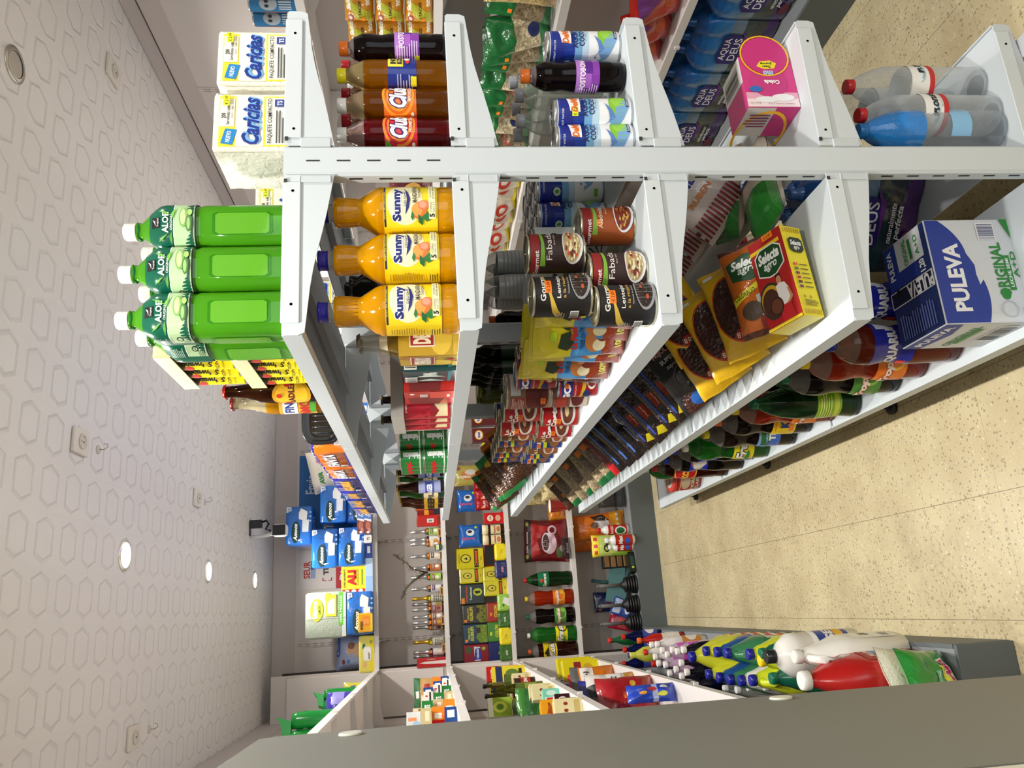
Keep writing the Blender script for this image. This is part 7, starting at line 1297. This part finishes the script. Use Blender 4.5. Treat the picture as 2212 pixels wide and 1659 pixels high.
bag('rdy', 'snack_bag', 'bag', .17, .22, .08, 'c8241c:f', [('p', [(.2, .1), (.7, .2), (.5, .6)], 'e8c81c')], seed=113)
carton('stk', 'bread_box', 'box', .08, .2, .06, 'e8e8ec:g', [('r', 0, .8, 1, .95, '1c4aa8'), ('r', 0, .2, 1, .35, '1c4aa8'), ('e', .5, .55, .2, .1, 'ff9a4a')])
carton('ylc', 'noodle_pack', 'packet', .12, .22, .05, 'e0d01c:f', [('r', .1, .5, .9, .7, '8a1c24'), ('e', .5, .3, .3, .14, 'c8a01c')], bev=.01)
GS4 = 'bags and packets on the fourth left shelf'
for k_, X, Y, r, l in (('stk', -.42, 5.15, 20, 'white and blue bread box at the far corner'), ('stk', -.5, 5.0, 20, 'white and blue bread box in the back row'), ('ylc', -.37, 5.05, 20, 'yellow packet with dark red band, far one'), ('ylc', -.37, 4.85, 26, 'yellow packet with dark red band, near one'), ('rdy', -.45, 4.6, 30, 'red and yellow snack bag'), ('cho', -.4, 4.4, 30, 'orange bread bag with white panel'), ('blc', -.45, 4.15, 30, 'shiny dark blue snack bag'), ('whc', -.4, 3.95, 34, 'whitish rice cake bag with black corner'), ('chr', -.4, 3.6, 38, 'big shiny red snack bag'), ('cho', -.5, 3.8, 20, 'orange bread bag half behind the red one')):
    put(k_, l, (X, Y, S1), r, GS4)
bag('kid', 'candy_bag', 'bag', .14, .16, .07, '2a4ac0:f', [('e', .3, .3, .12, .1, 'd8d84a'), ('e', .6, .5, .12, .1, 'c83a4a'), ('e', .4, .7, .1, .08, 'e8a03a'), ('e', .7, .25, .1, .08, 'e8e8e8')], seed=115, crease=.012, zones=[(.4, .5, 'b8c4e8:f')])
put('kid', 'twisted blue party bag with coloured spots standing at the shelf edge', (-.36, 3.3, S1), 30, None, s=(.55, .8, 1.25))
put('kid', 'blue party bag with coloured spots lying low near the cabinet', (-.43, 3.08, S1), 20, s=.75)
t = thing('bread_loaf', 'sliced brown loaf behind the twisted blue bag', 'bread', (-.5, 3.32, S1), 20); g = G()
for i in range(5): g.box(-.05+.02*i, -.032+.02*i, -.05, .05, 0, .11, 'b8782a', bev=.008)
g.obj('slices', t)
# top left shelf
def rollt(key, col, lidc):
    def fn():
        t = thing('wipes_bundle', None, 'wipes'); g = G()
        for x in (-.035, .035): g.lathe([(.028, 0), (.034, .01), (.034, .2), (.028, .22)], col, 20, cx=x)
        g.box(-.068, .068, -.012, .012, .16, .175, '0f5a2c'); g.obj('tubes', t); g = G(); g.prism([(-.04, .22), (.03, .222), (.05, .28), (.02, .262), (-.03, .25)], -.02, .02, lidc); g.obj('hanger', t); return t
    DEF[key] = fn
rollt('gt', '0f8a34:g', '1f9a44')
put('gt', 'bundle of green tubes, upright one nearest the ceiling', (-.455, 3.85, S4), 24, 'green tube bundles', s=1.15); put('gt', 'bundle of green tubes toward the far corner', (-.41, 4.6, S4), 30, 'green tube bundles', s=.95)
bag('pur', 'sponge_bag', 'bag', .14, .15, .08, '3a34a0:f', [('r', .4, .4, .95, .8, '8a84c8'), ('e', .3, .3, .1, .08, 'd8d8f0')], seed=117); put('pur', 'purple-blue crinkled sponge bag between the green bundles', (-.4, 4.22, S4), 30)
bag('ybl', 'cloth_bag', 'bag', .15, .14, .06, 'd8d04a:f', [('t', 'VILEDA', .5, .6, .6, .2, '2444a8', .08), ('e', .3, .3, .12, .1, '2444a8')], seed=119); put('ybl', 'yellow and blue cloth bag farthest on the top left shelf', (-.41, 4.9, S4), 30)
carton('orb', 'match_box', 'box', .08, .045, .05, 'e07a2a:g', [('e', .3, .5, .1, .3, '2a2a8a'), ('e', .7, .5, .06, .2, 'f0e8d8')]); put('orb', 'small orange box on the top left shelf edge', (-.4, 3.42, S4), 30)
bag('pw', 'paper_napkin_pack', 'napkins', .16, .07, .1, 'b8ccec:f', seed=121, crimp=.02); put('pw', 'pale blue napkin pack nearest on the top left shelf', (-.45, 3.12, S4), 30)
# ================================================================ GOODS on the right wall
MON = [('r', -.3, -.02, 1.3, 1.02, '2a7ab0:g'), ('p', [(.1, 0), (.16, .5), (.08, 1), (-.1, 1), (-.1, 0)], '8a5a2a'), ('p', [(.9, 0), (1.0, .5), (.92, 1), (1.2, 1), (1.2, 0)], '8a5a2a'), ('e', .5, .6, .26, .2, 'a8b4bc'), ('e', .42, .64, .06, .05, '1c2a3a'), ('e', .58, .64, .06, .05, '1c2a3a')]+[('r', .3+.08*i, .08, .34+.08*i, .36, 'd8dce0') for i in range(5)]
can('mon', 'energy_drink_can', 'can', .031, .165, '2a7ab0:g', MON, rim='b8b8bc:m', lidcol='b8b8bc:m', n=24)
for i, (Y, X) in enumerate(((2.34, 2.06), (2.27, 2.06), (2.2, 2.06), (2.3, 2.13), (2.23, 2.13))): put('mon', 'blue and orange energy drink can on the right wall, %s' % ('first at the edge', 'second at the edge', 'third at the edge', 'first in the second row', 'second in the second row')[i], (X, Y, S4), -50, 'blue energy drink cans')
NO = [('p', [(0, .0), (.2, .5), (.6, .9), (.9, 1), (.5, .3), (.4, 0)], 'b8bc2a'), ('t', 'noel', .8, .2, .34, .2, 'f4ecd8', .06), ('t', 'Saltin', .72, .84, .5, .16, 'f4ecd8', .05), ('e', .2, .8, .12, .1, '8a1c1c'), ('e', .2, .8, .07, .06, 'e8c8b0'), ('t', '3 TACOS', .5, .46, .5, .1, '3a2a10', .03), ('r', .1, .3, .3, .42, 'ff8a1e')]
bag('noe', 'cracker_pack', 'crackers', .12, .1, .075, 'c8881c:f', NO, seed=131, crease=.006, crimp=.03)
for ci, Y in enumerate((2.395, 2.27, 2.14)):
    for k in range(3): put('noe', 'gold cracker pack, %s of its column, %s column' % (('bottom', 'middle', 'top')[k], ('left', 'middle', 'right')[ci]), (2.06, Y, S3+.104*k), -72, 'gold cracker packs on the right wall')
bag('seeds', 'seed_bag', 'bag', .15, .25, .06, '8a7a5c:s', [('t', 'evo', .6, .45, .4, .1, 'b84a3a', .02, .3), ('r', .1, .62, .2, .68, 'ff8a1e')], seed=133, zones=[(.6, 1, '1c6a34:f'), (0, .12, '1f7a3c:f')], crease=.016, nx=18, ny=24)
bag('seedw', 'seed_bag', 'bag', .15, .25, .06, 'cdbf9c:s', [('e', .5, .3, .2, .1, '1c2a6a')], seed=135, zones=[(.62, 1, '1c6a34:f'), (0, .2, '1a7a3a:f')], crease=.016, nx=18, ny=24)
bag('flake', 'flake_bag', 'bag', .17, .26, .09, 'c4aa72:s', seed=137, crease=.008)
q = random.Random(6)
for i in range(11):
    k_ = ('seeds', 'seedw', 'seeds')[i % 3]; put(k_, 'green-topped seed bag on the right wall, %s from the shop front%s' % (('first', 'second', 'third', 'fourth', 'fifth', 'sixth', 'seventh', 'eighth', 'ninth', 'tenth', 'eleventh')[i], ''), (2.11, 2.3+.1*i, S2+.004), rot=pose(q.uniform(-22, 18), -12+q.uniform(-5, 5), -52+q.uniform(-7, 7)), group='green-topped seed bags on the right wall')
for i in range(2): put('flake', 'bag of pale flakes on the right wall, %s' % ('edge one', 'inner one')[i], (2.07+.1*i, 2.16-.03*i, S2+.003), rot=pose(6, -8, -60), group='flake bags')
bag('gum', 'candy_bag', 'bag', .16, .22, .06, 'b82a1e:f', [('p', [(.1, .9), (.9, .9), (.6, .5)], '7a3a8a'), ('e', .5, .3, .2, .1, 'd8643a')], seed=139, crease=.01)
for i in range(3): put('gum', 'shiny red candy bag on the lower right wall shelf, %s' % ('nearest', 'second', 'third')[i], (2.09, 2.2+.13*i, S1+.003), rot=pose(-12, -22, -66), group='red candy bags')
bottle('asp', 'green_bottle', 'bottle', [(.022, 0), (.026, .004), (.026, .13), (.012, .17), (.011, .22)], '4a7a1c:t', 'b8401c:g', (.2, .6, '5a8a2a:g'), n=18)
for i in range(4): put('asp', 'slim green sauce bottle on the lower right wall shelf, %s' % ('first', 'second', 'third', 'fourth')[i], (2.08, 2.62+.06*i, S1), 0, 'slim green bottles on the right wall')
bag('swt', 'sweets_bag', 'bag', .15, .2, .05, 'd8ccb8:f', [('r', 0, 0, 1, .16, 'e8d41e'), ('e', .5, .5, .3, .2, 'c83a2a'), ('e', .5, .5, .16, .1, 'f0e8d8'), ('e', .2, .8, .1, .06, '2a6a3a')], seed=141, crease=.006)
for i in range(7): put('swt', 'white and red sweets bag on the right wall, %s along' % ('first', 'second', 'third', 'fourth', 'fifth', 'sixth', 'seventh')[i], (2.09, 3.42+.12*i, S2+.003), rot=pose((-6, 12, -14, 4, 16, -10, 2)[i], -20-3*i % 11, -66+(0, 14, -10, 8, -16, 4, 10)[i]), group='sweets bags on the right wall')
bag('dark', 'snack_bag', 'bag', .16, .22, .06, '5a1c24:f', [('e', .5, .5, .3, .2, 'c89a4a')], seed=143)
for i in range(6): put('dark', 'maroon snack bag on the third right wall shelf, %s along' % ('first', 'second', 'third', 'fourth', 'fifth', 'sixth')[i], (2.1, 2.9+.2*i, S3+.003), rot=pose(0, -12, -80), group='maroon snack bags')
for i in range(5): put('milk', 'milk carton case on the base of the right wall, %s along' % ('first', 'second', 'third', 'fourth', 'fifth')[i], (2.16, 3.3+.3*i, .166), -90, 'milk cases on the right wall base', s=(1, .9, 1))
# ================================================================ label check
seen = {}
for o in COL.objects:
    if o.get('label'):
        n_ = len(o['label'].split())
        if n_ > 16 or n_ < 4 and o.get('category'): print('LABEL LEN', n_, o['label'])
        if o['label'] in seen: print('LABEL DUP', o['label'])
        seen[o['label']] = 1
